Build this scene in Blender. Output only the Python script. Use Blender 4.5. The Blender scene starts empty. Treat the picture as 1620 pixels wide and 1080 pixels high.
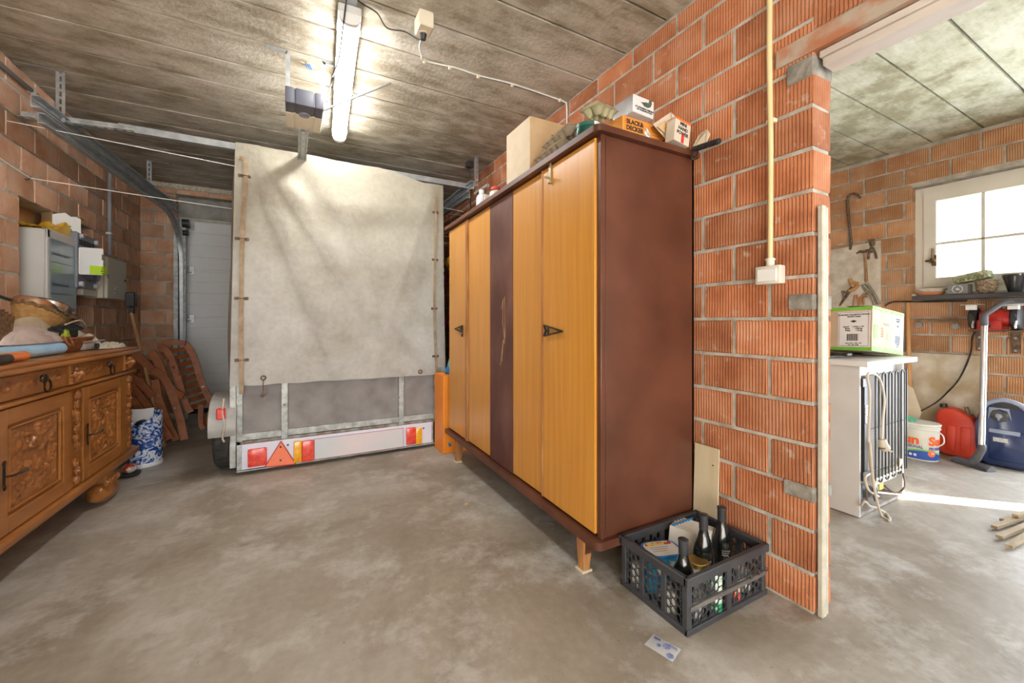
import bpy, bmesh, math, random
from math import pi, sin, cos, tan, atan2, sqrt, radians as R
from mathutils import Vector, Matrix, noise, Euler
random.seed(7)
sc = bpy.context.scene
C = sc.collection

# ------------------------------------------------------------------ camera
H_EYE = 1.05; F_PX = 640.0; YH = 508.0
YAW = math.atan(345/640.0)
cd = bpy.data.cameras.new('camera'); cam = bpy.data.objects.new('camera', cd); C.objects.link(cam)
cam.location = (0, 0, H_EYE); cam.rotation_euler = (R(90), 0, -YAW)
cd.sensor_width = 36; cd.lens = F_PX/1620*36; cd.shift_y = -(540-YH)/1620; cd.clip_start = .02
sc.camera = cam
# ------------------------------------------------------------------ light and exposure
SKY = 3.0; TUBE = 52.0; SUN = 95.0
w = bpy.data.worlds.new('world'); sc.world = w; w.use_nodes = True
bg = w.node_tree.nodes['Background']; bg.inputs[0].default_value = (.90, .96, 1, 1); bg.inputs[1].default_value = SKY
sd = bpy.data.lights.new('sun', 'SUN'); sd.energy = SUN; sd.angle = R(.6); sd.color = (1, .95, .86)
so = bpy.data.objects.new('sun', sd); C.objects.link(so)
SUN_DIR = Vector((-.707*cos(R(28)), .707*cos(R(28)), -sin(R(28))))
so.rotation_euler = SUN_DIR.to_track_quat('-Z', 'Y').to_euler(); so.location = (9, -6, 5)
def area(name, loc, rot, sx, sy, e, col=(1, 1, 1)):
    d = bpy.data.lights.new(name, 'AREA'); d.shape = 'RECTANGLE'; d.size = sx; d.size_y = sy; d.energy = e; d.color = col
    o = bpy.data.objects.new(name, d); C.objects.link(o); o.location = loc; o.rotation_euler = rot; return o
# fill lamp added behind the viewer, and daylight through the workroom's glazed side
area('garage_fill', (-.1, -2.9, 1.35), (R(90), 0, 0), 2.6, 2.1, 108, (1, .98, .95))
area('workroom_daylight', (4.58, -.2, 1.05), (R(90), 0, R(90)), 1.75, 1.9, 140, (.80, .90, 1))
vs = sc.view_settings; vs.view_transform = 'Standard'; vs.look = 'None'; vs.gamma = 1; vs.use_curve_mapping = False
vs.exposure = 0.0
sc.cycles.max_bounces = 8; sc.cycles.diffuse_bounces = 5; sc.cycles.use_denoising = True

# ------------------------------------------------------------------ helpers
_s, _c = sin(YAW), cos(YAW)
def ray(u, v):
    r = (u-810)/F_PX; return Vector((_s+r*_c, _c-r*_s, (YH-v)/F_PX))
def PX(u, v, X): d = ray(u, v); t = X/d.x; return Vector((X, d.y*t, H_EYE+d.z*t))
def PY(u, v, Y): d = ray(u, v); t = Y/d.y; return Vector((d.x*t, Y, H_EYE+d.z*t))
def PZ(u, v, Z): d = ray(u, v); t = (Z-H_EYE)/d.z; return Vector((d.x*t, d.y*t, Z))

MATS = {}
def mat(name, c1, c2=None, rough=.6, metal=0, scale=8, stretch=(1, 1, 1), bump=0, bscale=None, emit=0, trans=0, detail=5,
        rnd=0, contrast=(.35, .65), coat=0, coord='Object', alpha=1, ior=1.45):
    if name in MATS: return MATS[name]
    m = bpy.data.materials.new(name); m.use_nodes = True; nt = m.node_tree; N = nt.nodes; L = nt.links
    b = N['Principled BSDF']; b.inputs['Roughness'].default_value = rough; b.inputs['Metallic'].default_value = metal
    b.inputs['Base Color'].default_value = (*c1, 1); b.inputs['IOR'].default_value = ior
    if coat: b.inputs['Coat Weight'].default_value = coat; b.inputs['Coat Roughness'].default_value = .15
    if trans: b.inputs['Transmission Weight'].default_value = trans
    if alpha < 1: b.inputs['Alpha'].default_value = alpha
    if emit: b.inputs['Emission Color'].default_value = (*c1, 1); b.inputs['Emission Strength'].default_value = emit
    tc = N.new('ShaderNodeTexCoord'); mp = N.new('ShaderNodeMapping'); mp.inputs['Scale'].default_value = stretch
    L.new(tc.outputs[coord], mp.inputs[0])
    if c2 is not None:
        n = N.new('ShaderNodeTexNoise'); n.inputs['Scale'].default_value = scale; n.inputs['Detail'].default_value = detail
        L.new(mp.outputs[0], n.inputs['Vector'])
        rp = N.new('ShaderNodeValToRGB'); rp.color_ramp.elements[0].position = contrast[0]; rp.color_ramp.elements[1].position = contrast[1]
        rp.color_ramp.elements[0].color = (*c1, 1); rp.color_ramp.elements[1].color = (*c2, 1)
        L.new(n.outputs[0], rp.inputs[0]); last = rp.outputs[0]
        if rnd:
            oi = N.new('ShaderNodeObjectInfo'); hs = N.new('ShaderNodeHueSaturation')
            mr = N.new('ShaderNodeMapRange'); mr.inputs[3].default_value = 1-rnd; mr.inputs[4].default_value = 1+rnd
            L.new(oi.outputs['Random'], mr.inputs[0]); L.new(mr.outputs[0], hs.inputs['Value']); L.new(last, hs.inputs['Color']); last = hs.outputs[0]
        L.new(last, b.inputs['Base Color'])
    if bump:
        n2 = N.new('ShaderNodeTexNoise'); n2.inputs['Scale'].default_value = bscale or scale*4; n2.inputs['Detail'].default_value = 6
        L.new(mp.outputs[0], n2.inputs['Vector'])
        bp = N.new('ShaderNodeBump'); bp.inputs['Strength'].default_value = 1; bp.inputs['Distance'].default_value = bump
        L.new(n2.outputs[0], bp.inputs['Height']); L.new(bp.outputs[0], b.inputs['Normal'])
    MATS[name] = m; return m

def brick_mat(name, a, b_, c_, dirt=None):
    m = bpy.data.materials.new(name); m.use_nodes = True; nt = m.node_tree; N = nt.nodes; L = nt.links
    b = N['Principled BSDF']; b.inputs['Roughness'].default_value = .88
    tc = N.new('ShaderNodeTexCoord'); oi = N.new('ShaderNodeObjectInfo')
    add = N.new('ShaderNodeVectorMath'); add.operation = 'ADD'
    sc3 = N.new('ShaderNodeVectorMath'); sc3.operation = 'SCALE'; sc3.inputs[0].default_value = (31, 17, 23)
    L.new(oi.outputs['Random'], sc3.inputs['Scale']); L.new(tc.outputs['Object'], add.inputs[0]); L.new(sc3.outputs[0], add.inputs[1])
    n = N.new('ShaderNodeTexNoise'); n.inputs['Scale'].default_value = 7; n.inputs['Detail'].default_value = 6; L.new(add.outputs[0], n.inputs['Vector'])
    rp = N.new('ShaderNodeValToRGB'); e = rp.color_ramp.elements
    e[0].position = .3; e[0].color = (*a, 1); e[1].position = .72; e[1].color = (*c_, 1); k = e.new(.5); k.color = (*b_, 1)
    L.new(n.outputs[0], rp.inputs[0])
    hs = N.new('ShaderNodeHueSaturation'); mr = N.new('ShaderNodeMapRange'); mr.inputs[3].default_value = .78; mr.inputs[4].default_value = 1.18
    L.new(oi.outputs['Random'], mr.inputs[0]); L.new(mr.outputs[0], hs.inputs['Value']); L.new(rp.outputs[0], hs.inputs['Color'])
    # ribs: x + y so that both the face and the end of the block are ribbed
    sx = N.new('ShaderNodeSeparateXYZ'); L.new(tc.outputs['Object'], sx.inputs[0])
    ad = N.new('ShaderNodeMath'); ad.operation = 'ADD'; L.new(sx.outputs[0], ad.inputs[0]); L.new(sx.outputs[1], ad.inputs[1])
    nz = N.new('ShaderNodeTexNoise'); nz.inputs['Scale'].default_value = 14; L.new(add.outputs[0], nz.inputs['Vector'])
    ml = N.new('ShaderNodeMath'); ml.operation = 'MULTIPLY_ADD'; ml.inputs[1].default_value = .004; L.new(nz.outputs[0], ml.inputs[0]); L.new(ad.outputs[0], ml.inputs[2])
    fr = N.new('ShaderNodeMath'); fr.operation = 'MULTIPLY'; fr.inputs[1].default_value = 2*pi/.0128; L.new(ml.outputs[0], fr.inputs[0])
    si = N.new('ShaderNodeMath'); si.operation = 'SINE'; L.new(fr.outputs[0], si.inputs[0])
    rr = N.new('ShaderNodeMapRange'); rr.inputs[1].default_value = -.95; rr.inputs[2].default_value = -.2; L.new(si.outputs[0], rr.inputs[0])
    n2 = N.new('ShaderNodeTexNoise'); n2.inputs['Scale'].default_value = 160; n2.inputs['Detail'].default_value = 3; L.new(tc.outputs['Object'], n2.inputs['Vector'])
    hm = N.new('ShaderNodeMath'); hm.operation = 'MULTIPLY_ADD'; hm.inputs[1].default_value = .35; L.new(n2.outputs[0], hm.inputs[0]); L.new(rr.outputs[0], hm.inputs[2])
    bp = N.new('ShaderNodeBump'); bp.inputs['Distance'].default_value = .0035; bp.inputs['Strength'].default_value = .9
    L.new(hm.outputs[0], bp.inputs['Height']); L.new(bp.outputs[0], b.inputs['Normal'])
    mx = N.new('ShaderNodeMixRGB'); mx.blend_type = 'MULTIPLY'; mx.inputs[2].default_value = (.62, .50, .44, 1)
    iv = N.new('ShaderNodeMath'); iv.operation = 'MULTIPLY_ADD'; iv.inputs[1].default_value = -.75; iv.inputs[2].default_value = .75; L.new(rr.outputs[0], iv.inputs[0])
    L.new(iv.outputs[0], mx.inputs[0]); L.new(hs.outputs[0], mx.inputs[1])
    # pale lime specks and smears
    n3 = N.new('ShaderNodeTexNoise'); n3.inputs['Scale'].default_value = 22; n3.inputs['Detail'].default_value = 8; L.new(add.outputs[0], n3.inputs['Vector'])
    r3 = N.new('ShaderNodeMapRange'); r3.inputs[1].default_value = .62; r3.inputs[2].default_value = .78; r3.inputs[4].default_value = .55; L.new(n3.outputs[0], r3.inputs[0])
    m3 = N.new('ShaderNodeMixRGB'); m3.inputs[2].default_value = (.62, .55, .46, 1); L.new(r3.outputs[0], m3.inputs[0]); L.new(mx.outputs[0], m3.inputs[1])
    L.new(m3.outputs[0], b.inputs['Base Color'])
    return m

# mesh building --------------------------------------------------------------
def box(bm, x0, x1, y0, y1, z0, z1, bev=0, M=None, seg=1):
    r = bmesh.ops.create_cube(bm, size=1)
    vs_ = r['verts']
    for v in vs_:
        v.co = Vector((x0+(v.co.x+.5)*(x1-x0), y0+(v.co.y+.5)*(y1-y0), z0+(v.co.z+.5)*(z1-z0)))
    if bev:
        es = list({e for v in vs_ for e in v.link_edges})
        bv = bmesh.ops.bevel(bm, geom=es, offset=bev, segments=seg, profile=.5, affect='EDGES')
        vs_ = list({v for f in bv['faces'] for v in f.verts} | {v for v in vs_ if v.is_valid})
    if M is not None:
        for v in vs_:
            if v.is_valid: v.co = M @ v.co
    return vs_
def B(*a, **k):
    bm = bmesh.new(); box(bm, *a, **k); return bm
def frame_of(d):
    d = d.normalized(); a = Vector((0, 0, 1)) if abs(d.z) < .95 else Vector((0, 1, 0))
    x = d.cross(a).normalized(); return x, d.cross(x).normalized()
def cyl(bm, p0, p1, r0, r1=None, n=14, cap=True):
    p0 = Vector(p0); p1 = Vector(p1); r1 = r0 if r1 is None else r1
    x, y = frame_of(p1-p0)
    A = [bm.verts.new(p0+(x*cos(2*pi*i/n)+y*sin(2*pi*i/n))*r0) for i in range(n)]
    D = [bm.verts.new(p1+(x*cos(2*pi*i/n)+y*sin(2*pi*i/n))*r1) for i in range(n)]
    for i in range(n): bm.faces.new((A[i], A[(i+1) % n], D[(i+1) % n], D[i]))
    if cap: bm.faces.new(A[::-1]); bm.faces.new(D)
def tube(bm, pts, r, n=8, closed=False):
    pts = [Vector(p) for p in pts]; rings = []; m = len(pts); px = None
    for i, p in enumerate(pts):
        if closed: d = pts[(i+1) % m]-pts[i-1]
        else: d = pts[min(i+1, m-1)]-pts[max(i-1, 0)]
        d.normalize()
        if px is None: px, _ = frame_of(d)
        px = (px-d*px.dot(d)).normalized(); y = d.cross(px)
        rr = r[i] if isinstance(r, (list, tuple)) else r
        rings.append([bm.verts.new(p+(px*cos(2*pi*k/n)+y*sin(2*pi*k/n))*rr) for k in range(n)])
    for i in range(m if closed else m-1):
        a, b = rings[i], rings[(i+1) % m]
        for k in range(n): bm.faces.new((a[k], a[(k+1) % n], b[(k+1) % n], b[k]))
    if not closed: bm.faces.new(rings[0][::-1]); bm.faces.new(rings[-1])
def smooth_path(pts, k=6):
    P = [Vector(p) for p in pts]; out = []
    for i in range(len(P)-1):
        p0 = P[max(i-1, 0)]; p1 = P[i]; p2 = P[i+1]; p3 = P[min(i+2, len(P)-1)]
        for j in range(k):
            t = j/k; out.append(.5*((2*p1)+(p2-p0)*t+(2*p0-5*p1+4*p2-p3)*t*t+(3*p1-p0-3*p2+p3)*t**3))
    out.append(P[-1]); return out
def sweep(bm, pts, wa, wb, up=(1, 0, 0)):
    """rectangular bar along a path; wa across 'up', wb along 'up'"""
    pts = [Vector(p) for p in pts]; up = Vector(up).normalized(); rings = []; m = len(pts)
    for i, p in enumerate(pts):
        d = (pts[min(i+1, m-1)]-pts[max(i-1, 0)]).normalized(); s = d.cross(up).normalized()
        u2 = s.cross(d).normalized()
        W = wa[i] if isinstance(wa, (list, tuple)) else wa
        rings.append([bm.verts.new(p+s*a*W/2+u2*b*wb/2) for a, b in ((-1, -1), (1, -1), (1, 1), (-1, 1))])
    for i in range(m-1):
        a, b = rings[i], rings[i+1]
        for k in range(4): bm.faces.new((a[k], a[(k+1) % 4], b[(k+1) % 4], b[k]))
    bm.faces.new(rings[0][::-1]); bm.faces.new(rings[-1])
def lathe(bm, prof, n=24, c=(0, 0, 0), M=None):
    c = Vector(c); rings = []
    for r, z in prof:
        rings.append([bm.verts.new(c+Vector((max(r, 1e-4)*cos(2*pi*i/n), max(r, 1e-4)*sin(2*pi*i/n), z))) for i in range(n)])
    for a, b in zip(rings, rings[1:]):
        for i in range(n): bm.faces.new((a[i], a[(i+1) % n], b[(i+1) % n], b[i]))
    if prof[0][0] > 1e-3: bm.faces.new(rings[0][::-1])
    if prof[-1][0] > 1e-3: bm.faces.new(rings[-1])
    if M is not None:
        for rg in rings:
            for v in rg: v.co = M @ v.co
def prism(bm, poly, d, origin=(0, 0, 0), ax=(1, 0, 0), ay=(0, 0, 1)):
    """polygon (a,b) in plane origin + a*ax + b*ay, extruded by vector d"""
    o = Vector(origin); ax = Vector(ax); ay = Vector(ay); d = Vector(d)
    A = [bm.verts.new(o+ax*a+ay*b) for a, b in poly]; D = [bm.verts.new(v.co+d) for v in A]
    n = len(A); bm.faces.new(A); bm.faces.new(D[::-1])
    for i in range(n): bm.faces.new((A[i], D[i], D[(i+1) % n], A[(i+1) % n]))
def grid(bm, nu, nv, f):
    V = [[bm.verts.new(f(i/nu, j/nv)) for j in range(nv+1)] for i in range(nu+1)]
    for i in range(nu):
        for j in range(nv): bm.faces.new((V[i][j], V[i+1][j], V[i+1][j+1], V[i][j+1]))
    return V
def blob(bm, c, s, seed=0, amp=.15, freq=3, flat=None, n=20, rot=0):
    c = Vector(c); s = Vector(s); r = bmesh.ops.create_uvsphere(bm, u_segments=n*2, v_segments=n, radius=1)
    Mr = Matrix.Rotation(rot, 3, 'Z')
    for v in r['verts']:
        p = v.co.copy(); k = noise.noise(p*freq+Vector((seed*7.1, seed*3.3, seed)))
        k2 = abs(noise.noise(p*freq*2.3+Vector((seed, 5, seed*2))))
        q = p*(1+amp*k*2-amp*k2); q = Vector((q.x*s.x, q.y*s.y, q.z*s.z))
        if flat is not None and q.z < -flat: q.z = -flat
        v.co = c+Mr @ q

def obj(name, bm, m, parent=None, kind=None, smooth=None, label=None, mesh=None):
    if mesh is None:
        mesh = bpy.data.meshes.new(name)
        bmesh.ops.recalc_face_normals(bm, faces=bm.faces)
        ang = R(35) if smooth is None else smooth
        if ang:
            for f in bm.faces: f.smooth = True
            for e in bm.edges:
                if len(e.link_faces) == 2 and e.calc_face_angle(0) > ang: e.smooth = False
        if parent is not None and parent.name in WORLD:
            bm.transform(WORLD[parent.name])
        bm.to_mesh(mesh); bm.free(); mesh.materials.append(m)
    o = bpy.data.objects.new(name, mesh); C.objects.link(o)
    if parent is not None:
        o.parent = parent
        if parent.name in WORLD: WORLD[o.name] = WORLD[parent.name]
    if kind: o['kind'] = kind
    if label: o['label'] = label
    return o
WORLD = {}
def tag(o, label, cat, group=None, kind=None):
    o['label'] = label; o['category'] = cat
    if group: o['group'] = group
    if kind: o['kind'] = kind
    return o
def thing(name, label, cat, loc=(0, 0, 0), rz=0, group=None, world=True):
    """an Empty at the thing's base; world=True: its parts' meshes are given in world coordinates"""
    o = bpy.data.objects.new(name, None); C.objects.link(o); o.empty_display_size = .1
    o.location = loc; o.rotation_euler = (0, 0, rz)
    if world: WORLD[o.name] = (Matrix.Translation(Vector(loc)) @ Matrix.Rotation(rz, 4, 'Z')).inverted()
    return tag(o, label, cat, group)
def single(name, bm, m, label, cat, group=None, base=None, smooth=None):
    """a thing that is one mesh; origin moved to its base"""
    if base is None:
        n = len(bm.verts); xs = [v.co.x for v in bm.verts]; ys = [v.co.y for v in bm.verts]; zs = [v.co.z for v in bm.verts]
        base = ((min(xs)+max(xs))/2, (min(ys)+max(ys))/2, min(zs))
    bm.transform(Matrix.Translation(-Vector(base)))
    o = obj(name, bm, m, smooth=smooth); o.location = base
    WORLD[o.name] = Matrix.Translation(-Vector(base))
    return tag(o, label, cat, group)
def struct(name, bm, m, parent=None, smooth=None):
    return obj(name, bm, m, parent, kind=None if parent else 'structure', smooth=smooth)
def text(name, s, size, m, parent, M, align='CENTER', depth=.0004, bend=None, bold=0, spacing=1, sx=1):
    cu = bpy.data.curves.new('lettering', 'FONT'); cu.body = s; cu.size = size; cu.align_x = align; cu.align_y = 'CENTER'; cu.extrude = depth
    cu.offset = bold; cu.space_character = spacing; cu.resolution_u = 3
    o = bpy.data.objects.new('tmp_lettering', cu); me = bpy.data.meshes.new_from_object(o); bpy.data.objects.remove(o); me.name = 'lettering'
    bm = bmesh.new(); bm.from_mesh(me)
    if sx != 1: bm.transform(Matrix.Diagonal((sx, 1, 1, 1)))
    if bend: 
        for v in bm.verts: v.co = bend(v.co)
    else: bm.transform(M)
    for q in list(bpy.data.curves):
        if q == cu: bpy.data.curves.remove(q)
    return obj(name, bm, m, parent, smooth=0)
def MT(o, ax, ay):
    """matrix: local x -> ax, local y -> ay, normal = ax x ay"""
    ax = Vector(ax).normalized(); ay = Vector(ay).normalized(); az = ax.cross(ay).normalized(); ay = az.cross(ax)
    m = Matrix((ax, ay, az)).transposed().to_4x4(); m.translation = Vector(o); return m

# ------------------------------------------------------------------ materials
m_brickR = brick_mat('red_clay_block', (.39, .13, .052), (.53, .20, .088), (.61, .285, .16))
m_brickL = brick_mat('pale_clay_block', (.60, .31, .175), (.72, .43, .27), (.76, .53, .39))
m_brickW = brick_mat('orange_clay_block', (.54, .26, .12), (.62, .34, .18), (.68, .42, .25))
m_mortar = mat('mortar', (.33, .30, .25), (.52, .49, .44), .95, scale=14, bump=.004, bscale=60)
m_ceil = mat('stained_concrete_slab', (.21, .175, .125), (.47, .43, .355), .9, scale=5.5, stretch=(.55, 1.6, 1), bump=.002, bscale=35, detail=9, contrast=(.38, .6), coord='Generated')
def slab_mat(name, cs, sc1, st):
    m = bpy.data.materials.new(name); m.use_nodes = True; nt = m.node_tree; N = nt.nodes; L = nt.links
    b = N['Principled BSDF']; b.inputs['Roughness'].default_value = .9
    g = N.new('ShaderNodeNewGeometry'); mp = N.new('ShaderNodeMapping'); mp.inputs['Scale'].default_value = st; L.new(g.outputs['Position'], mp.inputs[0])
    n = N.new('ShaderNodeTexNoise'); n.inputs['Scale'].default_value = sc1; n.inputs['Detail'].default_value = 9; n.inputs['Roughness'].default_value = .68; L.new(mp.outputs[0], n.inputs['Vector'])
    nb = N.new('ShaderNodeTexNoise'); nb.inputs['Scale'].default_value = 1.1; nb.inputs['Detail'].default_value = 3; L.new(g.outputs['Position'], nb.inputs['Vector'])
    ma = N.new('ShaderNodeMath'); ma.operation = 'MULTIPLY_ADD'; ma.inputs[1].default_value = .5; L.new(nb.outputs[0], ma.inputs[0]); L.new(n.outputs[0], ma.inputs[2])
    sb = N.new('ShaderNodeMath'); sb.operation = 'SUBTRACT'; sb.inputs[1].default_value = .25; L.new(ma.outputs[0], sb.inputs[0])
    rp = N.new('ShaderNodeValToRGB'); e = rp.color_ramp.elements
    e[0].position = .37; e[0].color = (*cs[0], 1); e[1].position = .65; e[1].color = (*cs[2], 1); k = e.new(.5); k.color = (*cs[1], 1)
    L.new(sb.outputs[0], rp.inputs[0])
    mw = N.new('ShaderNodeMapping'); mw.inputs['Scale'].default_value = (st[0]*1.2, st[1]*4.2, 1); L.new(g.outputs['Position'], mw.inputs[0])
    nf = N.new('ShaderNodeTexNoise'); nf.inputs['Scale'].default_value = sc1*2.6; nf.inputs['Detail'].default_value = 6; L.new(mw.outputs[0], nf.inputs['Vector'])
    r2 = N.new('ShaderNodeMapRange'); r2.inputs[3].default_value = .78; r2.inputs[4].default_value = 1.2; L.new(nf.outputs[0], r2.inputs[0])
    hs = N.new('ShaderNodeHueSaturation'); L.new(r2.outputs[0], hs.inputs['Value']); L.new(rp.outputs[0], hs.inputs['Color']); L.new(hs.outputs[0], b.inputs['Base Color'])
    n2 = N.new('ShaderNodeTexNoise'); n2.inputs['Scale'].default_value = 45; n2.inputs['Detail'].default_value = 8; L.new(g.outputs['Position'], n2.inputs['Vector'])
    bp = N.new('ShaderNodeBump'); bp.inputs['Distance'].default_value = .004; L.new(n2.outputs[0], bp.inputs['Height']); L.new(bp.outputs[0], b.inputs['Normal'])
    return m
m_ceil = slab_mat('stained_concrete_slab', ((.27, .23, .165), (.42, .38, .305), (.57, .535, .465)), 4.4, (.85, 2.0, 1))
m_ceil2 = slab_mat('pale_mottled_slab', ((.30, .27, .17), (.47, .45, .33), (.58, .56, .45)), 4.2, (1, 1.3, 1))
def floor_mat():
    m = bpy.data.materials.new('worn_concrete_floor'); m.use_nodes = True; nt = m.node_tree; N = nt.nodes; L = nt.links
    b = N['Principled BSDF']
    g = N.new('ShaderNodeNewGeometry')
    n = N.new('ShaderNodeTexNoise'); n.inputs['Scale'].default_value = 1.05; n.inputs['Detail'].default_value = 10; n.inputs['Roughness'].default_value = .6; n.inputs['Distortion'].default_value = .6; L.new(g.outputs['Position'], n.inputs['Vector'])
    rp = N.new('ShaderNodeValToRGB'); e = rp.color_ramp.elements
    e[0].position = .32; e[0].color = (.205, .165, .12, 1); e[1].position = .68; e[1].color = (.45, .425, .38, 1); k = e.new(.5); k.color = (.325, .285, .235, 1)
    L.new(n.outputs[0], rp.inputs[0])
    nf = N.new('ShaderNodeTexNoise'); nf.inputs['Scale'].default_value = 28; nf.inputs['Detail'].default_value = 8; L.new(g.outputs['Position'], nf.inputs['Vector'])
    r2 = N.new('ShaderNodeMapRange'); r2.inputs[3].default_value = .8; r2.inputs[4].default_value = 1.2; L.new(nf.outputs[0], r2.inputs[0])
    hs = N.new('ShaderNodeHueSaturation'); L.new(r2.outputs[0], hs.inputs['Value']); L.new(rp.outputs[0], hs.inputs['Color'])
    ns = N.new('ShaderNodeTexNoise'); ns.inputs['Scale'].default_value = 60; ns.inputs['Detail'].default_value = 2; L.new(g.outputs['Position'], ns.inputs['Vector'])
    r3 = N.new('ShaderNodeMapRange'); r3.inputs[1].default_value = .70; r3.inputs[2].default_value = .78; r3.inputs[4].default_value = .6; L.new(ns.outputs[0], r3.inputs[0])
    mx = N.new('ShaderNodeMixRGB'); mx.inputs[2].default_value = (.10, .075, .05, 1); L.new(r3.outputs[0], mx.inputs[0]); L.new(hs.outputs[0], mx.inputs[1])
    # worn pale patches left by traffic
    nw = N.new('ShaderNodeTexNoise'); nw.inputs['Scale'].default_value = 3.1; nw.inputs['Detail'].default_value = 12; nw.inputs['Roughness'].default_value = .72; L.new(g.outputs['Position'], nw.inputs['Vector'])
    r4 = N.new('ShaderNodeMapRange'); r4.inputs[1].default_value = .50; r4.inputs[2].default_value = .66; r4.inputs[4].default_value = .75; L.new(nw.outputs[0], r4.inputs[0])
    m4 = N.new('ShaderNodeMixRGB'); m4.inputs[2].default_value = (.54, .53, .51, 1); L.new(r4.outputs[0], m4.inputs[0]); L.new(mx.outputs[0], m4.inputs[1])
    L.new(m4.outputs[0], b.inputs['Base Color'])
    rr = N.new('ShaderNodeMapRange'); rr.inputs[3].default_value = .62; rr.inputs[4].default_value = .38; L.new(nw.outputs[0], rr.inputs[0]); L.new(rr.outputs[0], b.inputs['Roughness'])
    bp = N.new('ShaderNodeBump'); bp.inputs['Distance'].default_value = .002; L.new(nf.outputs[0], bp.inputs['Height']); L.new(bp.outputs[0], b.inputs['Normal'])
    return m
m_floor = floor_mat()
m_zinc = mat('galvanised_steel', (.36, .39, .41), (.56, .58, .59), .42, .75, scale=18, contrast=(.3, .7))
m_zincd = mat('weathered_galvanised_steel', (.30, .31, .30), (.52, .54, .53), .55, .55, scale=22, bump=.0006)
m_rustz = mat('rusty_galvanised_steel', (.30, .20, .13), (.46, .46, .44), .6, .4, scale=16)
m_white = mat('white_plastic', (.78, .78, .76), (.83, .83, .81), .4, scale=5)
m_cream = mat('cream_plastic', (.70, .62, .48), (.76, .69, .55), .45, scale=5)
m_grey = mat('grey_plastic', (.20, .21, .25), (.25, .26, .30), .45, scale=5)
m_black = mat('black_plastic', (.018, .018, .02), (.035, .035, .037), .45, scale=9)
m_rubber = mat('black_rubber', (.02, .02, .02), (.045, .043, .04), .8, scale=30, bump=.001)
m_chrome = mat('chromed_steel', (.75, .75, .76), None, .15, 1)
m_dkmetal = mat('dark_iron', (.04, .035, .03), (.10, .085, .07), .5, .7, scale=25)
m_oak = mat('honey_oak', (.27, .10, .022), (.41, .17, .045), .36, scale=6, stretch=(3, .5, 3), bump=.0012, bscale=30, coat=.25, contrast=(.3, .7))
m_oakc = mat('carved_oak', (.23, .08, .018), (.38, .15, .04), .34, scale=18, bump=.004, bscale=26, coat=.3)
m_yel = mat('yellow_teak_veneer', (.53, .225, .03), (.62, .285, .045), .28, scale=5, stretch=(6, 9, .35), bump=.0002, coat=.3, contrast=(.3, .7))
m_maroon = mat('maroon_painted_wood', (.082, .027, .014), (.130, .045, .025), .42, scale=4, bump=.0006, bscale=20, coat=.15)
m_maroonw = mat('worn_maroon_panel', (.085, .028, .022), (.19, .085, .068), .5, scale=4, stretch=(1, 1, .6), bump=.0006, bscale=20, contrast=(.4, .75))
m_oldwood = mat('worn_orange_wood', (.28, .10, .03), (.48, .24, .09), .5, scale=9, stretch=(3, 3, .4), bump=.001)
m_card = mat('cardboard', (.50, .34, .18), (.57, .40, .23), .85, scale=10)
m_cardp = mat('pale_cardboard_side', (.60, .50, .36), (.66, .56, .42), .85, scale=10)
m_ply = mat('pale_plywood', (.56, .46, .30), (.66, .57, .41), .7, scale=5, stretch=(3, 3, .5))
m_tarp = None
m_paint = mat('flaking_cream_paint', (.44, .40, .32), (.56, .52, .44), .7, scale=20, bump=.0006)
m_greyply = mat('weathered_grey_ply', (.22, .205, .205), (.30, .285, .285), .75, scale=7, bump=.0008)
m_teak = mat('oiled_teak', (.22, .065, .022), (.34, .115, .04), .5, scale=7, stretch=(2, 2, 2), bump=.0006)
m_ink = mat('black_ink', (.03, .03, .03), None, .7)
m_inkbrown = mat('brown_ink', (.16, .10, .06), None, .8)
m_paper = mat('white_paper', (.74, .74, .76), (.80, .80, .80), .7, scale=8)
m_orange = mat('orange_paint', (.80, .24, .02), (.84, .28, .03), .45, scale=5)

# ------------------------------------------------------------------ structure
XL, XR, XR2, XW = -1.42, 1.632, 1.752, 4.68
ZC = 2.54; YE = .76; YB = 5.6
floor = struct('floor', B(-1.7, 5.6, -3.4, 6.4, -.12, 0), m_floor)
# bricks of a wall ---------------------------------------------------------
BR = {}
def brick_mesh(L_, h_, t_, m, vi):
    key = (round(L_, 3), round(h_, 3), round(t_, 3), m.name, vi)
    if key in BR: return BR[key]
    bm = bmesh.new(); box(bm, -L_/2, L_/2, -t_/2, t_/2, -h_/2, h_/2, bev=.004)
    rn = random.Random(hash((round(L_, 3), vi)) & 0xffff)
    for v in bm.verts: v.co += Vector((rn.uniform(-1, 1), rn.uniform(-1, 1)*.6, rn.uniform(-1, 1)))*.0018
    bmesh.ops.recalc_face_normals(bm, faces=bm.faces)
    me = bpy.data.meshes.new('brick'); bm.to_mesh(me); bm.free(); me.materials.append(m); BR[key] = me; return me
def place_brick(parent, axis, a0, a1, z0, z1, d0, d1, m, jt=.0145, e0=False, e1=False):
    """axis 'y': wall runs along y, thickness d0..d1 in x.  axis 'x': the other way round"""
    if e0: a0 -= jt/2
    if e1: a1 += jt/2
    L_ = a1-a0-jt; h_ = z1-z0-jt
    if L_ < .02 or h_ < .02: return
    me = brick_mesh(round(L_, 3), round(h_, 3), round(abs(d1-d0), 3), m, random.randint(0, 2))
    o = bpy.data.objects.new('brick', me); C.objects.link(o); o.parent = parent
    dj = random.uniform(-.0015, .0015)
    if axis == 'y': o.location = ((d0+d1)/2+dj, (a0+a1)/2, (z0+z1)/2); o.rotation_euler = (0, random.uniform(-.003, .003), pi/2)
    else: o.location = ((a0+a1)/2, (d0+d1)/2+dj, (z0+z1)/2); o.rotation_euler = (0, random.uniform(-.003, .003), 0)
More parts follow.
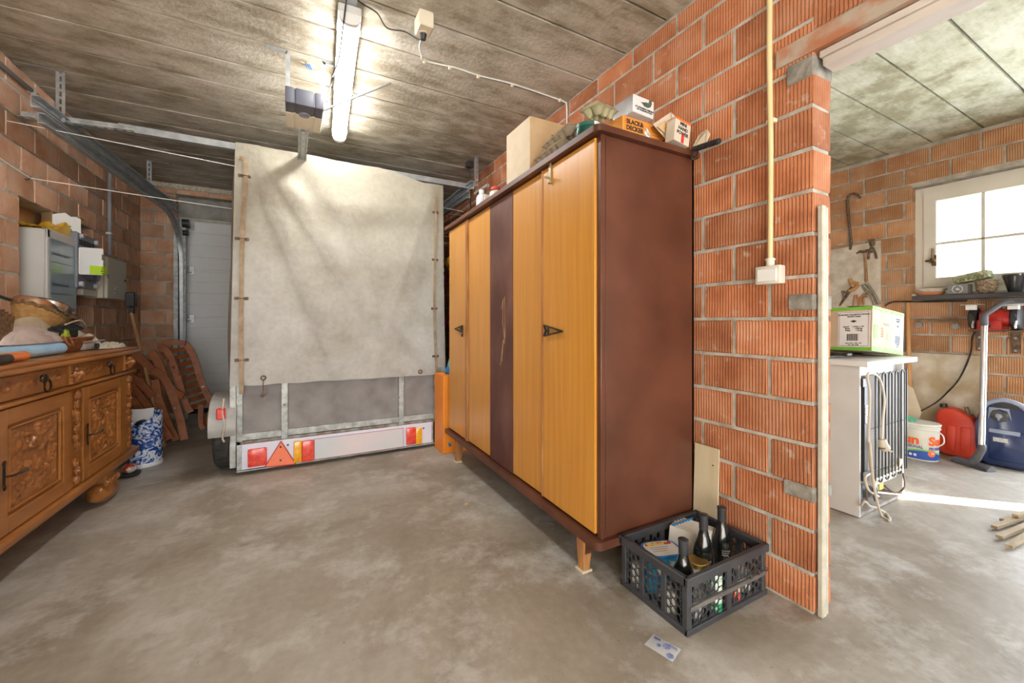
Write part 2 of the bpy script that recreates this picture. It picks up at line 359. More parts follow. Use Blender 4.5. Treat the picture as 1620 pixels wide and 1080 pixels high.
def courses(z0, dz, zmax, zbase=0):
    out = []; z = z0
    while z-dz > zbase+.03: z -= dz
    prev = zbase
    if z-prev > .03: out.append((prev, z)); prev = z
    else: prev = z
    while prev < zmax-.01:
        nz = min(prev+dz, zmax)
        if nz-prev > .03: out.append((prev, nz))
        prev = nz
    return out
def lay(parent, axis, a0, a1, zj, dz, ztop, d0, d1, m, offA, offB, L_=.29, holes=(), rev=False, skip=None):
    for k, (z0, z1) in enumerate(courses(zj, dz, ztop)):
        off = offA if k % 2 else offB
        cuts = [a0]; x = a0+off
        while x < a1-.03: cuts.append(x); x += L_
        cuts.append(a1)
        for p, q in zip(cuts, cuts[1:]):
            segs = [(p, q)]
            for (h0, h1, v0, v1) in holes:
                if z1 > v0+.04 and z0 < v1-.04:
                    ns = []
                    for s0, s1 in segs:
                        if s1 <= h0 or s0 >= h1: ns.append((s0, s1)); continue
                        if s0 < h0: ns.append((s0, h0))
                        if s1 > h1: ns.append((h1, s1))
                    segs = ns
            for s0, s1 in segs:
                if s1-s0 > .035: place_brick(parent, axis, s0, s1, z0, z1, d0, d1, m, e0=(s0 == a0 or s0 not in cuts), e1=(s1 == a1 or s1 not in cuts))
PR = .005   # how far brick faces stand proud of the mortar
# right wall of the garage, with its free end beside the doorway
wr = struct('wall_right', B(XR+PR, XR2-PR, YE+PR, YB+.3, 0, ZC), m_mortar)
lay(wr, 'y', YE, YB, .142, .153, ZC, XR, XR2, m_brickR, .153, .298)
# over the doorway
wo = struct('wall_over_door', B(XR+PR, XR2-PR, -1.6, YE+PR, 2.085, ZC), m_mortar)
lay(wo, 'y', -1.6, YE, 2.085, .153, ZC, XR, XR2, m_brickR, .2, .07)
for w_ in list(wo.children):
    if w_.location.z < 2.08: bpy.data.objects.remove(w_)
m_lintel = mat('smeared_brick_lintel', (.40, .16, .08), (.42, .34, .27), .9, scale=9, bump=.003, bscale=40, contrast=(.42, .62))
bm = B(XR-.012, XR2+.004, -1.6, .885, 2.012, 2.082, bev=.004); struct('lintel', bm, m_lintel, wo)
m_greyblock = mat('grey_concrete_block', (.17, .155, .13), (.34, .31, .27), .95, scale=20, bump=.005, bscale=50)
for (a, b, z0, z1) in ((.762, .85, 1.93, 2.005), (.762, .845, 1.09, 1.15), (.762, .862, .40, .455)):
    struct('infill_block', B(XR-.006, XR2+.004, a-.006, b, z0, z1, bev=.006), m_greyblock, wr)
# wooden door head and stile
bm = bmesh.new(); box(bm, XR+.01, XR+.075, -1.6, .748, 1.985, 2.008, bev=.003); box(bm, XR+.02, XR+.10, -1.6, .742, 1.955, 1.985, bev=.003)
m_beam = mat('grey_weathered_timber', (.50, .43, .38), (.66, .60, .55), .8, scale=6, stretch=(1, .3, 1), bump=.001)
struct('trim_1', bm, m_beam)
bm = bmesh.new(); box(bm, 1.640, 1.668, .735, .7525, 0, 1.462, bev=.003); box(bm, 1.672, 1.688, .738, .7525, 0, 1.458, bev=.003)
struct('trim_2', bm, m_paint)
# left wall with a niche behind the meters
NY0, NY1, NZ0, NZ1 = 3.47, 4.46, 1.018, 1.783
bm = bmesh.new()
box(bm, XL-.2, XL-.13, -3.2, YB+.3, 0, ZC); box(bm, XL-.13, XL-PR, -3.2, NY0-.005, 0, ZC); box(bm, XL-.13, XL-PR, NY1+.005, YB+.3, 0, ZC)
box(bm, XL-.13, XL-PR, NY0-.005, NY1+.005, NZ1+.005, ZC); box(bm, XL-.13, XL-PR, NY0-.005, NY1+.005, 0, NZ0-.005)
wl = struct('wall_left', bm, m_mortar)
lay(wl, 'y', 1.9, YB, .10, .153, ZC, XL-.12, XL, m_brickL, .13, .275, holes=((NY0, NY1, NZ0, NZ1),))
struct('niche_board', B(XL-.13, XL-.12, NY0, NY1, NZ0, NZ1), mat('brown_board', (.40, .20, .07), (.48, .26, .10), .8, scale=5), wl)
# back wall around the garage door
DX0, DX1, DZ = -1.13, 1.36, 2.43
bm = bmesh.new(); box(bm, XL-.2, DX0-PR, YB+PR, YB+.25, 0, ZC); box(bm, DX1+PR, XR2, YB+PR, YB+.25, 0, ZC); box(bm, DX0-PR, DX1+PR, YB+PR, YB+.25, DZ+.005, ZC)
wb = struct('wall_back', bm, m_mortar)
lay(wb, 'x', XL, DX0, .10, .153, 2.43, YB, YB+.12, m_brickL, .2, .12)
lay(wb, 'x', DX1, XR, .10, .153, 2.43, YB, YB+.12, m_brickL, .2, .12)
x = XL
while x < XR-.05:
    place_brick(wb, 'x', x, min(x+.29, XR), 2.43, 2.492, YB, YB+.12, m_brickL); x += .29
m_crumb = mat('crumbly_cream_render', (.42, .37, .28), (.68, .63, .52), .95, scale=60, bump=.006, bscale=90)
struct('render_strip', B(XL, XR, YB-.012, YB+.1, 2.492, ZC), m_crumb, wb)
# concrete beam and door behind the opening
struct('concrete_beam', B(DX0-.1, DX1+.1, YB+.13, YB+.24, 2.19, DZ+.02), mat('grey_concrete', (.24, .235, .22), (.36, .35, .32), .9, scale=9, bump=.002), wb)
# window wall of the workroom
WY0, WY1, WZ0, WZ1 = -.02, 1.432, 1.255, 2.19
SL0, SL1 = -.70, -.34     # door left ajar, out of view
bm = bmesh.new()
box(bm, XW+PR, XW+.2, WY1+PR, 2.62, 0, ZC); box(bm, XW+PR, XW+.2, WY0-PR, WY1+PR, 0, WZ0-PR); box(bm, XW+PR, XW+.2, WY0-PR, WY1+PR, WZ1+PR, ZC)
box(bm, XW+PR, XW+.2, SL1, WY0-PR, 0, ZC); box(bm, XW+PR, XW+.2, SL0, SL1, 1.45, ZC); box(bm, XW+PR, XW+.2, -1.9, SL0, 0, ZC)
ww = struct('wall_window', bm, m_mortar)
lay(ww, 'y', .3-.283*7, 2.6, .0745+.1435, .1435, ZC, XW, XW+.14, m_brickW, .17, .05, L_=.283, holes=((WY0, WY1, WZ0, WZ1), (SL0, SL1, 0, 1.45)))
bm = B(XR2, XW+.2, 2.6, 2.75, 0, ZC); struct('wall_room_back', bm, m_mortar)
bm = bmesh.new(); box(bm, XR2, XW+.2, -2.05, -1.9, 0, ZC)
struct('wall_room_front', bm, m_mortar)
bm = bmesh.new(); box(bm, XR, XR2, -3.2, -1.6, 0, ZC); struct('wall_right_near', bm, m_mortar)
bm = bmesh.new(); box(bm, XL-.2, XR2, -3.3, -3.2, 2.4, ZC); box(bm, XL-.2, XL+.1, -3.3, -3.2, 0, 2.4); box(bm, 1.35, XR2, -3.3, -3.2, 0, 2.4)
struct('wall_front', bm, m_mortar)
# ceiling: precast planks with open joints
ce = struct('ceiling', B(-1.7, 5.0, -3.4, 6.0, ZC+.12, ZC+.25), mat('roof_screed', (.2, .19, .17), None, .9))
def slabs(x0, x1, y0, dy, ylo, yhi, m):
    n0 = math.floor((ylo-y0)/dy); y = y0+n0*dy; me = {}
    while y < yhi:
        bm = B(-(x1-x0)/2, (x1-x0)/2, -(dy-.013)/2, (dy-.013)/2, 0, .115, bev=.001)
        if not me:
            mm = bpy.data.meshes.new('slab'); bm.to_mesh(mm); mm.materials.append(m); me[0] = mm
        bm.free()
        o = bpy.data.objects.new('slab', me[0]); C.objects.link(o); o.parent = ce
        o.location = ((x0+x1)/2, y+dy/2, ZC+random.uniform(-.002, .002)); y += dy
slabs(XL-.15, XR, 1.405, .283, -3.3, 5.7, m_ceil)
slabs(XR2, XW+.1, .735, .2855, -2.0, 2.6, m_ceil2)
struct('wall_plate', B(XR, XR2, -3.2, 5.8, ZC, ZC+.125), m_mortar, ce)

# ------------------------------------------------------------------ garage door
dy0 = YB+.14
d1 = bpy.data.objects.new('door_1', None); C.objects.link(d1); d1['kind'] = 'structure'
m_door = mat('white_sectional_steel', (.72, .72, .71), (.77, .77, .76), .5, scale=3)
zs = [0.0, .055, .583, 1.108, 1.632, 2.19]
for z0, z1 in zip(zs[1:], zs[2:]):
    bm = bmesh.new(); n = 4; hh = (z1-z0-.012)/n
    for k in range(n): box(bm, DX0-.06, DX1+.06, dy0+.005, dy0+.05, z0+.006+k*hh+(.003 if k else 0), z0+.006+(k+1)*hh-.003, bev=.003)
    box(bm, DX0-.06, DX1+.06, dy0+.012, dy0+.048, z0, z1)
    box(bm, DX0-.06, DX1+.06, dy0-.002, dy0+.01, z1-.022, z1-.008, bev=.003)
    obj('door_panel', bm, m_door, d1)
obj('bottom_seal', B(DX0-.06, DX1+.06, dy0, dy0+.04, 0.002, .055, bev=.004), m_rubber, d1)
obj('weather_seal', B(DX0-.06, DX1+.06, dy0-.02, dy0+.02, 2.18, 2.21, bev=.006), m_paint, d1)
for (u, v) in ((300, 357), (300, 428), (300, 504)):
    p = PY(u, v, dy0); bm = bmesh.new()
    box(bm, p.x-.06, p.x+.045, dy0-.012, dy0-.002, p.z-.045, p.z+.045, bev=.002)
    cyl(bm, (p.x-.07, dy0-.02, p.z-.02), (p.x+.02, dy0-.02, p.z-.02), .009); cyl(bm, (p.x-.07, dy0-.02, p.z+.022), (p.x+.0, dy0-.02, p.z+.022), .012)
    obj('hinge', bm, m_zinc, d1)

# ------------------------------------------------------------------ door tracks, hangers, crossbar, opener
def channel(bm, pts, wd, ht, up, t=.004):
    sweep(bm, pts, wd, ht, up)
def cbar(bm, pts, w_, h_, side):
    """C profile track: web + two lips, extruded along pts; side = direction the open side faces"""
    pts = [Vector(p) for p in pts]; side = Vector(side)
    n = len(pts); rings = []
    prof = ((0, -.5), (1, -.5), (1, -.38), (.12, -.38), (.12, .0), (.3, .06), (.12, .12), (.12, .38), (1, .38), (1, .5), (0, .5))
    for i, p in enumerate(pts):
        d = (pts[min(i+1, n-1)]-pts[max(i-1, 0)]).normalized(); s = (side-d*side.dot(d)).normalized(); u = d.cross(s).normalized()
        if u.z < 0 or (abs(u.z) < .2 and u.y > 0): u = -u
        rings.append([bm.verts.new(p+s*a*w_+u*b*h_) for a, b in prof])
    m_ = len(prof)
    for i in range(n-1):
        for k in range(m_): bm.faces.new((rings[i][k], rings[i][(k+1) % m_], rings[i+1][(k+1) % m_], rings[i+1][k]))
    bm.faces.new(rings[0][::-1]); bm.faces.new(rings[-1])
tl = thing('garage_door_track', 'galvanised left door track running along the left brick wall and curving down to the floor', 'door track', (-1.1, 5.5, 0))
a = Vector((-1.235, 3.18, 2.165)); b = Vector((-1.125, 5.05, 2.165))
path = [a, b]+[Vector((-1.125+.055*(t/6), 5.05+.42*sin(t/6*pi/2), 2.165-.42*(1-cos(t/6*pi/2)))) for t in range(1, 7)]+[Vector((-1.07, 5.47, .01))]
bm = bmesh.new(); cbar(bm, path, .03, .06, (1, 0, 0)); obj('lower_track', bm, m_zinc, tl)
bm = bmesh.new(); cbar(bm, [Vector((-1.245, 3.14, 2.238)), Vector((-1.10, 5.45, 2.238))], .035, .07, (1, 0, 0)); obj('upper_track', bm, m_zinc, tl)
bm = B(-1.13, -1.09, 5.50, 5.585, .01, 2.15, bev=.002); box(bm, -1.08, -1.03, 5.52, 5.56, .01, 2.12); obj('jamb_post', bm, m_zincd, tl)
bm = bmesh.new(); cyl(bm, (-1.05, 5.48, 2.10), (-.99, 5.48, 2.10), .045, n=18); cyl(bm, (-1.05, 5.5, 2.0), (-1.0, 5.5, 2.0), .03); obj('cable_drum', bm, m_black, tl)
tr = thing('garage_door_track', 'galvanised right door track high on the wall above the far end of the wardrobe', 'door track', (1.35, 4.4, 2.1))
bm = bmesh.new(); cbar(bm, [Vector((1.37, 3.32, 2.165)), Vector((1.37, 5.2, 2.165))], -.03, .06, (1, 0, 0)); obj('lower_track', bm, m_zinc, tr)
bm = bmesh.new(); cbar(bm, [Vector((1.40, 3.30, 2.25)), Vector((1.40, 5.45, 2.25))], -.035, .075, (1, 0, 0)); obj('upper_track', bm, m_zinc, tr)
bm = bmesh.new(); cyl(bm, PX(772, 293, 1.36), PX(752, 306, 1.36), .014); obj('track_end', bm, m_zincd, tr)
def angle_bar(bm, p, q, w_, side, up, t=.003, holes=True):
    p = Vector(p); q = Vector(q); d = q-p; Lh = d.length; d.normalize(); side = Vector(side).normalized(); up = Vector(up).normalized()
    M_ = Matrix((d, side, up)).transposed().to_4x4(); M_.translation = p
    box(bm, 0, Lh, 0, t, 0, w_, M=M_)
    if holes:
        st = .045; n = int(Lh/st); x = 0
        box(bm, 0, Lh, t, w_*.36, 0, t, M=M_); box(bm, 0, Lh, w_*.64, w_, 0, t, M=M_)
        for i in range(n+1):
            x = i*st; box(bm, x, min(x+.016, Lh), w_*.36, w_*.64, 0, t, M=M_)
    else: box(bm, 0, Lh, t, w_, 0, t, M=M_)
cb = thing('track_crossbar', 'long galvanised crossbar joining both door tracks above the trailer cover', 'bar', (0, 3.45, 2.26))
bm = bmesh.new(); angle_bar(bm, (-.98, 3.44, 2.262), (1.43, 3.44, 2.262), .045, (0, 1, 0), (0, 0, 1), holes=False); obj('plain_bar', bm, m_zinc, cb)
bm = bmesh.new(); angle_bar(bm, (-1.40, 3.437, 2.232), (-.9, 3.437, 2.258), .04, (0, -1, 0), (0, 0, 1)); 
angle_bar(bm, (-1.40, 3.43, 2.235), (-.9, 3.43, 2.261), .04, (0, 0, 1), (0, 1, 0)); obj('slotted_bar', bm, m_zincd, cb)
def hanger(u, vt, vb, zt, yy, foot, label, w_=.035):
    p = PY(u, vb, yy); t_ = thing('track_hanger', label, 'bracket', (p.x, yy, p.z))
    bm = bmesh.new(); angle_bar(bm, (p.x, yy, p.z-.02), (p.x, yy, ZC-.004), w_, (1, 0, 0), (0, 1, 0)); obj('slotted_bar', bm, m_zinc, t_)
    bm = bmesh.new(); box(bm, min(p.x, p.x+foot), max(p.x, p.x+foot), yy-.018, yy+.018, ZC-.007, ZC-.0025, bev=.001); obj('ceiling_foot', bm, m_zinc, t_)
hanger(88, 97, 186, ZC, 3.40, -.17, 'slotted steel hanger near the left wall, nearest the left picture edge', .04)
hanger(232, 240, 300, ZC, 4.9, .16, 'slotted steel hanger over the curve of the left track', .035)
hanger(752, 235, 290, ZC, 3.38, .09, 'steel hanger carrying the right track beside the black sensor', .028)
bm = bmesh.new(); p = PY(743, 262, 3.5); box(bm, p.x-.028, p.x+.028, 3.47, 3.53, p.z-.02, p.z+.035, bev=.003)
tube(bm, [(p.x+.008, 3.5, p.z-.02), (p.x+.008, 3.5, 2.1), (p.x+.012, 3.5, 1.95)], .006)
o = single('sensor_bracket', bm, m_black, 'small black bracket with a thin rod hanging beside the right hanger', 'bracket')

op = thing('door_opener', 'grey and cream garage door opener hanging from the ceiling beside the tube light', 'door opener', (.06, 2.6, 2.2))
y0_, y1_ = 2.52, 2.84
xa, xb = PY(451, 140, y0_).x, PY(512, 150, y0_).x
zt_, zb_ = PY(451, 134, y0_).z, PY(451, 160, y0_).z
def taper(bm, zoff=0):
    pass
m_grey2 = mat('dark_slate_plastic', (.075, .078, .10), (.10, .10, .125), .5, scale=5)
bm = bmesh.new()
for (q0, q1) in ((0, .22), (.26, .74), (.78, 1)):
    box(bm, xa+(xb-xa)*q0, xa+(xb-xa)*q1, y0_, y0_+.13, zb_, zt_, bev=.006, seg=2)
box(bm, xa+.004, xb-.004, y0_+.006, y0_+.12, zb_+.004, zt_-.006); obj('motor_housing', bm, m_grey2, op)
bm = bmesh.new()
for (q0, q1) in ((0, .22), (.26, .74), (.78, 1)):
    box(bm, xa+(xb-xa)*q0, xa+(xb-xa)*q1, y0_+.12, y1_, zb_-.004, zt_-.02, bev=.006, seg=2)
box(bm, xa+.004, xb-.004, y0_+.12, y1_-.004, zb_, zt_-.026); obj('light_cover', bm, m_cream, op)
bm = bmesh.new(); xm = (xa+xb)/2; lathe(bm, [(0.03, 0), (.028, -.006), (0, -.007)], 20, (xm, y0_+.115, zb_)); obj('push_button', bm, m_grey, op)
bm = bmesh.new(); box(bm, xm-.028, xm+.028, y1_-.02, 5.6, zb_+.01, zb_+.016); box(bm, xm-.028, xm-.022, y1_-.02, 5.6, zb_-.012, zb_+.012); box(bm, xm+.022, xm+.028, y1_-.02, 5.6, zb_-.012, zb_+.012)
box(bm, xm-.01, xm+.01, y1_+.03, 5.6, zb_-.006, zb_+.004); obj('drive_rail', bm, m_zinc, op)
for xs, ft in ((xa+.012, -.1), (xb-.0, .09)):
    bm = bmesh.new(); sweep(bm, smooth_path([(xs, y0_+.03, zb_+.03), (xs, y0_+.03, ZC-.03), (xs+ft*.12, y0_+.03, ZC-.008), (xs+ft, y0_+.03, ZC-.005)], 4), .022, .004, (0, 1, 0)); obj('ceiling_strap', bm, m_zinc, op)
bm = bmesh.new(); q = PZ(618, 131, ZC-.01); cyl(bm, (xb, y0_+.05, zb_+.02), q, .007, n=8); obj('diagonal_brace', bm, m_zinc, op)
# tube light -----------------------------------------------------------------
p0 = Vector((.232, 2.03, 0)); p1 = Vector((.310, 3.42, 0)); ang = -atan2(p1.x-p0.x, p1.y-p0.y); Lt = (p1-p0).length
tb = thing('tube_light', 'lit fluorescent tube light in a clear cover fixed to the concrete ceiling', 'light', (p0.x, p0.y, 2.44), ang, world=False)
zc = ZC-2.44
bm = B(-.052, .052, 0, Lt, zc-.045, zc-.004, bev=.006); obj('housing', bm, mat('light_grey_housing', (.62, .62, .60), None, .5), tb)
bm = bmesh.new(); prof = [(.048, zc-.045), (.046, zc-.07), (.034, zc-.09), (.012, zc-.098), (-.012, zc-.098), (-.034, zc-.09), (-.046, zc-.07), (-.048, zc-.045)]
prism(bm, prof, (0, Lt-.062, 0), (0, .02, 0), (1, 0, 0), (0, 0, 1)); 
obj('diffuser', bm, mat('lit_diffuser', (1, .985, .95), None, .4, emit=TUBE), tb)
bm = bmesh.new()
prism(bm, [(a*1.03, z_) for a, z_ in prof], (0, .019, 0), (0, 0, 0), (1, 0, 0), (0, 0, 1)); obj('end_cap', bm, mat('clear_end_plastic', (.80, .80, .78), None, .2), tb); bm = bmesh.new(); prism(bm, [(a*1.0, z_) for a, z_ in prof], (0, .04, 0), (0, Lt-.041, 0), (1, 0, 0), (0, 0, 1))
obj('end_cap', bm, mat('clear_end_plastic', (.80, .80, .78), None, .2), tb)
for yy in (.12, .7, Lt-.1):
    for s_ in (-1, 1): obj('clip', B(s_*.05-.006, s_*.05+.006, yy-.012, yy+.012, zc-.06, zc-.03, bev=.002), m_zinc, tb)
bm = bmesh.new(); box(bm, -.03, .03, -.05, .02, zc-.006, zc-.002, bev=.001); obj('mounting_plate', bm, m_zinc, tb)
# cables and ceiling socket -----------------------------------------------------
zc_ = ZC-.008
def cable(pts, r, m, label, name='cable', n=6, k=6, cat='cable'):
    bm = bmesh.new(); tube(bm, smooth_path(pts, k), r, n); return single(name, bm, m, label, cat)
cable([PZ(552, -40, zc_), PZ(548, 0, zc_), PZ(543, 40, 2.43), PZ(536, 92, 2.425), PZ(527, 118, 2.43), PZ(525, 125, zc_), Vector((xb+.02, y0_+.02, zb_+.06))], .0035, m_black, 'thin black cable hanging past the tube light down to the door opener')
sk = PZ(671, 38, 2.50)
cable([PZ(560, -30, zc_), PZ(566, 0, zc_), PZ(596, 20, zc_-.004), PZ(612, 44, zc_-.01), PZ(640, 50, zc_-.02), PZ(664, 63, 2.46), PZ(671, 48, 2.47)], .0035, m_black, 'loose black flex drooping across the ceiling to the ceiling socket')
s_ = thing('ceiling_socket', 'beige socket box on the ceiling with a black plug in it', 'socket', (sk.x, sk.y, 2.46))
bm = B(sk.x-.036, sk.x+.036, sk.y-.05, sk.y+.05, 2.462, ZC-.002, bev=.006); obj('socket_box', bm, m_cream, s_)
bm = bmesh.new(); lathe(bm, [(.024, 0), (.022, .006), (.02, 0), (0, .002)], 20, (sk.x, sk.y+.015, 2.458)); obj('socket_face', bm, m_cream, s_)
bm = bmesh.new(); cyl(bm, (sk.x, sk.y+.015, 2.462), (sk.x, sk.y+.02, 2.435), .018, .013); obj('plug', bm, m_black, s_)
pts = [PZ(669, 52, 2.47), PZ(664, 72, 2.47), PZ(667, 86, 2.49), PZ(672, 96, zc_), PZ(720, 107, zc_), PZ(760, 120, zc_), PZ(812, 133, zc_), PZ(880, 156, zc_), Vector((1.61, 2.24, zc_)), Vector((1.622, 2.23, 2.5)), Vector((1.622, 2.23, 2.3))]
o = cable(pts, .0045, m_white, 'white cable clipped across the ceiling from the socket towards the brick wall')
for (u, v) in ((672, 95), (712, 105), (757, 119), (811, 133), (886, 157)):
    q = PZ(u, v, ZC-.006); bm = bmesh.new(); box(bm, q.x-.008, q.x+.008, q.y-.006, q.y+.012, ZC-.022, ZC-.002, bev=.002); obj('cable_clip', bm, m_cream, o)
q = PZ(490, 104, ZC-.004); t_ = thing('ceiling_hole', 'chipped hole in the ceiling with blue wire ends between the opener straps', 'hole', (q.x, q.y, ZC-.01))
bm = bmesh.new(); blob(bm, (q.x, q.y, ZC+.006), (.045, .03, .014), 3, .3, 3, n=10); obj('chipped_concrete', bm, m_crumb, t_)
bm = bmesh.new()
for k in range(3): tube(bm, smooth_path([(q.x-.02+k*.01, q.y-.01, ZC-.004), (q.x-.012+k*.012, q.y+.004*k, ZC-.02), (q.x+.006*k, q.y+.012, ZC-.006)], 4), .004, 6)
obj('wire', bm, mat('blue_wire', (.05, .14, .42), None, .4), t_)
# washing lines -----------------------------------------------------------------
def line(p, q, sag, label):
    p = Vector(p); q = Vector(q); pts = [p.lerp(q, t/12)+Vector((0, 0, -sag*4*(t/12)*(1-t/12))) for t in range(13)]
    bm = bmesh.new(); tube(bm, pts, .0026, 5); return single('washing_line', bm, m_white, label, 'string')
line((-1.40, 3.30, 2.16), PY(1000, 390, 3.42).lerp(Vector((1.36, 3.46, 2.05)), 1), .0, 'white line strung from the left brick wall just below the slotted crossbar')
hk = PX(45, 284, XL+.012)
bm = bmesh.new(); tube(bm, [hk+Vector((-.02, 0, 0)), hk, hk+Vector((.01, 0, .02))], .004); single('wall_hook', bm, m_dkmetal, 'small dark hook in the left wall with two white strings tied to it', 'hook')
line(hk+Vector((.01, 0, .01)), (1.36, 3.7, 1.86), .02, 'white line running from the wall hook behind the trailer cover')
line(hk+Vector((.01, 0, .01)), PX(-6, 246, XL+.01), .003, 'short string from the wall hook to the left picture edge')
q = PX(735, 341, XR-.004); line(PX(700, 337, 1.5), q, 0, 'short white string tied off to the brick wall above the wardrobe')
# pipes on the left wall
bm = bmesh.new(); tube(bm, [(XL+.018, 1.9, 2.415), (XL+.018, 3.35, 2.445), (XL+.018, 5.55, 2.50)], .013, 10); o = single('wall_pipe', bm, mat('dull_grey_pipe', (.20, .19, .18), None, .5, .3), 'grey pipe running under the ceiling along the left brick wall', 'pipe')
for yy in (3.55, 4.75):
    z_ = 2.445+(yy-3.35)*.025; obj('pipe_clip', B(XL, XL+.036, yy-.01, yy+.01, z_-.02, z_+.02, bev=.002), m_zincd, o)
bm = bmesh.new(); tube(bm, [(XL+.02, 4.72, 1.62), (XL+.02, 4.72, 2.36)], .013, 10); o = single('wall_conduit', bm, mat('grey_conduit', (.30, .31, .34), None, .5), 'grey vertical conduit rising from the beige meter cabinet', 'pipe')
obj('pipe_clip', B(XL, XL+.036, 4.70, 4.74, 1.80, 1.815, bev=.002), m_white, o)

# ------------------------------------------------------------------ wardrobe
wd = thing('wardrobe', 'large old wardrobe with yellow doors and maroon side standing against the brick wall', 'wardrobe', (1.33, 2.1, 0))
def warp(bm):
    for v in bm.verts: v.co.z += (v.co.y-2.1)*-.022*(v.co.z-.9)/.9
    return bm
def wpart(name, bm, m, parent=None, **k): return obj(name, warp(bm), m, parent or wd, **k)
WF, WB, WN, WFAR = 1.072, 1.622, 1.243, 3.0
def rounded_slab(x0, x1, y0, y1, z0, z1, r=.03, n=5):
    poly = [(x1, y0)]
    poly += [(x1, y1), (x0, y1)]
    poly += [(x0+r-r*cos(k/n*pi/2), y0+r-r*sin(k/n*pi/2)) for k in range(n+1)]
    bm = bmesh.new(); prism(bm, poly, (0, 0, z1-z0), (0, 0, z0), (1, 0, 0), (0, 1, 0))
    for f in list(bm.faces):
        if len(f.verts) > 4: pass
    return bm
wpart('side_panel', B(WF+.02, WB, WN, WN+.018, .20, 1.775, bev=.002), m_maroon)
bm = B(WF-.004, WF+.02, WN-.004, WN+.022, .20, 1.775, bev=.003); box(bm, WF+.021, WF+.030, WN-.003, WN+.004, .22, 1.77, bev=.001); wpart('corner_post', bm, m_maroon)
wpart('side_panel', B(WF+.02, WB, WFAR-.018, WFAR, .20, 1.775, bev=.002), m_maroon)
wpart('back_panel', B(WB-.012, WB, WN, WFAR, .20, 1.775), m_maroon)
wpart('bottom_panel', rounded_slab(1.035, WB, 1.222, 3.012, .168, .20), m_maroon)
wpart('top_panel', rounded_slab(1.032, WB+.005, 1.218, 3.02, 1.775, 1.800), m_maroon, label='maroon top board with a rounded corner and pale worn edge')
wpart('front_frame', B(WF+.012, WF+.03, WN+.02, WFAR, .20, 1.775), m_maroon)
doors = [(1.268, 1.650, 0), (1.662, 1.968, .008), (2.268, 2.615, .008), (2.66, 2.99, 0)]
dobj = []
for y0, y1, dx in doors:
    dobj.append(wpart('door', B(WF-.012+dx, WF+.010+dx, y0, y1, .212, 1.768, bev=.002), m_yel))
wpart('centre_panel', B(WF-.006, WF+.012, 1.972, 2.264, .205, 1.768, bev=.002), m_maroonw, label='scratched dark maroon panel between the yellow doors')
bm = bmesh.new()   # long scratches on the dark panel
rn = random.Random(3)
for k in range(9):
    y_ = 2.05+rn.random()*.05; z_ = 1.2-rn.random()*.3; L_ = .06+rn.random()*.12
    q0 = Vector((WF-.0068, y_, z_)); q1 = Vector((WF-.0068, y_+rn.uniform(-.04, .04), z_-L_)); sweep(bm, [q0, q1], .0035, .0008, (1, 0, 0))
wpart('scratch', bm, mat('bare_scratched_wood', (.42, .26, .12), (.52, .33, .17), .7, scale=30))
wpart('door_post', B(WF-.016, WF+.012, 2.62, 2.655, .205, 1.768, bev=.003), m_oldwood)
wpart('door_edge', B(WF-.016, WF+.008, 1.651, 1.660, .212, 1.768, bev=.001), m_oldwood)
def wedge_handle(y, z, s, par):
    bm = bmesh.new()
    out = [(0, .024), (0, -.024), (s*.018, -.026), (s*.036, -.017), (s*.15, .0), (s*.036, .017), (s*.018, .026)]
    # ring-like arrow: two thin bars meeting at a point, with a hollow end
    for a, b in (((0, .025), (s*.035, .019)), ((s*.035, .019), (s*.15, 0)), ((s*.15, 0), (s*.035, -.019)), ((s*.035, -.019), (0, -.025)), ((0, .025), (s*.014, 0)), ((s*.014, 0), (0, -.025)), ((s*.035, .019), (s*.035, -.019))):
        sweep(bm, [Vector((WF-.022, y-a[0], z+a[1])), Vector((WF-.022, y-b[0], z+b[1]))], .0065, .008, (1, 0, 0))
    box(bm, WF-.024, WF-.01, y-s*.02-.004, y-s*.02+.004, z-.006, z+.006)
    return wpart('handle', bm, m_dkmetal, par)
wedge_handle(1.625, 1.004, 1, dobj[0]); wedge_handle(2.69, .995, -1, dobj[3])
bm = bmesh.new(); box(bm, WF-.02, WF-.013, 1.574, 1.592, 1.70, 1.79, bev=.002); cyl(bm, (WF-.016, 1.583, 1.71), (WF-.05, 1.583, 1.71), .005); cyl(bm, (WF-.016, 1.583, 1.70), (WF-.018, 1.583, 1.685), .009)
wpart('hook_latch', bm, mat('dull_brass', (.30, .24, .14), (.44, .38, .26), .5, .6, scale=30), dobj[0])
bm = B(WF-.016, WF-.011, 2.70, 2.73, .94, .962, bev=.001); wpart('lock_plate', bm, m_dkmetal, dobj[3])
def leg(x, y, dx, dy):
    bm = bmesh.new(); top = Vector((x, y, .17)); bot = Vector((x+dx, y+dy, 0))
    rings = []
    for p, a, b in ((top, .03, .026), (bot, .017, .017)):
        rings.append([bm.verts.new(p+Vector((sx*a, sy*b, 0))) for sx, sy in ((-1, -1), (1, -1), (1, 1), (-1, 1))])
    a, b = rings
    for k in range(4): bm.faces.new((a[k], a[(k+1) % 4], b[(k+1) % 4], b[k]))
    bm.faces.new(a); bm.faces.new(b[::-1]); bmesh.ops.bevel(bm, geom=list(bm.edges), offset=.003, segments=1, affect='EDGES')
    L_ = obj('leg', bm, m_oldwood, wd)
    sx = 1 if y < 2 else -1
    bm = bmesh.new(); prism(bm, [(0, 0), (-.075*sx, 0), (-.055*sx, -.02), (-.012*sx, -.09), (0, -.11)], (.035, 0, 0), (x-.018, y-.012*sx, .172), (0, 1, 0), (0, 0, 1)); obj('leg_bracket', bm, m_maroon, wd)
    bm = B(bot.x-.026, bot.x+.026, bot.y-.026, bot.y+.026, 0.001, .012, bev=.002); obj('foot_pad', bm, m_ply, wd)
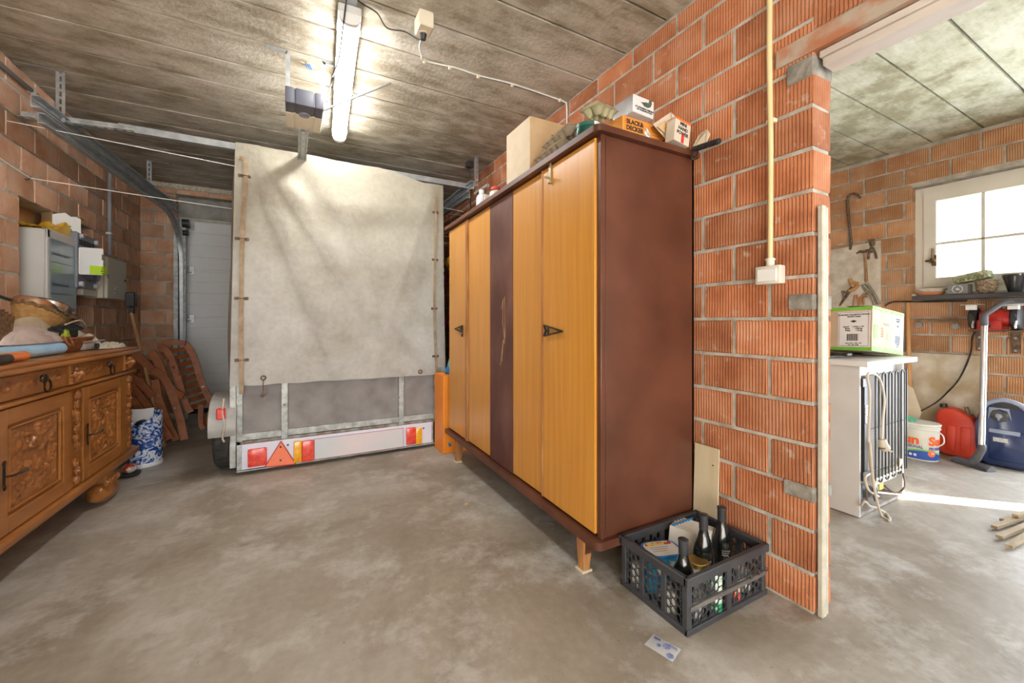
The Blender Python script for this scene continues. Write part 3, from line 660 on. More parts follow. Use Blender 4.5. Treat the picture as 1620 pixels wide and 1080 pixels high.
leg(1.085, 1.36, -.008, .0); leg(1.085, 2.82, -.008, .03); leg(1.56, 1.36, 0, 0); leg(1.56, 2.82, 0, .03)
# ------------------------------------------------------------------ on the wardrobe
ZT = 1.801+.013
def topz(y): return 1.800+(y-2.1)*-.022*(.9)/.9
def carton(o, x0, x1, y0, y1, z0, z1, rot=0, m=m_card, flaps=True):
    pass
zb = topz(1.95)+.002
mb = thing('moving_box', 'tall plain cardboard moving box marked BENITO on top of the wardrobe', 'box', (1.27, 1.93, zb))
ya, yb_ = 1.795, 2.06; xa_, xb_ = 1.075, 1.40; zt = PX(852, 171, xa_).z
obj('box_body', B(xa_, xb_, ya, yb_, zb, zt, bev=.003), m_card, mb)
obj('pale_side', B(xa_-.0015, xa_+.001, ya+.004, yb_-.004, zb+.003, zt-.003), m_cardp, mb, label='pale cardboard side')  # room-side face in a paler card colour than the body
M_ = MT((xa_+.135, ya-.0008, PY(905, 222, ya).z+.025), (1, 0, 0), (0, 0, 1))
p = PY(886, 221, ya); text('lettering', 'BENITO', .040, m_inkbrown, mb, MT((p.x+.012, ya-.001, p.z), (1, 0, 0), (0, 0, 1)))
bm = bmesh.new(); p = PY(886, 234, ya)
for k in range(22): box(bm, p.x-.025+k*.0042, p.x-.025+k*.0042+(.0028 if k % 3 else .0014), ya-.0012, ya, p.z-.012, p.z+.012)
obj('bar_code', bm, m_inkbrown, mb, kind='stuff')
# bottles at the far end
def bottle_small(name, label, cat, u, vtop, y, x, r, cap, mb_, mc, grp=None):
    z0 = topz(y)+.002; zt = PX(u, vtop, x).z
    t_ = thing(name, label, cat, (x, y, z0)); bm = bmesh.new(); h_ = zt-z0
    lathe(bm, [(r*.95, 0), (r, .006), (r, h_*.62), (r*.8, h_*.74), (r*.45, h_*.82), (r*.45, h_*.86)], 20, (x, y, z0)); obj('bottle_body', bm, mb_, t_)
    bm = bmesh.new(); lathe(bm, [(r*cap, h_*.84), (r*cap, h_), (r*cap*.9, h_+.003)], 18, (x, y, z0)); obj('cap', bm, mc, t_); return t_
yy = PX(762, 300, 1.12).y
bt = bottle_small('bottle', 'white plastic bottle with blue label lines at the far end of the wardrobe top', 'bottle', 764, 300, yy, 1.12, .036, .5, m_white, m_white)
bm = bmesh.new()
z0 = topz(yy)
lathe(bm, [(.0365, .03), (.0365, .075)], 20, (1.12, yy, z0)); obj('bottle_label', bm, mat('pale_blue_label', (.52, .60, .72), (.78, .80, .84), .5, scale=60, stretch=(.2, .2, 4)), bt)
yy = PX(783, 305, 1.12).y-.0
jt = bottle_small('jar', 'clear jar with a red lid on the wardrobe top beside the white bottle', 'jar', 781, 299, yy, 1.125, .04, .75, mat('dusty_glass', (.62, .60, .48), (.70, .68, .58), .25, scale=20), mat('red_lid', (.62, .06, .05), None, .5))
single('folded_card', B(1.10, 1.14, PX(771, 300, 1.12).y-.004, PX(771, 300, 1.12).y+.004, topz(2.5)+.002, PX(771, 308, 1.12).z), m_paper, 'narrow white card standing between the bottle and the red-lidded jar', 'card')
# egg cartons
m_egg = mat('pale_yellow_pulp', (.68, .63, .40), (.76, .72, .50), .9, scale=40, bump=.001)
m_eggp = mat('pinkish_grey_pulp', (.58, .48, .35), (.68, .58, .44), .9, scale=40, bump=.001)
def egg_carton(M_, nx, ny, label, m, peaks=True, group='egg cartons on the wardrobe'):
    t_ = thing('egg_carton', label, 'egg carton', M_.translation, 0, group); M_ = M_ @ Matrix.Diagonal((1, 1, .78, 1))
    px = .046
    def base(s, t):
        x = (s-.5)*nx*px*1.12; y = (t-.5)*ny*px*1.12
        cx_ = abs(math.sin(pi*s*nx)); cy_ = abs(math.sin(pi*t*ny)); e = min(s, 1-s)*nx; e2 = min(t, 1-t)*ny; k = min(1, e*3, e2*3)
        return M_ @ Vector((x*(.86+.14*(1-k)), y*(.86+.14*(1-k)), .045-.043*(cx_*cy_)**.5*k))
    bm = bmesh.new(); grid(bm, nx*6, ny*6, base); bmesh.ops.solidify(bm, geom=list(bm.faces), thickness=.002); obj('tray', bm, m, t_)
    def lid(s, t):
        x = (s-.5)*nx*px*1.14; y = (t-.5)*ny*px*1.14; e = min(s, 1-s)*8; e2 = min(t, 1-t)*5; k = min(1, e, e2)
        return M_ @ Vector((x*(1-.10*k), y*(1-.14*k), .046+.034*min(1, k*1.2)-.006*(abs(math.sin(pi*s*nx*.5)))**4*k))
    bm = bmesh.new(); grid(bm, 24, 14, lid); bmesh.ops.solidify(bm, geom=list(bm.faces), thickness=.002); obj('lid', bm, m, t_)
    return t_
zt_ = topz(1.5)+.004
egg_carton(Matrix.Translation((1.10, 1.60, zt_)) @ Matrix.Rotation(R(88), 4, 'Z'), 5, 2, 'lowest pale egg carton behind the green tin', m_eggp)
egg_carton(Matrix.Translation((1.125, 1.57, zt_+.066)) @ Matrix.Rotation(R(84), 4, 'Z') @ Matrix.Rotation(R(-4), 4, 'X'), 5, 2, 'pinkish middle egg carton stacked at the back of the pile', m_eggp)
egg_carton(Matrix.Translation((1.20, 1.40, zt_+.128)) @ Matrix.Rotation(R(14), 4, 'Z') @ Matrix.Rotation(R(-6), 4, 'Y'), 3, 2, 'pale yellow six-egg carton propped on top above the green tin', m_egg)
# green tin
yy = 1.36; z0 = topz(yy)+.002
tn = thing('cake_tin', 'round dark green tin at the front corner of the wardrobe top', 'tin', (1.10, yy, z0))
bm = bmesh.new(); lathe(bm, [(.05, 0), (.052, .004), (.052, .045)], 28, (1.10, yy, z0)); obj('tin_body', bm, mat('dark_green_tin', (.012, .07, .05), (.02, .10, .07), .25, .3), tn)
bm = bmesh.new(); lathe(bm, [(.054, .044), (.054, .058), (.05, .060), (0, .060)], 28, (1.10, yy, z0)); obj('lid', bm, mat('green_lid', (.02, .12, .09), None, .35), tn)
bm = bmesh.new()
for k in range(5): a = R(262+k*7); box(bm, -.0005, .0005, -.003, .003, .045, .058, M=Matrix.Translation((1.10, yy, z0)) @ Matrix.Rotation(a, 4, 'Z') @ Matrix.Translation((.0545, 0, 0)))
obj('price_sticker', bm, m_paper, tn)
# orange tool box
m_tool = mat('orange_tool_carton', (.70, .27, .04), (.76, .32, .06), .6, scale=6)
ox0, ox1, oy0, oy1 = PY(985, 190, 1.33).x, PY(1053, 200, 1.33).x, 1.33, 1.47
z0 = topz(1.4)+.002; z1 = PY(985, 181, 1.33).z
tbx = thing('tool_box_carton', 'flat orange BLACK & DECKER tool carton lying on the wardrobe top', 'box', ((ox0+ox1)/2, 1.4, z0))
obj('carton', B(ox0, ox1, oy0, oy1, z0, z1, bev=.002), m_tool, tbx)
obj('carton_edge', B(ox0, ox0+.004, oy0-.001, oy0, z0+.002, z1-.002), mat('light_orange_edge', (.80, .42, .12), None, .6), tbx)
hh = z1-z0
def onbox(fx, fz): return (ox0+(ox1-ox0)*fx, oy0-.0008, z0+hh*fz)
text('lettering', 'BLACK&\nDECKER', hh*.20, m_ink, tbx, MT(onbox(.27, .74), (1, 0, 0), (0, 0, 1)), bold=.0012, sx=1.0)
bm = bmesh.new(); lathe(bm, [(.006, 0), (.006, .001), (0, .001)], 6, M=MT(onbox(.075, .84), (1, 0, 0), (0, 0, 1))); obj('hexagon_mark', bm, mat('red_orange_ink', (.80, .12, .02), None, .6), tbx)
bm = bmesh.new(); prism(bm, [(-.018, -.022), (.014, -.022), (.02, .0), (.0, .03), (-.01, .034), (-.02, .01)], (0, -.0006, 0), onbox(.56, .56)); obj('picture_print', bm, mat('grey_print', (.25, .27, .30), (.75, .75, .72), .6, scale=60, contrast=(.45, .5)), tbx)
bm = bmesh.new()
for k in range(7): box(bm, ox0+(ox1-ox0)*.66, ox0+(ox1-ox0)*(.93-.03*(k % 3)), oy0-.0008, oy0, z0+hh*(.12+k*.10), z0+hh*(.12+k*.10)+.0035)
obj('small_print', bm, mat('brown_print', (.52, .20, .03), None, .6), tbx, kind='stuff')
# round cable on the carton's left end
bm = bmesh.new(); q = Vector((ox0-.0006, 1.40, z0+hh*.5))
for k in range(2): tube(bm, [q+Vector((-.001-k*.006, .024*cos(a*pi/8), .024*sin(a*pi/8))) for a in range(16)], .006, 6, closed=True)
obj('ring_print', bm, mat('silver_print', (.55, .56, .58), None, .4), tbx)
# silver / white carton leaning on top
o1_, o2_, o3_ = PY(1001, 177, 1.345), PY(1034, 190, 1.345), PY(1002, 149, 1.345)
M_ = MT(o1_+Vector((0, .075, .004)), o2_-o1_, o3_-o1_)
sv = thing('silver_carton', 'tilted silver and white carton with a dark leaf picture on the orange carton', 'box', M_.translation)
M_ = M_ @ Matrix.Rotation(pi/2, 4, 'X') @ Matrix.Identity(4)
M_ = MT(M_.translation, o2_-o1_, Vector((0, 1, 0)))
wd_, dp_, hg_ = (o2_-o1_).length, .13, (o3_-o1_).length
obj('carton', B(0, wd_, -.075, dp_-.075, 0.0, hg_, bev=.002, M=M_), mat('white_print_card', (.66, .67, .70), (.72, .72, .74), .45, scale=4), sv)
obj('foil_side', B(-.0015, .001, -.073, dp_-.077, .002, hg_-.002, M=M_), mat('crumpled_foil', (.50, .52, .58), (.78, .80, .84), .22, .9, scale=7, bump=.002, bscale=16), sv)
ax = M_.to_3x3() @ Vector((1, 0, 0)); az = M_.to_3x3() @ Vector((0, 0, 1))
def onsv(a, b): return M_ @ Vector((a, -.076, b))
bm = bmesh.new(); prism(bm, [(0, 0), (.012, -.010), (.035, -.012), (.052, -.004), (.060, .010), (.060, .034), (.044, .030), (.040, .012), (.022, .010), (.008, .006), (-.01, .002)], M_.to_3x3() @ Vector((0, -.0008, 0)), onsv(.055, .052), ax, az); obj('leaf_picture', bm, mat('dark_green_print', (.05, .08, .05), (.13, .16, .11), .6, scale=30), sv)
text('lettering', 'KIT ISTRUMENTI DISEGNO\nKIT HUMIDIFICATION', .0098, m_ink, sv, MT(onsv(.072, .024), ax, az), bold=.0003)
# opened carton with carrying flap, small cream carton, torn piece
m_oc = mat('worn_cream_orange_carton', (.60, .50, .38), (.70, .60, .48), .8, scale=12)
oc = thing('open_carton', 'battered open cream and orange carton behind the small printed box', 'box', (1.60-.06, 1.38, topz(1.38)))
def plank3(bm, pts, th=.003):
    P = [Vector(p) for p in pts]; n = (P[1]-P[0]).cross(P[2]-P[0]).normalized()*th
    A = [bm.verts.new(p) for p in P]; D = [bm.verts.new(p+n) for p in P]; bm.faces.new(A); bm.faces.new(D[::-1])
    for i in range(len(P)): j = (i+1) % len(P); bm.faces.new((A[i], D[i], D[j], A[j]))
def Q(u, v, y): return PY(u, v, y)
bm = bmesh.new(); plank3(bm, [Q(1034, 197, 1.29), Q(1062, 178, 1.30), Q(1073, 205, 1.29), Q(1056, 222, 1.28)]); plank3(bm, [Q(1034, 197, 1.29), Q(1062, 178, 1.30), Q(1058, 188, 1.36), Q(1030, 204, 1.36)])
obj('carton_side', bm, m_oc, oc)
bm = bmesh.new(); plank3(bm, [Q(1062, 178, 1.295), Q(1081, 197, 1.27), Q(1078, 214, 1.27), Q(1064, 200, 1.28)]); obj('flap', bm, m_cardp, oc)
bm = bmesh.new(); plank3(bm, [Q(1040, 200, 1.280), Q(1052, 190, 1.283), Q(1066, 207, 1.278), Q(1057, 214, 1.272)]); obj('orange_panel', bm, mat('orange_brown_print', (.62, .34, .12), (.66, .54, .36), .8, scale=12), oc)
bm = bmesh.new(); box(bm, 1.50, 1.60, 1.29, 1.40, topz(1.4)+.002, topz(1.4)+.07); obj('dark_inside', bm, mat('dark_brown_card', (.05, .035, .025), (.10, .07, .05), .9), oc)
sm = thing('printed_carton', 'small tilted cream carton with red-edged top and black lettering at the wardrobe corner', 'box', (1.62-.02, 1.33, topz(1.33)))
p0_, p1_, p2_, p3_ = Q(1066, 220, 1.215), Q(1081, 194, 1.215), Q(1104, 207, 1.215), Q(1090, 234, 1.215)
ax = (p2_-p1_).normalized(); up_ = (p1_-p0_).normalized(); wdx = (p2_-p1_).length; hgt = (p1_-p0_).length
M_ = MT(p0_, ax, up_)
obj('carton', B(0, wdx, 0, hgt, -.05, 0, bev=.0015, M=M_), mat('cream_print_card', (.62, .54, .44), (.70, .63, .52), .7, scale=8), sm)
bm = B(0, wdx, hgt-.009, hgt+.001, -.049, .001, M=M_); obj('red_edge', bm, mat('orange_red_edge', (.72, .17, .03), None, .6), sm)
text('lettering', 'MINI\nHAND\nPOWER', hgt*.20, m_ink, sm, M_ @ Matrix.Translation((wdx*.5, hgt*.60, .0012)), bold=.0006)
obj('red_stripe', B(wdx*.45, wdx*.62, .002, hgt*.4, 0, .0012, M=M_), mat('red_ink', (.66, .03, .04), None, .6), sm)
bm = bmesh.new(); plank3(bm, [Q(1094, 236, 1.21), Q(1106, 212, 1.19), Q(1119, 204, 1.14), Q(1123, 212, 1.13), Q(1116, 228, 1.15)]); single('torn_cardboard', bm, m_cardp, 'torn strip of brown cardboard leaning beside the black handle', 'cardboard')
rd = thing('rubber_grip', 'black ribbed rubber handle sticking out over the right edge of the wardrobe', 'handle', (1.62, 1.28, topz(1.28)))
q0, q1 = Q(1098, 236, 1.20), Q(1138, 223, 1.06); bm = bmesh.new()
n_ = 9
for k in range(n_): a = q0.lerp(q1, k/n_); b = q0.lerp(q1, (k+.8)/n_); cyl(bm, a, b, .0125, n=12)
cyl(bm, q0, q1, .0112, n=12); obj('grip', bm, m_black, rd)
bm = bmesh.new(); tube(bm, smooth_path([q0, Q(1094, 248, 1.20), Q(1098, 252, 1.195), Q(1104, 240, 1.19), Q(1096, 234, 1.21)], 6), .003, 6); obj('wire_loop', bm, m_dkmetal, rd)
# things lying under the wardrobe
bm = bmesh.new(); lathe(bm, [(.05, 0), (.07, .02), (.075, .06), (.07, .062), (.045, .012), (0, .01)], 20, (1.27, 2.33, .001)); single('dark_bowl', bm, m_black, 'dark bowl pushed under the middle of the wardrobe', 'bowl')
m_foil = mat('foil_scrap', (.55, .56, .58), (.72, .72, .74), .35, .4, scale=90)
def scrap(u, v, sx, sy, rot, m, label, name='paper_scrap', cat='litter', h_=.004):
    q = PZ(u, v, 0); bm = bmesh.new(); rn = random.Random(int(u*7+v))
    grid(bm, 6, 4, lambda s, t: Vector(((s-.5)*sx, (t-.5)*sy, .0015+h_*rn.random())))
    bmesh.ops.solidify(bm, geom=list(bm.faces), thickness=.0008)
    bm.transform(Matrix.Translation((q.x, q.y, 0)) @ Matrix.Rotation(rot, 4, 'Z')); return single(name, bm, m, label, cat)
scrap(866, 829, .075, .022, R(-50), m_foil, 'silver blister strip on the floor under the near wardrobe doors', 'blister_strip')
scrap(855, 803, .03, .02, .3, m_paper, 'small crumpled white scrap under the wardrobe edge')
scrap(843, 793, .025, .02, 1.1, m_foil, 'tiny silvery scrap under the wardrobe edge, farther back')
scrap(737, 798, .03, .02, .5, mat('dry_leaf', (.60, .46, .26), (.68, .56, .36), .8), 'small dry yellow leaf on the open floor', 'dry_leaf', 'leaf')
# printed paper on the floor
P_ = [PZ(1034, 1003, .002), PZ(1078, 1027, .002), PZ(1064, 1047, .002), PZ(1019, 1019, .002)]
pp = thing('paper_sachet', 'white sachet with blue printed marks on the floor in front of the crate', 'paper', (P_[0]+P_[2])/2)
bm = bmesh.new(); grid(bm, 6, 4, lambda s, t: P_[0].lerp(P_[1], s).lerp(P_[3].lerp(P_[2], s), t)+Vector((0, 0, .004*sin(s*3)*sin(t*3)))); bmesh.ops.solidify(bm, geom=list(bm.faces), thickness=.001); obj('sachet', bm, m_paper, pp)
bm = bmesh.new(); rn = random.Random(5)
m_blue = mat('blue_ink', (.10, .13, .42), None, .6)
def onpp(s, t): return P_[0].lerp(P_[1], s).lerp(P_[3].lerp(P_[2], s), t)+Vector((0, 0, .0052*sin(s*3)*sin(t*3)+.0012))
for (cs, ct, r_) in ((.62, .42, .011), (.86, .8, .010), (.40, .62, .006)):
    c_ = onpp(cs, ct); tube(bm, [c_+Vector((r_*cos(a), r_*sin(a), 0)) for a in [k*pi/7 for k in range(14)]], .0008, 4, closed=True)
    for k in range(4): d_ = Vector((cos(2+k*.2), sin(2+k*.2), 0)); e_ = Vector((-d_.y, d_.x, 0)); o_ = c_+e_*(k-1.5)*r_*.4; tube(bm, [o_-d_*r_*.6, o_+d_*r_*.6], .0008, 4)
for k in range(8):
    s_ = .08+.03*k; tube(bm, [onpp(s_, .12), onpp(s_+.06, .3)], .0007, 4)
for k in range(7):
    s_ = .62+.045*k; tube(bm, [onpp(s_, .12), onpp(s_+.04, .28)], .0007, 4)
obj('printed_mark', bm, m_blue, pp, kind='stuff')

# ------------------------------------------------------------------ covered trailer
tlr = thing('trailer', 'small galvanised trailer with a tall beige canvas cover parked nose to the garage door', 'trailer', (.37, 4.1, 0))
def tarp_mat():
    m = bpy.data.materials.new('mildewed_canvas'); m.use_nodes = True; nt = m.node_tree; N = nt.nodes; L = nt.links
    b = N['Principled BSDF']; b.inputs['Roughness'].default_value = .62
    tc = N.new('ShaderNodeTexCoord')
    n = N.new('ShaderNodeTexNoise'); n.inputs['Scale'].default_value = 2.6; n.inputs['Detail'].default_value = 10; n.inputs['Roughness'].default_value = .65; L.new(tc.outputs['Object'], n.inputs['Vector'])
    rp = N.new('ShaderNodeValToRGB'); e = rp.color_ramp.elements; e[0].position = .3; e[0].color = (.32, .30, .26, 1); e[1].position = .75; e[1].color = (.48, .48, .465, 1); k = e.new(.5); k.color = (.40, .39, .36, 1)
    L.new(n.outputs[0], rp.inputs[0]); 
    n2 = N.new('ShaderNodeTexNoise'); n2.inputs['Scale'].default_value = 30; n2.inputs['Detail'].default_value = 6; L.new(tc.outputs['Object'], n2.inputs['Vector'])
    r2 = N.new('ShaderNodeMapRange'); r2.inputs[3].default_value = .84; r2.inputs[4].default_value = 1.16; L.new(n2.outputs[0], r2.inputs[0])
    hs = N.new('ShaderNodeHueSaturation'); L.new(r2.outputs[0], hs.inputs['Value']); L.new(rp.outputs[0], hs.inputs['Color'])
    sx = N.new('ShaderNodeSeparateXYZ'); L.new(tc.outputs['Object'], sx.inputs[0]); mz = N.new('ShaderNodeMapRange'); mz.inputs[1].default_value = 1.0; mz.inputs[2].default_value = 2.1; L.new(sx.outputs[2], mz.inputs[0])
    my = N.new('ShaderNodeMixRGB'); my.blend_type = 'MULTIPLY'; my.inputs[2].default_value = (.86, .82, .70, 1); L.new(mz.outputs[0], my.inputs[0]); L.new(hs.outputs[0], my.inputs[1]); L.new(my.outputs[0], b.inputs['Base Color'])
    bp = N.new('ShaderNodeBump'); bp.inputs['Distance'].default_value = .003; L.new(n2.outputs[0], bp.inputs['Height']); L.new(bp.outputs[0], b.inputs['Normal'])
    return m
m_tarp = tarp_mat()
TY = 3.35
top_px = [(372, 224), (400, 229), (450, 238), (500, 247), (550, 258), (600, 265), (640, 277), (670, 289), (701, 293)]
top_z = [(PY(u, v, TY).x, PY(u, v, TY).z) for u, v in top_px]
def topline(x):
    for (x0, z0), (x1, z1) in zip(top_z, top_z[1:]):
        if x <= x1: t = max(0, (x-x0)/(x1-x0)); return z0+(z1-z0)*t
    return top_z[-1][1]
bl, br = PY(364, 611, TY), PY(704, 591, TY)
def tback(s, t):
    xl = top_z[0][0]+(bl.x-top_z[0][0])*t+.012*sin(t*5)*0; xr = top_z[-1][0]+(br.x-top_z[-1][0])*t
    x = xl+(xr-xl)*s; zt = topline(top_z[0][0]+(top_z[-1][0]-top_z[0][0])*s); zb = bl.z+(br.z-bl.z)*s+.004*sin(s*40)*(1-s)
    z = zt+(zb-zt)*t
    e = min(s, 1-s)*9; ek = min(1, e)
    y = 0
    y -= .011*math.exp(-((s-(.07+.70*t))/.016)**2)*min(1, t*8)*max(0, 1-t*.9)+.007*math.exp(-((s-(.02+.42*t))/.016)**2)*min(1, t*6)*(1-t*.6)+.006*math.exp(-((s-(.95-.35*t))/.02)**2)*min(1, t*5)
    def ridge(c0, c1, w_, a): c_ = c0+c1*t; return a*math.exp(-((s-c_)/w_)**2)
    y -= ridge(.10, .75, .05, .024*(1-.4*t))*min(1, t*6)
    y += ridge(.19, .78, .06, .018)*min(1, t*6)
    y -= ridge(.06, .42, .05, .016)*min(1, t*5)
    y += ridge(.00, .40, .05, .012)
    y -= .014*math.exp(-((t-.10-.10*sin(s*pi))/.05)**2)*ek
    y += .011*math.exp(-((t-.19-.12*sin(s*pi))/.05)**2)*ek
    y -= .016*math.exp(-((t-.32-.16*sin(s*pi*.9))/.08)**2)*ek*s
    y += ridge(1.02, -.25, .05, .012)
    p = Vector((x*3.0, 0, z*3.0)); y += .009*noise.noise(p)*ek+.0025*noise.noise(p*3.1)+.0012*noise.noise(p*9)
    y += .022*(sin(t*pi))*ek*.6-.014*max(0, min(1, (t-.6)/.36))-.004*(t > .9)
    return Vector((x, TY+y, z))
XRc = br.x; XLc = -.362
def side_l(s, t):
    base = tback(0, t); b_ = sin(min(1, s*4)*pi/2)*.058*(.45+.55*sin(t*pi*.9))
    return Vector((base.x-b_+.012*noise.noise(Vector((s*9, t*3, 1))), TY+s*1.62, base.z-(.02 if t < .01 else 0)*s*0+.0*t))
def side_r(s, t):
    base = tback(1, t); return Vector((base.x+.02*sin(min(1, s*4)*pi/2)*sin(t*pi), TY+s*1.62, base.z))
def roof(s, t):
    b0 = tback(t, 0); l = side_l(s, 0).x; r = side_r(s, 0).x
    return Vector((l+(r-l)*t, b0.y*(1-s)+(TY+1.62)*s, b0.z-.03*sin(s*pi)*sin(t*pi)))
bm = bmesh.new(); grid(bm, 70, 90, tback); grid(bm, 14, 60, side_l); grid(bm, 10, 30, side_r); grid(bm, 14, 70, roof)
grid(bm, 20, 30, lambda s, t: Vector((tback(s, 0).x*0+side_l(1, 0).x+(side_r(1, 0).x-side_l(1, 0).x)*s, TY+1.62, topline(tback(s, 0).x)+(.62-2.2)*t)))
bmesh.ops.remove_doubles(bm, verts=bm.verts, dist=.0004)
cover = obj('canvas_cover', bm, m_tarp, tlr, smooth=R(50))
# stitched hems
bm = bmesh.new()
V_ = grid(bm, 50, 2, lambda s, t: tback(.055+s*.945, 1-.035*(1-t))+Vector((0, -.005, .001-.004*0)))
grid(bm, 4, 40, lambda s, t: tback(.0+s*.10, t)+Vector((0, -.004-.004*(s > .01), 0)))
grid(bm, 3, 40, lambda s, t: tback(.945+s*.05, .04+t*.96)+Vector((0, -.005, 0)))
obj('hem', bm, m_tarp, cover, smooth=R(50))
def tpt(u, v, off=.012):
    q = PY(u, v, TY); xl = top_z[0][0]; xr = top_z[-1][0]; s = (q.x-xl)/(xr-xl); zt = topline(q.x); zb_ = bl.z+(br.z-bl.z)*s; t = (q.z-zt)/(zb_-zt)
    p = tback(min(1, max(0, s)), min(1, max(0, t))); return Vector((q.x, p.y-off, q.z))
m_strap = mat('worn_leather_strap', (.26, .17, .10), (.40, .30, .20), .7, scale=14, bump=.0006)
m_keep = mat('rusty_buckle', (.10, .055, .035), (.22, .15, .10), .6, .4, scale=40)
sl = [(379, 250), (386, 253), (389, 262), (388.5, 290), (385, 340), (383, 400), (382, 470), (382, 540), (383, 590), (383, 622)]
sr = [(687, 311), (689, 314), (688.5, 340), (688, 400), (687, 450), (686.5, 500), (688, 550), (689.5, 580), (690.5, 610)]
for pts in (sl, sr):
    P_ = [tpt(u, v, .019) for u, v in pts]; wd_ = .026 if pts is sl else .018
    bm = bmesh.new(); sweep(bm, smooth_path(P_, 4), wd_, .005, (0, 1, 0)); so_ = obj('strap', bm, m_strap, cover)
for pts, ks in ((sl, (279, 378, 472, 569)), (sr, (336, 411, 488, 563))):
    for v in ks:
        u = min(pts, key=lambda q: abs(q[1]-v))[0]; c_ = tpt(u, v, .012); w_ = .042 if pts is sl else .028
        bm = bmesh.new(); box(bm, c_.x-w_, c_.x+w_, c_.y-.004, c_.y+.002, c_.z-.010, c_.z+.010, bev=.002)
        tube(bm, [c_+Vector((-w_*.6, -.004, 0)), c_+Vector((-w_*.55, -.018, 0)), c_+Vector((w_*.55, -.018, 0)), c_+Vector((w_*.6, -.004, 0))], .003, 6)
        obj('strap_keeper', bm, m_keep, cover)
for u, v in ((417, 597), (663, 587)):
    c_ = tpt(u, v, .010); bm = bmesh.new(); tube(bm, [c_+Vector((.014*cos(a*pi/8), 0, .014*sin(a*pi/8))) for a in range(16)], .005, 6, closed=True); obj('eyelet', bm, m_keep, cover)
c_ = tpt(417, 600, .02); bm = bmesh.new(); tube(bm, [c_, c_+Vector((0, -.012, -.03)), c_+Vector((0, -.006, -.075)), c_+Vector((-.004, -.006, -.10))], .003, 6); blob(bm, c_+Vector((-.002, -.008, -.105)), (.012, .006, .012), 2, .1, n=8); obj('eyelet_hook', bm, m_keep, cover)
# body of the trailer
bx0, bx1 = -.325, 1.065
def z_at(u, v, y=3.335): return PY(u, v, y)
obj('tailgate_panel', B(bx0, bx1, 3.375, 3.387, .20, .80), m_greyply, tlr)
tg = bmesh.new()
xl_, xr_ = PY(378, 660, 3.36).x, PY(690, 640, 3.36).x
box(tg, xl_-.035, xl_+.022, 3.355, 3.378, .215, .80, bev=.002); box(tg, xr_-.022, xr_+.03, 3.355, 3.378, .20, .80, bev=.002)
box(tg, xl_-.035, xr_+.03, 3.352, 3.376, .222, .268, bev=.002)
for u in (450.5, 635): p = PY(u, 640, 3.35); box(tg, p.x-.022, p.x+.02, 3.345, 3.374, .19, .66, bev=.002)
tgf = obj('tailgate_frame', tg, m_zincd, tlr)
bm = bmesh.new(); box(bm, bx0, bx1, 3.36, 3.40, .192, .216, bev=.002); box(bm, PY(448, 690, 3.34).x-.02, PY(478, 690, 3.34).x, 3.33, 3.36, .185, .20, bev=.002); box(bm, PY(610, 690, 3.34).x, PY(660, 690, 3.34).x, 3.33, 3.36, .185, .20, bev=.002)
obj('chassis_beam', bm, m_rustz, tlr)
for u, v in ((450, 640), (632, 628)):
    p = PY(u, v, 3.345); bm = bmesh.new(); blob(bm, p+Vector((0, -.004, 0)), (.008, .006, .008), 1, .1, n=6); obj('bolt', bm, m_rustz, tlr)
bm = bmesh.new(); box(bm, PY(363, 700, 3.34).x, PY(372, 700, 3.34).x+.006, 3.335, 3.42, .045, .66, bev=.003); obj('corner_post', bm, m_zincd, tlr)
bm = bmesh.new(); box(bm, PY(693, 700, 3.34).x, PY(698, 700, 3.34).x, 3.335, 3.42, .03, .66, bev=.003); obj('corner_post', bm, m_zincd, tlr)
for x_ in (bx0-.012, bx1+.004): obj('side_wall', B(x_, x_+.012, 3.39, 4.95, .20, .80), m_greyply, tlr)
obj('front_wall', B(bx0, bx1, 4.94, 4.955, .20, .80), m_greyply, tlr)
obj('load_floor', B(bx0, bx1, 3.39, 4.94, .20, .215), m_greyply, tlr)
bm = bmesh.new()
for x_ in (0, .74): box(bm, x_-.02, x_+.02, 3.4, 5.1, .14, .20)
cyl(bm, (-.46, 3.57, .25), (1.20, 3.57, .25), .025); box(bm, .35, .40, 4.9, 5.45, .14, .20); obj('axle_frame', bm, m_zincd, tlr)
bm = bmesh.new(); box(bm, .34, .41, 5.40, 5.5, .12, .2, bev=.01); cyl(bm, (.375, 5.2, .001), (.375, 5.2, .3), .02); cyl(bm, (.355, 5.2, .06), (.395, 5.2, .06), .06); obj('jockey_wheel', bm, m_black, tlr)
for x0_, x1_ in ((-.485, -.375), (1.12, 1.23)):
    bm = bmesh.new(); yc = 3.575; r_ = .255
    prof = [(r_*.62, x0_), (r_*.9, x0_), (r_*.97, x0_+.012), (r_, x0_+.03), (r_, x1_-.03), (r_*.97, x1_-.012), (r_*.9, x1_), (r_*.62, x1_)]
    Mx = Matrix.Translation((0, yc, r_)) @ Matrix.Rotation(pi/2, 4, 'Y'); lathe(bm, prof, 40, M=Mx)
    wh = obj('wheel', bm, m_rubber, tlr); bm = bmesh.new(); lathe(bm, [(0, x0_+.03), (r_*.3, x0_+.03), (r_*.62, x0_+.01), (r_*.62, x1_-.01), (r_*.3, x1_-.03), (0, x1_-.03)], 24, M=Mx); obj('rim', bm, m_zincd, wh)
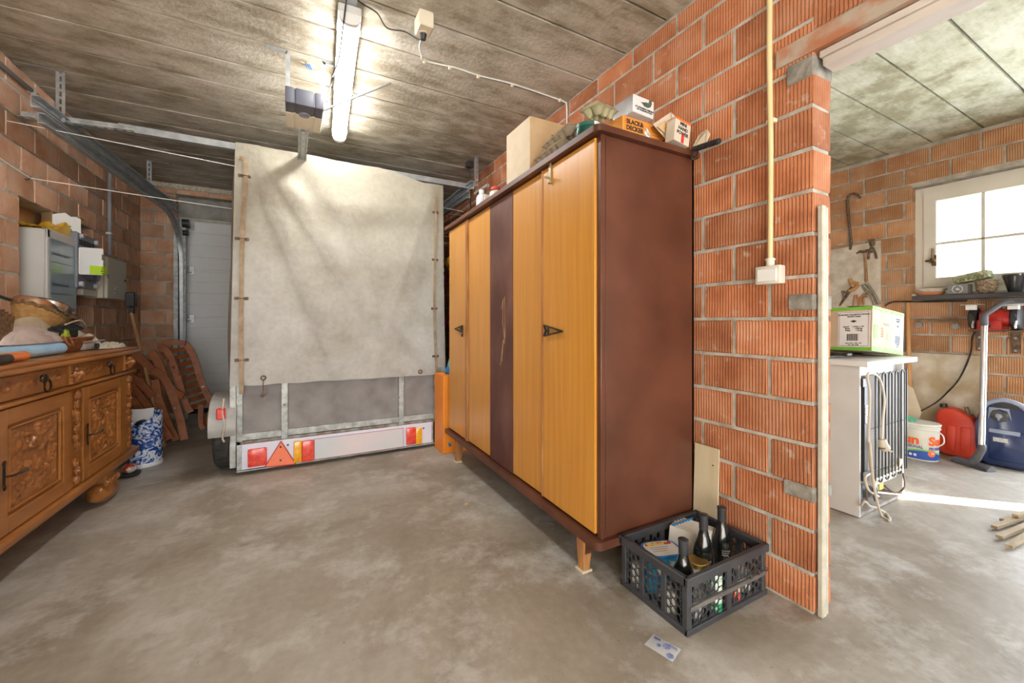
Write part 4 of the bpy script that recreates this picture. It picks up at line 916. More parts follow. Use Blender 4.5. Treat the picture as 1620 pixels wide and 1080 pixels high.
# mudguard
fm = mat('scuffed_grey_white_plastic', (.30, .295, .285), (.46, .455, .44), .5, scale=8)
def fend(x0_, x1_):
    bm = bmesh.new(); yc = 3.575; 
    pts = [(3.30, .275), (3.288, .33), (3.30, .40), (3.34, .465), (3.42, .515), (3.575, .54), (3.73, .515), (3.81, .465), (3.85, .40), (3.86, .3)]
    outer = smooth_path([(0, a, b) for a, b in pts], 4); n = len(outer)
    inner = [Vector((0, yc+(p.y-yc)*.955, .25+(p.z-.25)*.955 if p.z > .25 else p.z)) for p in outer]
    poly = [(p.y, p.z) for p in outer]+[(p.y, p.z) for p in inner[::-1]]
    prism(bm, poly, (x1_-x0_, 0, 0), (x0_, 0, 0), (0, 1, 0), (0, 0, 1)); bmesh.ops.triangulate(bm, faces=[f for f in bm.faces if len(f.verts) > 4])
    poly2 = [(p.y, p.z) for p in outer]; A = [bm.verts.new((x0_, a, b)) for a, b in poly2]+[bm.verts.new((x0_, 3.575+.3*cos(t*pi/8), .26+.26*sin(t*pi/8))) for t in range(9)]
    return obj('mudguard', bm, fm, tlr)
fd = fend(-.500, -.345); fend(1.10, 1.245)
bm = bmesh.new(); p = PY(351, 655, 3.285); box(bm, p.x-.03, p.x+.02, 3.275, 3.295, p.z-.035, p.z+.04, bev=.006); obj('side_reflector', bm, mat('red_lens', (.62, .03, .02), (.75, .05, .03), .2, scale=40, coat=.6), tlr)
bm = bmesh.new(); tube(bm, smooth_path([PY(354, 630, 3.29), PY(352, 650, 3.28), PY(355, 672, 3.28), PY(352, 692, 3.28), PY(355, 699, 3.28)], 5), .006, 6); obj('lighting_cable', bm, m_paint, tlr)
# light board
LY = 3.30
def L(u, v): q = PY(u, v, LY); return q.x, q.z
lb0 = L(382, 703); lb1 = L(683, 668); lb2 = L(683, 700); lb3 = L(383, 743)
lbr = obj('light_board', B(lb0[0], lb1[0], LY, LY+.014, (lb3[1]+lb2[1])/2, (lb0[1]+lb1[1])/2, bev=.003), mat('white_light_board', (.66, .68, .82), (.70, .72, .84), .45, scale=3), tlr)
bzb = (lb3[1]+lb2[1])/2; bzt = (lb0[1]+lb1[1])/2
bm = bmesh.new(); box(bm, lb0[0]-.03, lb1[0]+.02, LY+.018, LY+.03, bzb-.012, bzt-.004, bev=.002); box(bm, lb0[0]-.03, lb1[0]+.02, LY-.002, LY+.03, bzb-.013, bzb-.004, bev=.002); obj('board_carrier', bm, m_zincd, tlr)
m_red = mat('red_lens_bright', (.68, .04, .03), (.82, .10, .06), .18, scale=30, coat=.6); m_amb = mat('amber_lens', (.80, .36, .01), (.86, .45, .03), .2, scale=30, coat=.6)
def lens(u0, u1, vm, hv, m, name='lamp_lens', ribs=0):
    a = L(u0, vm); b = L(u1, vm); hz = hv*.00493/2
    bm = bmesh.new(); box(bm, a[0], b[0], LY-.022, LY, a[1]-hz, a[1]+hz, bev=.007, seg=2)
    for k in range(ribs): z_ = a[1]-hz+.01+k*(2*hz-.02)/max(1, ribs-1); box(bm, a[0]+.008, b[0]-.008, LY-.0245, LY-.02, z_-.0012, z_+.0012)
    return obj(name, bm, m, lbr)
lens(392, 422.5, 724.5, 25, m_red, 'reverse_lamp', 9)
lens(464.5, 477.5, 714.5, 31, m_amb); lens(477.5, 496.5, 713.5, 31, m_red)
lens(642, 657, 690, 28, m_red); lens(657, 667, 689.5, 27, m_amb)
for u, v in ((471, 716), (487, 713), (650, 691), (662, 689), (407, 725)):
    q = L(u, v); bm = bmesh.new(); lathe(bm, [(.013, 0), (.011, .004), (0, .005)], 16, M=MT((q[0], LY-.022, q[1]), (1, 0, 0), (0, 0, 1))); obj('bulb_lens', bm, m_red if u in (487, 650, 407) else m_amb, lbr)
a, b, c = L(419, 738), L(468, 733), L(444.5, 697)
bm = bmesh.new(); prism(bm, [a, b, c], (0, -.010, 0), (0, LY, 0)); bmesh.ops.bevel(bm, geom=list(bm.edges), offset=.003, segments=1, affect='EDGES'); tri = obj('triangle_reflector', bm, mat('orange_red_reflector', (.86, .20, .10), (.92, .26, .14), .35, scale=90), lbr)
bm = bmesh.new()
for p_, q_ in ((a, b), (b, c), (c, a)): sweep(bm, [Vector((p_[0], LY-.0105, p_[1])), Vector((q_[0], LY-.0105, q_[1]))], .006, .003, (0, 1, 0))
obj('triangle_rim', bm, mat('dark_red_rim', (.45, .03, .02), None, .4), tri)
pa, pb, pc, pd = L(497, 693), L(638, 677), L(638, 709), L(497, 724)
bm = B(pa[0], pb[0], LY-.006, LY, (pd[1]+pc[1])/2, (pa[1]+pb[1])/2, bev=.001); pl = obj('number_plate', bm, mat('blank_plate', (.58, .62, .66), (.74, .64, .66), .5, scale=2), lbr)
bm = bmesh.new(); x0_, x1_, z0_, z1_ = pa[0], pb[0], (pd[1]+pc[1])/2, (pa[1]+pb[1])/2
for q in ((x0_, x1_, z0_, z0_+.003), (x0_, x1_, z1_-.003, z1_), (x0_, x0_+.003, z0_, z1_), (x1_-.003, x1_, z0_, z1_)): box(bm, q[0], q[1], LY-.0068, LY-.005, q[2], q[3])
obj('plate_border', bm, mat('dark_red_border', (.42, .05, .08), None, .5), pl)
for u, v in ((455.5, 703.5), (670, 677), (444, 706), (444, 727)):
    q = L(u, v); bm = bmesh.new(); lathe(bm, [(.007, 0), (.007, .005), (0, .006)], 10, M=MT((q[0], LY-(.010 if u == 444 else 0), q[1]), (1, 0, 0), (0, 0, 1))); obj('screw', bm, m_dkmetal, lbr)

# ------------------------------------------------------------------ meters in the niche
m_boxg = mat('light_grey_enclosure', (.52, .52, .49), (.57, .57, .54), .45, scale=4)
fx = PY(75, 400, 3.57).x
db = thing('distribution_box', 'grey distribution box with a smoky blue transparent door in the brick niche', 'electrical box', (XL, 3.9, 1.1))
pz1 = PX(75, 361, fx).z; pz0 = 1.10; yA, yB_ = 3.57, PX(121, 400, fx).y
obj('enclosure', B(XL-.118, fx-.012, yA, yB_, pz0, pz1, bev=.008), m_boxg, db)
bm = bmesh.new(); box(bm, fx-.012, fx, yA, yB_, pz1-.055, pz1, bev=.004); box(bm, fx-.012, fx, yA, yA+.03, pz0, pz1, bev=.003); box(bm, fx-.012, fx, yB_-.012, yB_, pz0, pz1); box(bm, fx-.012, fx, yA, yB_, pz0, pz0+.03)
obj('door_rim', bm, m_boxg, db)
dr = obj('smoked_door', B(fx-.008, fx+.003, yA+.03, yB_-.008, pz0+.03, pz1-.055, bev=.003), mat('smoky_blue_plastic', (.13, .20, .25), (.16, .24, .29), .15, scale=3, coat=.7), db)
for z_ in (.73, .62, .36, .24):
    bm = bmesh.new(); zz = pz0+(pz1-pz0)*z_
    box(bm, fx+.003, fx+.006, yA+.04, yA+.30, zz, zz+.004)
    if z_ in (.73, .36):
        for k in range(10): box(bm, fx+.003, fx+.006, yA+.05+k*.022, yA+.066+k*.022, zz-.012, zz-.002)
    obj('breaker_row', bm, mat('dark_blue_grey', (.07, .11, .15), None, .4), dr)
obj('door_latch', B(fx+.002, fx+.01, yA+.028, yA+.05, pz0+(pz1-pz0)*.52, pz0+(pz1-pz0)*.56, bev=.002), m_grey, dr)
mx_ = PY(122, 400, 4.0).x
mp_ = thing('meter_board', 'dark grey meter mounting panel beside the distribution box', 'electrical box', (XL, 4.2, 1.2))
def XY(u, v, x): return PX(u, v, x)
xm_ = -1.33
a, b = PX(122, 366, xm_), PX(153, 381, xm_)
obj('back_plate', B(XL-.115, xm_, a.y, b.y, PX(122, 455, xm_).z, a.z, bev=.006), m_grey, mp_)
bm = bmesh.new()
for k in range(9): box(bm, xm_, xm_+.004, a.y+.03+k*.028, a.y+.045+k*.028, a.z-.085, a.z-.045)
obj('vent_slot', bm, m_black, mp_)
zl0 = PX(122, 455, xm_).z; bm = bmesh.new()
for yy in (a.y+.04, b.y-.04): cyl(bm, (xm_, yy, zl0+.03), (xm_+.02, yy, zl0+.03), .018, n=16)
cyl(bm, (xm_, b.y-.03, a.z-.03), (xm_+.02, b.y-.03, a.z-.03), .018, n=16); cyl(bm, (xm_, a.y+.05, a.z-.02), (xm_+.02, a.y+.05, a.z-.02), .016, n=16)
obj('clear_screw', bm, mat('clear_grey_plastic', (.5, .5, .56), None, .15), mp_)
bm = bmesh.new(); lathe(bm, [(.07, 0), (.075, .01), (.075, .05), (.06, .055)], 20, M=MT((xm_+.002, (a.y+b.y)/2, zl0+.13), (0, 1, 0), (0, 0, 1)))
obj('terminal_cover', bm, mat('dark_grey_gloss', (.10, .10, .12), None, .25), mp_)
xf = -1.20
em = thing('electricity_meter', 'white digital electricity meter with a lime green corner on the grey panel', 'meter', (xm_, 4.0, 1.35))
m0, m1 = PX(126, 384, xf), PX(152, 432, xf)
yN = a.y+.015; yF = PX(164, 400, xf).y
ztm, zbm = PX(150, 388, xf).z, PX(150, 432, xf).z
obj('meter_case', B(xm_+.003, xf, yN, yF, zbm, ztm, bev=.008, seg=2), m_white, em)
bm = B(xf, xf+.001, yN+.02, yF-.035, ztm-.085, ztm-.045); obj('display', bm, mat('lcd_grey', (.30, .32, .30), (.45, .47, .44), .3, scale=60), em)
bm = bmesh.new()
for k in range(4): box(bm, xf, xf+.0012, yN+.02+.005*(k % 2), yF-.03-.01*(k % 3), ztm-.14-k*.014, ztm-.136-k*.014)
obj('small_print', bm, m_ink, em, kind='stuff')
bm = bmesh.new(); lathe(bm, [(.018, 0), (.018, .003), (0, .003)], 16, M=MT((xf, yN+.08, ztm-.19), (0, 1, 0), (0, 0, 1))); obj('push_button', bm, m_grey, em)
m_lime = mat('lime_green_print', (.48, .72, .02), None, .5)
bm = bmesh.new(); box(bm, xf-.07, xf+.0015, yN-.0015, yN+.07, zbm+.004, zbm+.065); obj('lime_corner', bm, m_lime, em)
gx = -1.29
gc = thing('meter_cabinet', 'closed beige metal cabinet with a small sticker at the right of the meters', 'electrical box', (XL, 4.6, 1.2))
g0, g1 = PX(170, 405, gx), PX(200, 409, gx); gz0 = PX(170, 472, gx).z; gz1 = g0.z
ys = PX(150, 440, -1.34).y
m_beige = mat('beige_enamel', (.50, .46, .38), (.54, .50, .42), .45, scale=4)
obj('cabinet_body', B(XL+.002, gx-.02, g0.y-.02, g1.y, gz0, gz1, bev=.004), m_beige, gc)
obj('cabinet_door', B(gx-.02, gx, g0.y, g1.y, gz0+.002, gz1-.002, bev=.004), m_beige, gc)
obj('side_box', B(XL+.002, gx-.05, g0.y-.27, g0.y-.02, gz0+.01, gz1-.01, bev=.004), m_beige, gc)
obj('sticker', B(gx, gx+.001, g0.y+.12, g0.y+.22, gz0+.05, gz0+.12), mat('printed_sticker', (.20, .20, .25), (.80, .80, .80), .6, scale=120, contrast=(.45, .5)), gc)
obj('key_lock', B(gx, gx+.006, g1.y-.05, g1.y-.03, gz0+.16, gz0+.18, bev=.002), m_dkmetal, gc)
# on the distribution box
bm = bmesh.new()
def ybag(s, t): return Vector((XL-.10+.16*t, yA-.02+.42*s, pz1+.004+.05*abs(noise.noise(Vector((s*5, t*3, 2))))+.045*math.exp(-((s-.75)/.25)**2)+.03*s*t))
grid(bm, 28, 10, ybag); grid(bm, 28, 4, lambda s, t: Vector((fx-.022+.02*0+.0, yA-.02+.42*s, pz1+.002+(ybag(s, 1).z-pz1)*t))); bmesh.ops.remove_doubles(bm, verts=bm.verts, dist=.003)
single('yellow_bag', bm, mat('shiny_yellow_plastic', (.80, .42, .02), (.86, .55, .05), .25, scale=9, bump=.003), 'crumpled shiny yellow plastic bag stuffed above the distribution box', 'bag')
rb = thing('paper_carton', 'torn white carton with green letters standing on the distribution box', 'box', (fx-.075, 3.95, pz1+.002), R(-42), world=False)
hR = .165
obj('carton_front', B(.050, .055, -.075, .075, 0, hR*.86), m_white, rb)
bm = bmesh.new(); prism(bm, [(-.075, hR*.86), (.075, hR*.86), (.05, hR*.93), (.02, hR*.90), (-.01, hR*1.02), (-.045, hR*.94)], (.005, 0, 0), (.050, 0, 0), (0, 1, 0), (0, 0, 1)); obj('torn_edge', bm, m_white, rb)
for y_ in (-.075, .071): obj('carton_side', B(-.05, .05, y_, y_+.004, 0, hR), m_card, rb)
obj('carton_back', B(-.055, -.05, -.075, .075, 0, hR*1.05), m_card, rb)
bm = bmesh.new(); plank3(bm, [(-.05, -.075, hR), (.05, -.075, hR), (.04, -.13, hR+.025), (-.05, -.13, hR+.03)]); obj('flap', bm, m_card, rb)
bm = bmesh.new(); plank3(bm, [(-.05, .075, hR), (.05, .075, hR), (.05, .12, hR-.02), (-.05, .12, hR-.01)]); obj('flap', bm, m_card, rb)
text('lettering', 'Re', .055, mat('green_ink', (.08, .42, .12), None, .6), rb, MT((.0556, .03, .045), (0, 1, 0), (0, 0, 1)), bold=.0005)

# ------------------------------------------------------------------ sideboard
SBR = -math.atan(.037)
SM = Matrix.Translation((-.89, 3.5, 0)) @ Matrix.Rotation(SBR, 4, 'Z')
sb = thing('carved_sideboard', 'carved honey oak sideboard with drawers and panelled doors along the left wall', 'sideboard', (-.89, 3.5, 0), SBR, world=False)
DEP = -.50
def spart(name, bm, m, parent=None, **k): return obj(name, bm, m, parent or sb, **k)
YL = -2.05
bm = bmesh.new(); box(bm, DEP, -.004, YL, 0, .868, .886, bev=.006, seg=2); box(bm, DEP, .008, YL, .008, .845, .868, bev=.009, seg=3); spart('top', bm, m_oak)
spart('case', B(DEP+.01, -.045, YL+.04, -.035, .24, .846), m_oak)
bm = bmesh.new(); box(bm, DEP, .0, YL, .0, .205, .236, bev=.008, seg=2); box(bm, DEP+.01, -.012, YL+.01, -.01, .188, .206, bev=.005); spart('base_board', bm, m_oak, label='worn oak base board')
spart('middle_moulding', B(-.06, -.012, YL+.02, -.012, .722, .738, bev=.006, seg=2), m_oak)
def relief(y0, y1, z0, z1, x, fn, nu, nv, name, parent, m=m_oakc):
    bm = bmesh.new(); grid(bm, nu, nv, lambda s, t: Vector((x+fn(s, t)*min(1, min(s, 1-s)*nu/1.5, min(t, 1-t)*nv/1.5), y0+(y1-y0)*s, z0+(z1-z0)*t)))
    return spart(name, bm, m, parent, smooth=R(80))
rn = random.Random(11)
def blobs(n, seed, ar=1.0):
    r_ = random.Random(seed); Bs = [(r_.uniform(.08, .92), r_.uniform(.05, .95), r_.uniform(.03, .09), r_.uniform(.03, .09), r_.uniform(-1, 1), r_.uniform(.4, 1)) for _ in range(n)]
    def f(s, t):
        h = 0
        for cx_, cy_, a_, b_, th, k in Bs:
            dx, dy = s-cx_, t-cy_; u_ = dx*cos(th*3)+dy*sin(th*3); v_ = -dx*sin(th*3)+dy*cos(th*3)
            d = (u_/a_)**2+(v_/(b_*.5))**2
            if d < 1: h = max(h, k*sqrt(1-d))
        return h
    return f
def scene_relief(seed):
    f = blobs(70, seed); g = blobs(26, seed+5)
    def h(s, t):
        v = .010*f(s, t)+.006*g((s*1.3) % 1, (t*1.3) % 1)
        v += .004*(abs(sin((s*3+t*5+noise.noise(Vector((s*5, t*5, seed)))*2)*4))) if t > .62 else 0
        if s > .62 and .18 < t < .62: v += .004*(sin(s*120) > 0)-.002
        return v+.003*noise.noise(Vector((s*22, t*22, seed)))
    return h
def scroll(seed, n=5):
    def h(s, t):
        v = 0
        for k in range(n):
            c = (k+.5)/n; dx = (s-c)*n; dy = (t-.5)*1.6; r_ = sqrt(dx*dx+dy*dy); a_ = atan2(dy, dx)
            if r_ < .62: v = max(v, .006*max(0, cos((r_*9-a_*(1 if k % 2 else -1))))*(1-(r_/.62)**3))
        v = max(v, .004*(1-abs(t-.5-.18*sin(s*n*pi))*14)) if abs(t-.5) < .4 else v
        return v+.0015*noise.noise(Vector((s*60, t*12, seed)))
    return h
m_pull = mat('blackened_brass', (.03, .02, .012), (.09, .06, .035), .35, .8, scale=40)
def ring_pull(y, z, par):
    bm = bmesh.new(); blob(bm, (-.005, y, z+.022), (.012, .016, .02), 3, .25, n=8)
    tube(bm, [Vector((.006+.004*sin(a*pi/7), y+.014*sin(a*pi/7)*(1-.25*cos(a*pi/7)), z-.008+.026*cos(a*pi/7))) for a in range(14)], .004, 6, closed=True)
    spart('ring_pull', bm, m_pull, par)
def key_latch(y, z, par, s=1):
    bm = bmesh.new(); box(bm, -.013, -.009, y-.007, y+.007, z-.04, z+.04, bev=.002); blob(bm, (-.010, y, z+.045), (.004, .010, .012), 2, .2, n=6); blob(bm, (-.010, y, z-.045), (.004, .010, .012), 4, .2, n=6)
    tube(bm, smooth_path([(-.01, y, z-.004), (.012, y+.008*s, z-.003), (.024, y+.03*s, z+.002), (.028, y+.05*s, z+.006)], 4), [.004]*7+[.006]*3+[.007]*3, 6); spart('key', bm, m_pull, par)
for (y0, y1, dz, sd_) in ((-.68, -.18, 1, 21), (-1.30, -.795, 1, 31), (-1.91, -1.41, 1, 41)):
    d_ = spart('door', B(-.046, -.034, y0, y1, .24, .718, bev=.002), m_oak)
    fw = .062
    for q in ((y0, y0+fw, .242, .716), (y1-fw, y1, .242, .716), (y0+fw, y1-fw, .242, .242+fw), (y0+fw, y1-fw, .716-fw, .716)):
        spart('door_rail', B(-.036, -.020, q[0], q[1], q[2], q[3], bev=.003), m_oak, d_)
    bm = bmesh.new(); i0, i1, k0, k1 = y0+fw+.012, y1-fw-.012, .242+fw+.012, .716-fw-.012
    for q in ((i0, i0+.01, k0, k1), (i1-.01, i1, k0, k1), (i0, i1, k0, k0+.01), (i0, i1, k1-.01, k1)): box(bm, -.034, -.022, q[0], q[1], q[2], q[3], bev=.004)
    spart('panel_bead', bm, m_oak, d_)
    relief(i0+.012, i1-.012, k0+.012, k1-.012, -.034, scene_relief(sd_), 90, 90, 'carved_panel', d_)
    key_latch(y0+.018, .475, d_)
for (y0, y1) in ((-.685, -.17), (-1.30, -.80), (-1.91, -1.41)):
    d_ = spart('drawer', B(-.046, -.030, y0+.004, y1-.004, .744, .838, bev=.003), m_oak)
    relief(y0+.03, y1-.03, .756, .828, -.030, scroll(int(-y0*100)), 110, 16, 'carved_scroll', d_)
    ring_pull((y0+y1)/2+.005, .785, d_)
for (y0, y1) in ((-.165, -.05), (-.79, -.692), (-1.40, -1.305), (-2.0, -1.915)):
    p_ = spart('pilaster', B(-.046, -.028, y0, y1, .24, .718, bev=.003), m_oak)
    yc = (y0+y1)/2; bm = bmesh.new(); r_ = random.Random(int(-y0*97))
    for k in range(11):
        if .36 < .26+k*.042 < .40: continue
        blob(bm, (-.022, yc+.008*sin(k*2.1), .275+k*.041), (.012, .016+.010*abs(sin(k*1.7)), .022), k+int(-y0*10), .3, 2.5, n=8)
    spart('carved_drop', bm, m_oakc, p_)
    q_ = spart('corner_block', B(-.046, -.024, y0, y1, .742, .842, bev=.004), m_oak)
    bm = bmesh.new()
    for k in range(6): a = k*pi/3; blob(bm, (-.016, yc+.022*cos(a), .792+.022*sin(a)), (.014, .016, .016), k, .25, n=8)
    blob(bm, (-.008, yc, .792), (.018, .018, .018), 9, .2, n=8)
    for k in range(5): blob(bm, (-.024, y0+.014, .752+k*.018), (.005, .008, .008), k, .1, n=5)
    spart('rosette', bm, m_oakc, q_)
for yy in (-.30, -1.75):
    for xx in (-.075, -.42):
        bm = bmesh.new(); box(bm, xx-.05, xx+.045, yy-.10, yy+.02, .13, .19, bev=.01); blob(bm, (xx, yy, .075), (.058, .13, .072), 2, .06, 2, flat=.073/.072, n=16)
        for k in range(5): blob(bm, (xx+.045, yy-.09+k*.034, .13), (.014, .013, .018), k, .2, n=8)
        spart('carved_foot', bm, m_oakc)
# --- things on the sideboard (world coordinates)
ZS = .886
def sl2w(x, y, z=ZS): return SM @ Vector((x, y, z))
def SU(u, v, xl=-.06): 
    """point on the vertical plane at local x = xl of the sideboard"""
    d = ray(u, v); k = .037; x0 = -.89+xl; t = (x0-k*3.5)/(d.x-k*d.y); return Vector((d.x*t, d.y*t, H_EYE+d.z*t))
m_blueb = mat('pale_blue_plastic', (.30, .56, .86), (.42, .66, .92), .3, scale=12, bump=.004, bscale=14)
def roll(u0, u1, vmid, r, m, label, name='bag_roll', xl=-.10, loose=False, cat='bag roll'):
    a = SU(u0, vmid, xl); b = SU(u1, vmid, xl); a.z = b.z = ZS+r+.002
    t_ = thing(name, label, cat, ((a+b)/2)-Vector((0, 0, r)))
    bm = bmesh.new(); d = (b-a).normalized(); n = 22; k = 14
    xx, yy = frame_of(d); rings = []
    for i in range(k+1):
        p = a.lerp(b, i/k); rr = r*(1+.06*noise.noise(Vector((i*.9, r*50, 1))))
        rings.append([bm.verts.new(p+(xx*cos(2*pi*j/n)+yy*sin(2*pi*j/n))*rr*(1+.05*noise.noise(Vector((i*.8, j*.9, r*9))))) for j in range(n)])
    for i in range(k):
        for j in range(n): bm.faces.new((rings[i][j], rings[i][(j+1) % n], rings[i+1][(j+1) % n], rings[i+1][j]))
    bm.faces.new(rings[0][::-1]); obj('film', bm, m, t_)
    bm = bmesh.new(); pts = []
    for j in range(60): a_ = j*.42; rr = r*(.25+.70*j/60); pts.append(b+(xx*cos(a_)+yy*sin(a_))*rr)
    tube(bm, pts, r*.045, 4); cyl(bm, b-d*.004, b-d*.003, r*.98, n=20); obj('rolled_end', bm, m, t_); return t_
roll(-60, 12, 557, .018, m_black, 'short black bin bag roll at the left picture edge on the sideboard', xl=-.030)
roll(-40, 38, 553, .019, mat('orange_plastic', (.70, .16, .04), (.80, .25, .08), .35, scale=14, bump=.003), 'orange bin bag roll between the black and blue rolls', xl=-.058)
br_ = roll(-80, 94, 548, .029, m_blueb, 'pale blue plastic bag roll in front of the wicker tray', xl=-.108)
bm = bmesh.new(); q0 = SU(-80, 540, -.16); q1 = SU(85, 540, -.13)
grid(bm, 30, 8, lambda s, t: Vector((q0.x+(q1.x-q0.x)*s-.14*t, q0.y+(q1.y-q0.y)*s+.0, ZS+.058+.035*sin(t*pi*.6)*(1-s*.6)+.012*noise.noise(Vector((s*9, t*4, 3)))))); bmesh.ops.solidify(bm, geom=list(bm.faces), thickness=.003); obj('loose_sheet', bm, m_blueb, br_)
# wicker tray
def basket(cx_, cy_, z0, rx, ry, h_, m, name, label, flare=.8, nu=64, nv=12, thing_cat='basket', rot=0):
    t_ = thing(name, label, thing_cat, (cx_, cy_, z0)); bm = bmesh.new(); Mr = Matrix.Translation((cx_, cy_, z0)) @ Matrix.Rotation(rot, 4, 'Z')
    def f(s, t):
        a_ = s*2*pi; k = flare+(1-flare)*t; w_ = 1+.018*(1 if (int(s*nu)+int(t*nv)) % 2 else -1); ex = 2.6
        ca, sa = cos(a_), sin(a_); rr = 1/((abs(ca)**ex+abs(sa)**ex)**(1/ex))
        return Mr @ Vector((rx*k*rr*ca*w_, ry*k*rr*sa*w_, h_*t+.002))
    V = grid(bm, nu, nv, f); c_ = bm.verts.new(Mr @ Vector((0, 0, .002)))
    for i in range(nu): bm.faces.new((V[i][0], V[i+1][0], c_))
    bmesh.ops.remove_doubles(bm, verts=bm.verts, dist=.0004); bmesh.ops.solidify(bm, geom=list(bm.faces), thickness=.004); obj('woven_body', bm, m, t_, smooth=R(25))
    bm = bmesh.new(); tube(bm, [f(k/40, 1.0)+Vector((0, 0, .002+.002*(k % 2))) for k in range(40)], .0065, 6, closed=True); obj('rim', bm, m, t_); return t_, f
m_wick = mat('reddish_wicker', (.18, .055, .022), (.36, .14, .06), .5, scale=60, bump=.003)
c0 = SU(75, 540, -.20)
t_, f_ = basket(c0.x-.02, c0.y+.12, ZS+.001, .12, .26, .068, m_wick, 'wicker_tray', 'reddish brown wicker tray with looped handle under the cloth heap')
bm = bmesh.new(); h0 = SU(104, 545, -.10); tube(bm, smooth_path([h0+Vector((0, -.03, .045)), h0+Vector((.02, -.02, .0)), h0+Vector((.02, .02, -.004)), h0+Vector((0, .035, .04))], 5), .005, 6); obj('handle', bm, m_wick, t_)
# clear tub with black lid button
c1 = SU(140, 550, -.13); tb_ = thing('clear_tub', 'transparent plastic tub with a small black catch near the sideboard end', 'container', (c1.x, c1.y, ZS))
m_clear = mat('milky_clear_plastic', (.62, .62, .60), None, .15, alpha=.55)
bm = bmesh.new(); box(bm, c1.x-.10, c1.x+.02, c1.y-.10, c1.y+.14, ZS+.002, ZS+.045, bev=.012, seg=2); obj('tub', bm, m_clear, tb_)
bm = bmesh.new(); box(bm, c1.x-.108, c1.x+.028, c1.y-.108, c1.y+.148, ZS+.046, ZS+.054, bev=.004); obj('lid', bm, m_clear, tb_)
bm = bmesh.new(); cyl(bm, (c1.x+.028, c1.y+.0, ZS+.022), (c1.x+.042, c1.y+.0, ZS+.022), .016); obj('catch', bm, m_black, tb_)
# cloth heap
def cloth(name, label, cat, cx_, cy_, z0, sx, sy, h_, m, seed, nu=46, nv=46, fold=5, tilt=0, rot=0, parent=None, fr=.16):
    bm = bmesh.new()
    def f(s, t):
        x = (s-.5)*2; y = (t-.5)*2; a_ = atan2(y, x); r_ = min(1, max(abs(x), abs(y))); rr = 1+fr*noise.noise(Vector((cos(a_)*1.5, sin(a_)*1.5, seed)))+fr*.4*sin(a_*5+seed)
        n_ = max(abs(x), abs(y)); l_ = sqrt(x*x+y*y) or 1; k = n_/l_
        X, Y = x*k*rr, y*k*rr; rad = min(1, sqrt(X*X+Y*Y)/rr)
        z = h_*(1-rad**3)**.7*(.8+.35*noise.noise(Vector((X*1.6, Y*1.6, seed))))
        z += h_*.20*sin((X*fold+1.4*noise.noise(Vector((X*2, Y*2, seed+4))))*2)*(1-rad**2)+.006*noise.noise(Vector((X*7, Y*7, seed)))
        return Vector((X*sx, Y*sy, max(.002, z)+X*tilt))
    V = grid(bm, nu, nv, f)
    edge = [V[i][0] for i in range(nu+1)]+[V[nu][j] for j in range(1, nv+1)]+[V[i][nv] for i in range(nu-1, -1, -1)]+[V[0][j] for j in range(nv-1, 0, -1)]
    lo = [bm.verts.new((v.co.x*.97, v.co.y*.97, 0)) for v in edge]; n_ = len(edge)
    for i in range(n_): bm.faces.new((edge[i], edge[(i+1) % n_], lo[(i+1) % n_], lo[i]))
    bm.faces.new(lo); bm.transform(Matrix.Translation((cx_, cy_, z0)) @ Matrix.Rotation(rot, 4, 'Z'))
    if parent is not None: return obj(name, bm, m, parent, smooth=R(70))
    return single(name, bm, m, label, cat, smooth=R(70), base=(cx_, cy_, z0))
m_linen = mat('cream_linen', (.52, .43, .31), (.62, .54, .41), .9, scale=14, bump=.0015, bscale=60)
m_pinkp = mat('pinkish_grey_plastic', (.46, .36, .33), (.60, .51, .48), .35, scale=9, bump=.003, bscale=22)
c2 = SU(40, 520, -.30)
cloth('linen_heap', 'big heap of cream linen on the middle of the sideboard', 'cloth', -1.215, 2.92, ZS+.02, .165, .44, .15, m_linen, 3, rot=-.03)
cloth('linen_cloth', 'cream cloth with fringe draped at the far end of the sideboard', 'cloth', -1.14, 3.27, ZS+.004, .14, .16, .115, mat('off_white_linen', (.56, .49, .38), (.66, .60, .49), .9, scale=16, bump=.0015, bscale=60), 8)
cloth('plastic_bag', 'thin pinkish grey plastic bag lying in front of the linen heap', 'bag', -1.095, 2.70, ZS+.062, .085, .27, .075, m_pinkp, 5, fold=7)
cloth('folded_net', 'bunched whitish crochet net near the far sideboard corner', 'cloth', -.985, 3.32, ZS+.003, .06, .13, .035, mat('crochet_white', (.52, .47, .38), (.66, .61, .52), .95, scale=70, bump=.004), 12, fold=9)
# garments
gz = ZS+.125
cloth('black_jacket', 'folded black jacket with beige piping on the linen pile', 'garment', -1.20, 3.22, gz-.012, .11, .24, .055, mat('black_cloth', (.012, .014, .02), (.03, .034, .045), .85, scale=30, bump=.001), 15, fold=4)
cloth('safety_vest', 'neon yellow safety vest with dark edges on the black jacket', 'garment', -1.225, 3.20, gz+.038, .085, .19, .028, mat('neon_yellow_cloth', (.34, .42, .02), (.50, .60, .04), .7, scale=12), 19, fold=6)
cloth('brown_sheet', 'thin brown crumpled plastic sheet on the neon vest', 'sheet', -1.23, 3.24, gz+.062, .08, .17, .02, mat('brown_wrapping', (.30, .20, .11), (.44, .33, .20), .6, scale=14), 23, fold=6)
bm = bmesh.new(); q0 = SU(172, 500, -.24); tube(bm, smooth_path([(-1.10, 3.10, gz+.02), (-1.085, 3.22, gz+.045), (-1.10, 3.33, gz+.028), (-1.12, 3.42, gz+.0)], 6), .004, 6); single('elastic_cord', bm, m_linen, 'beige cord loop lying on the black jacket', 'cord')
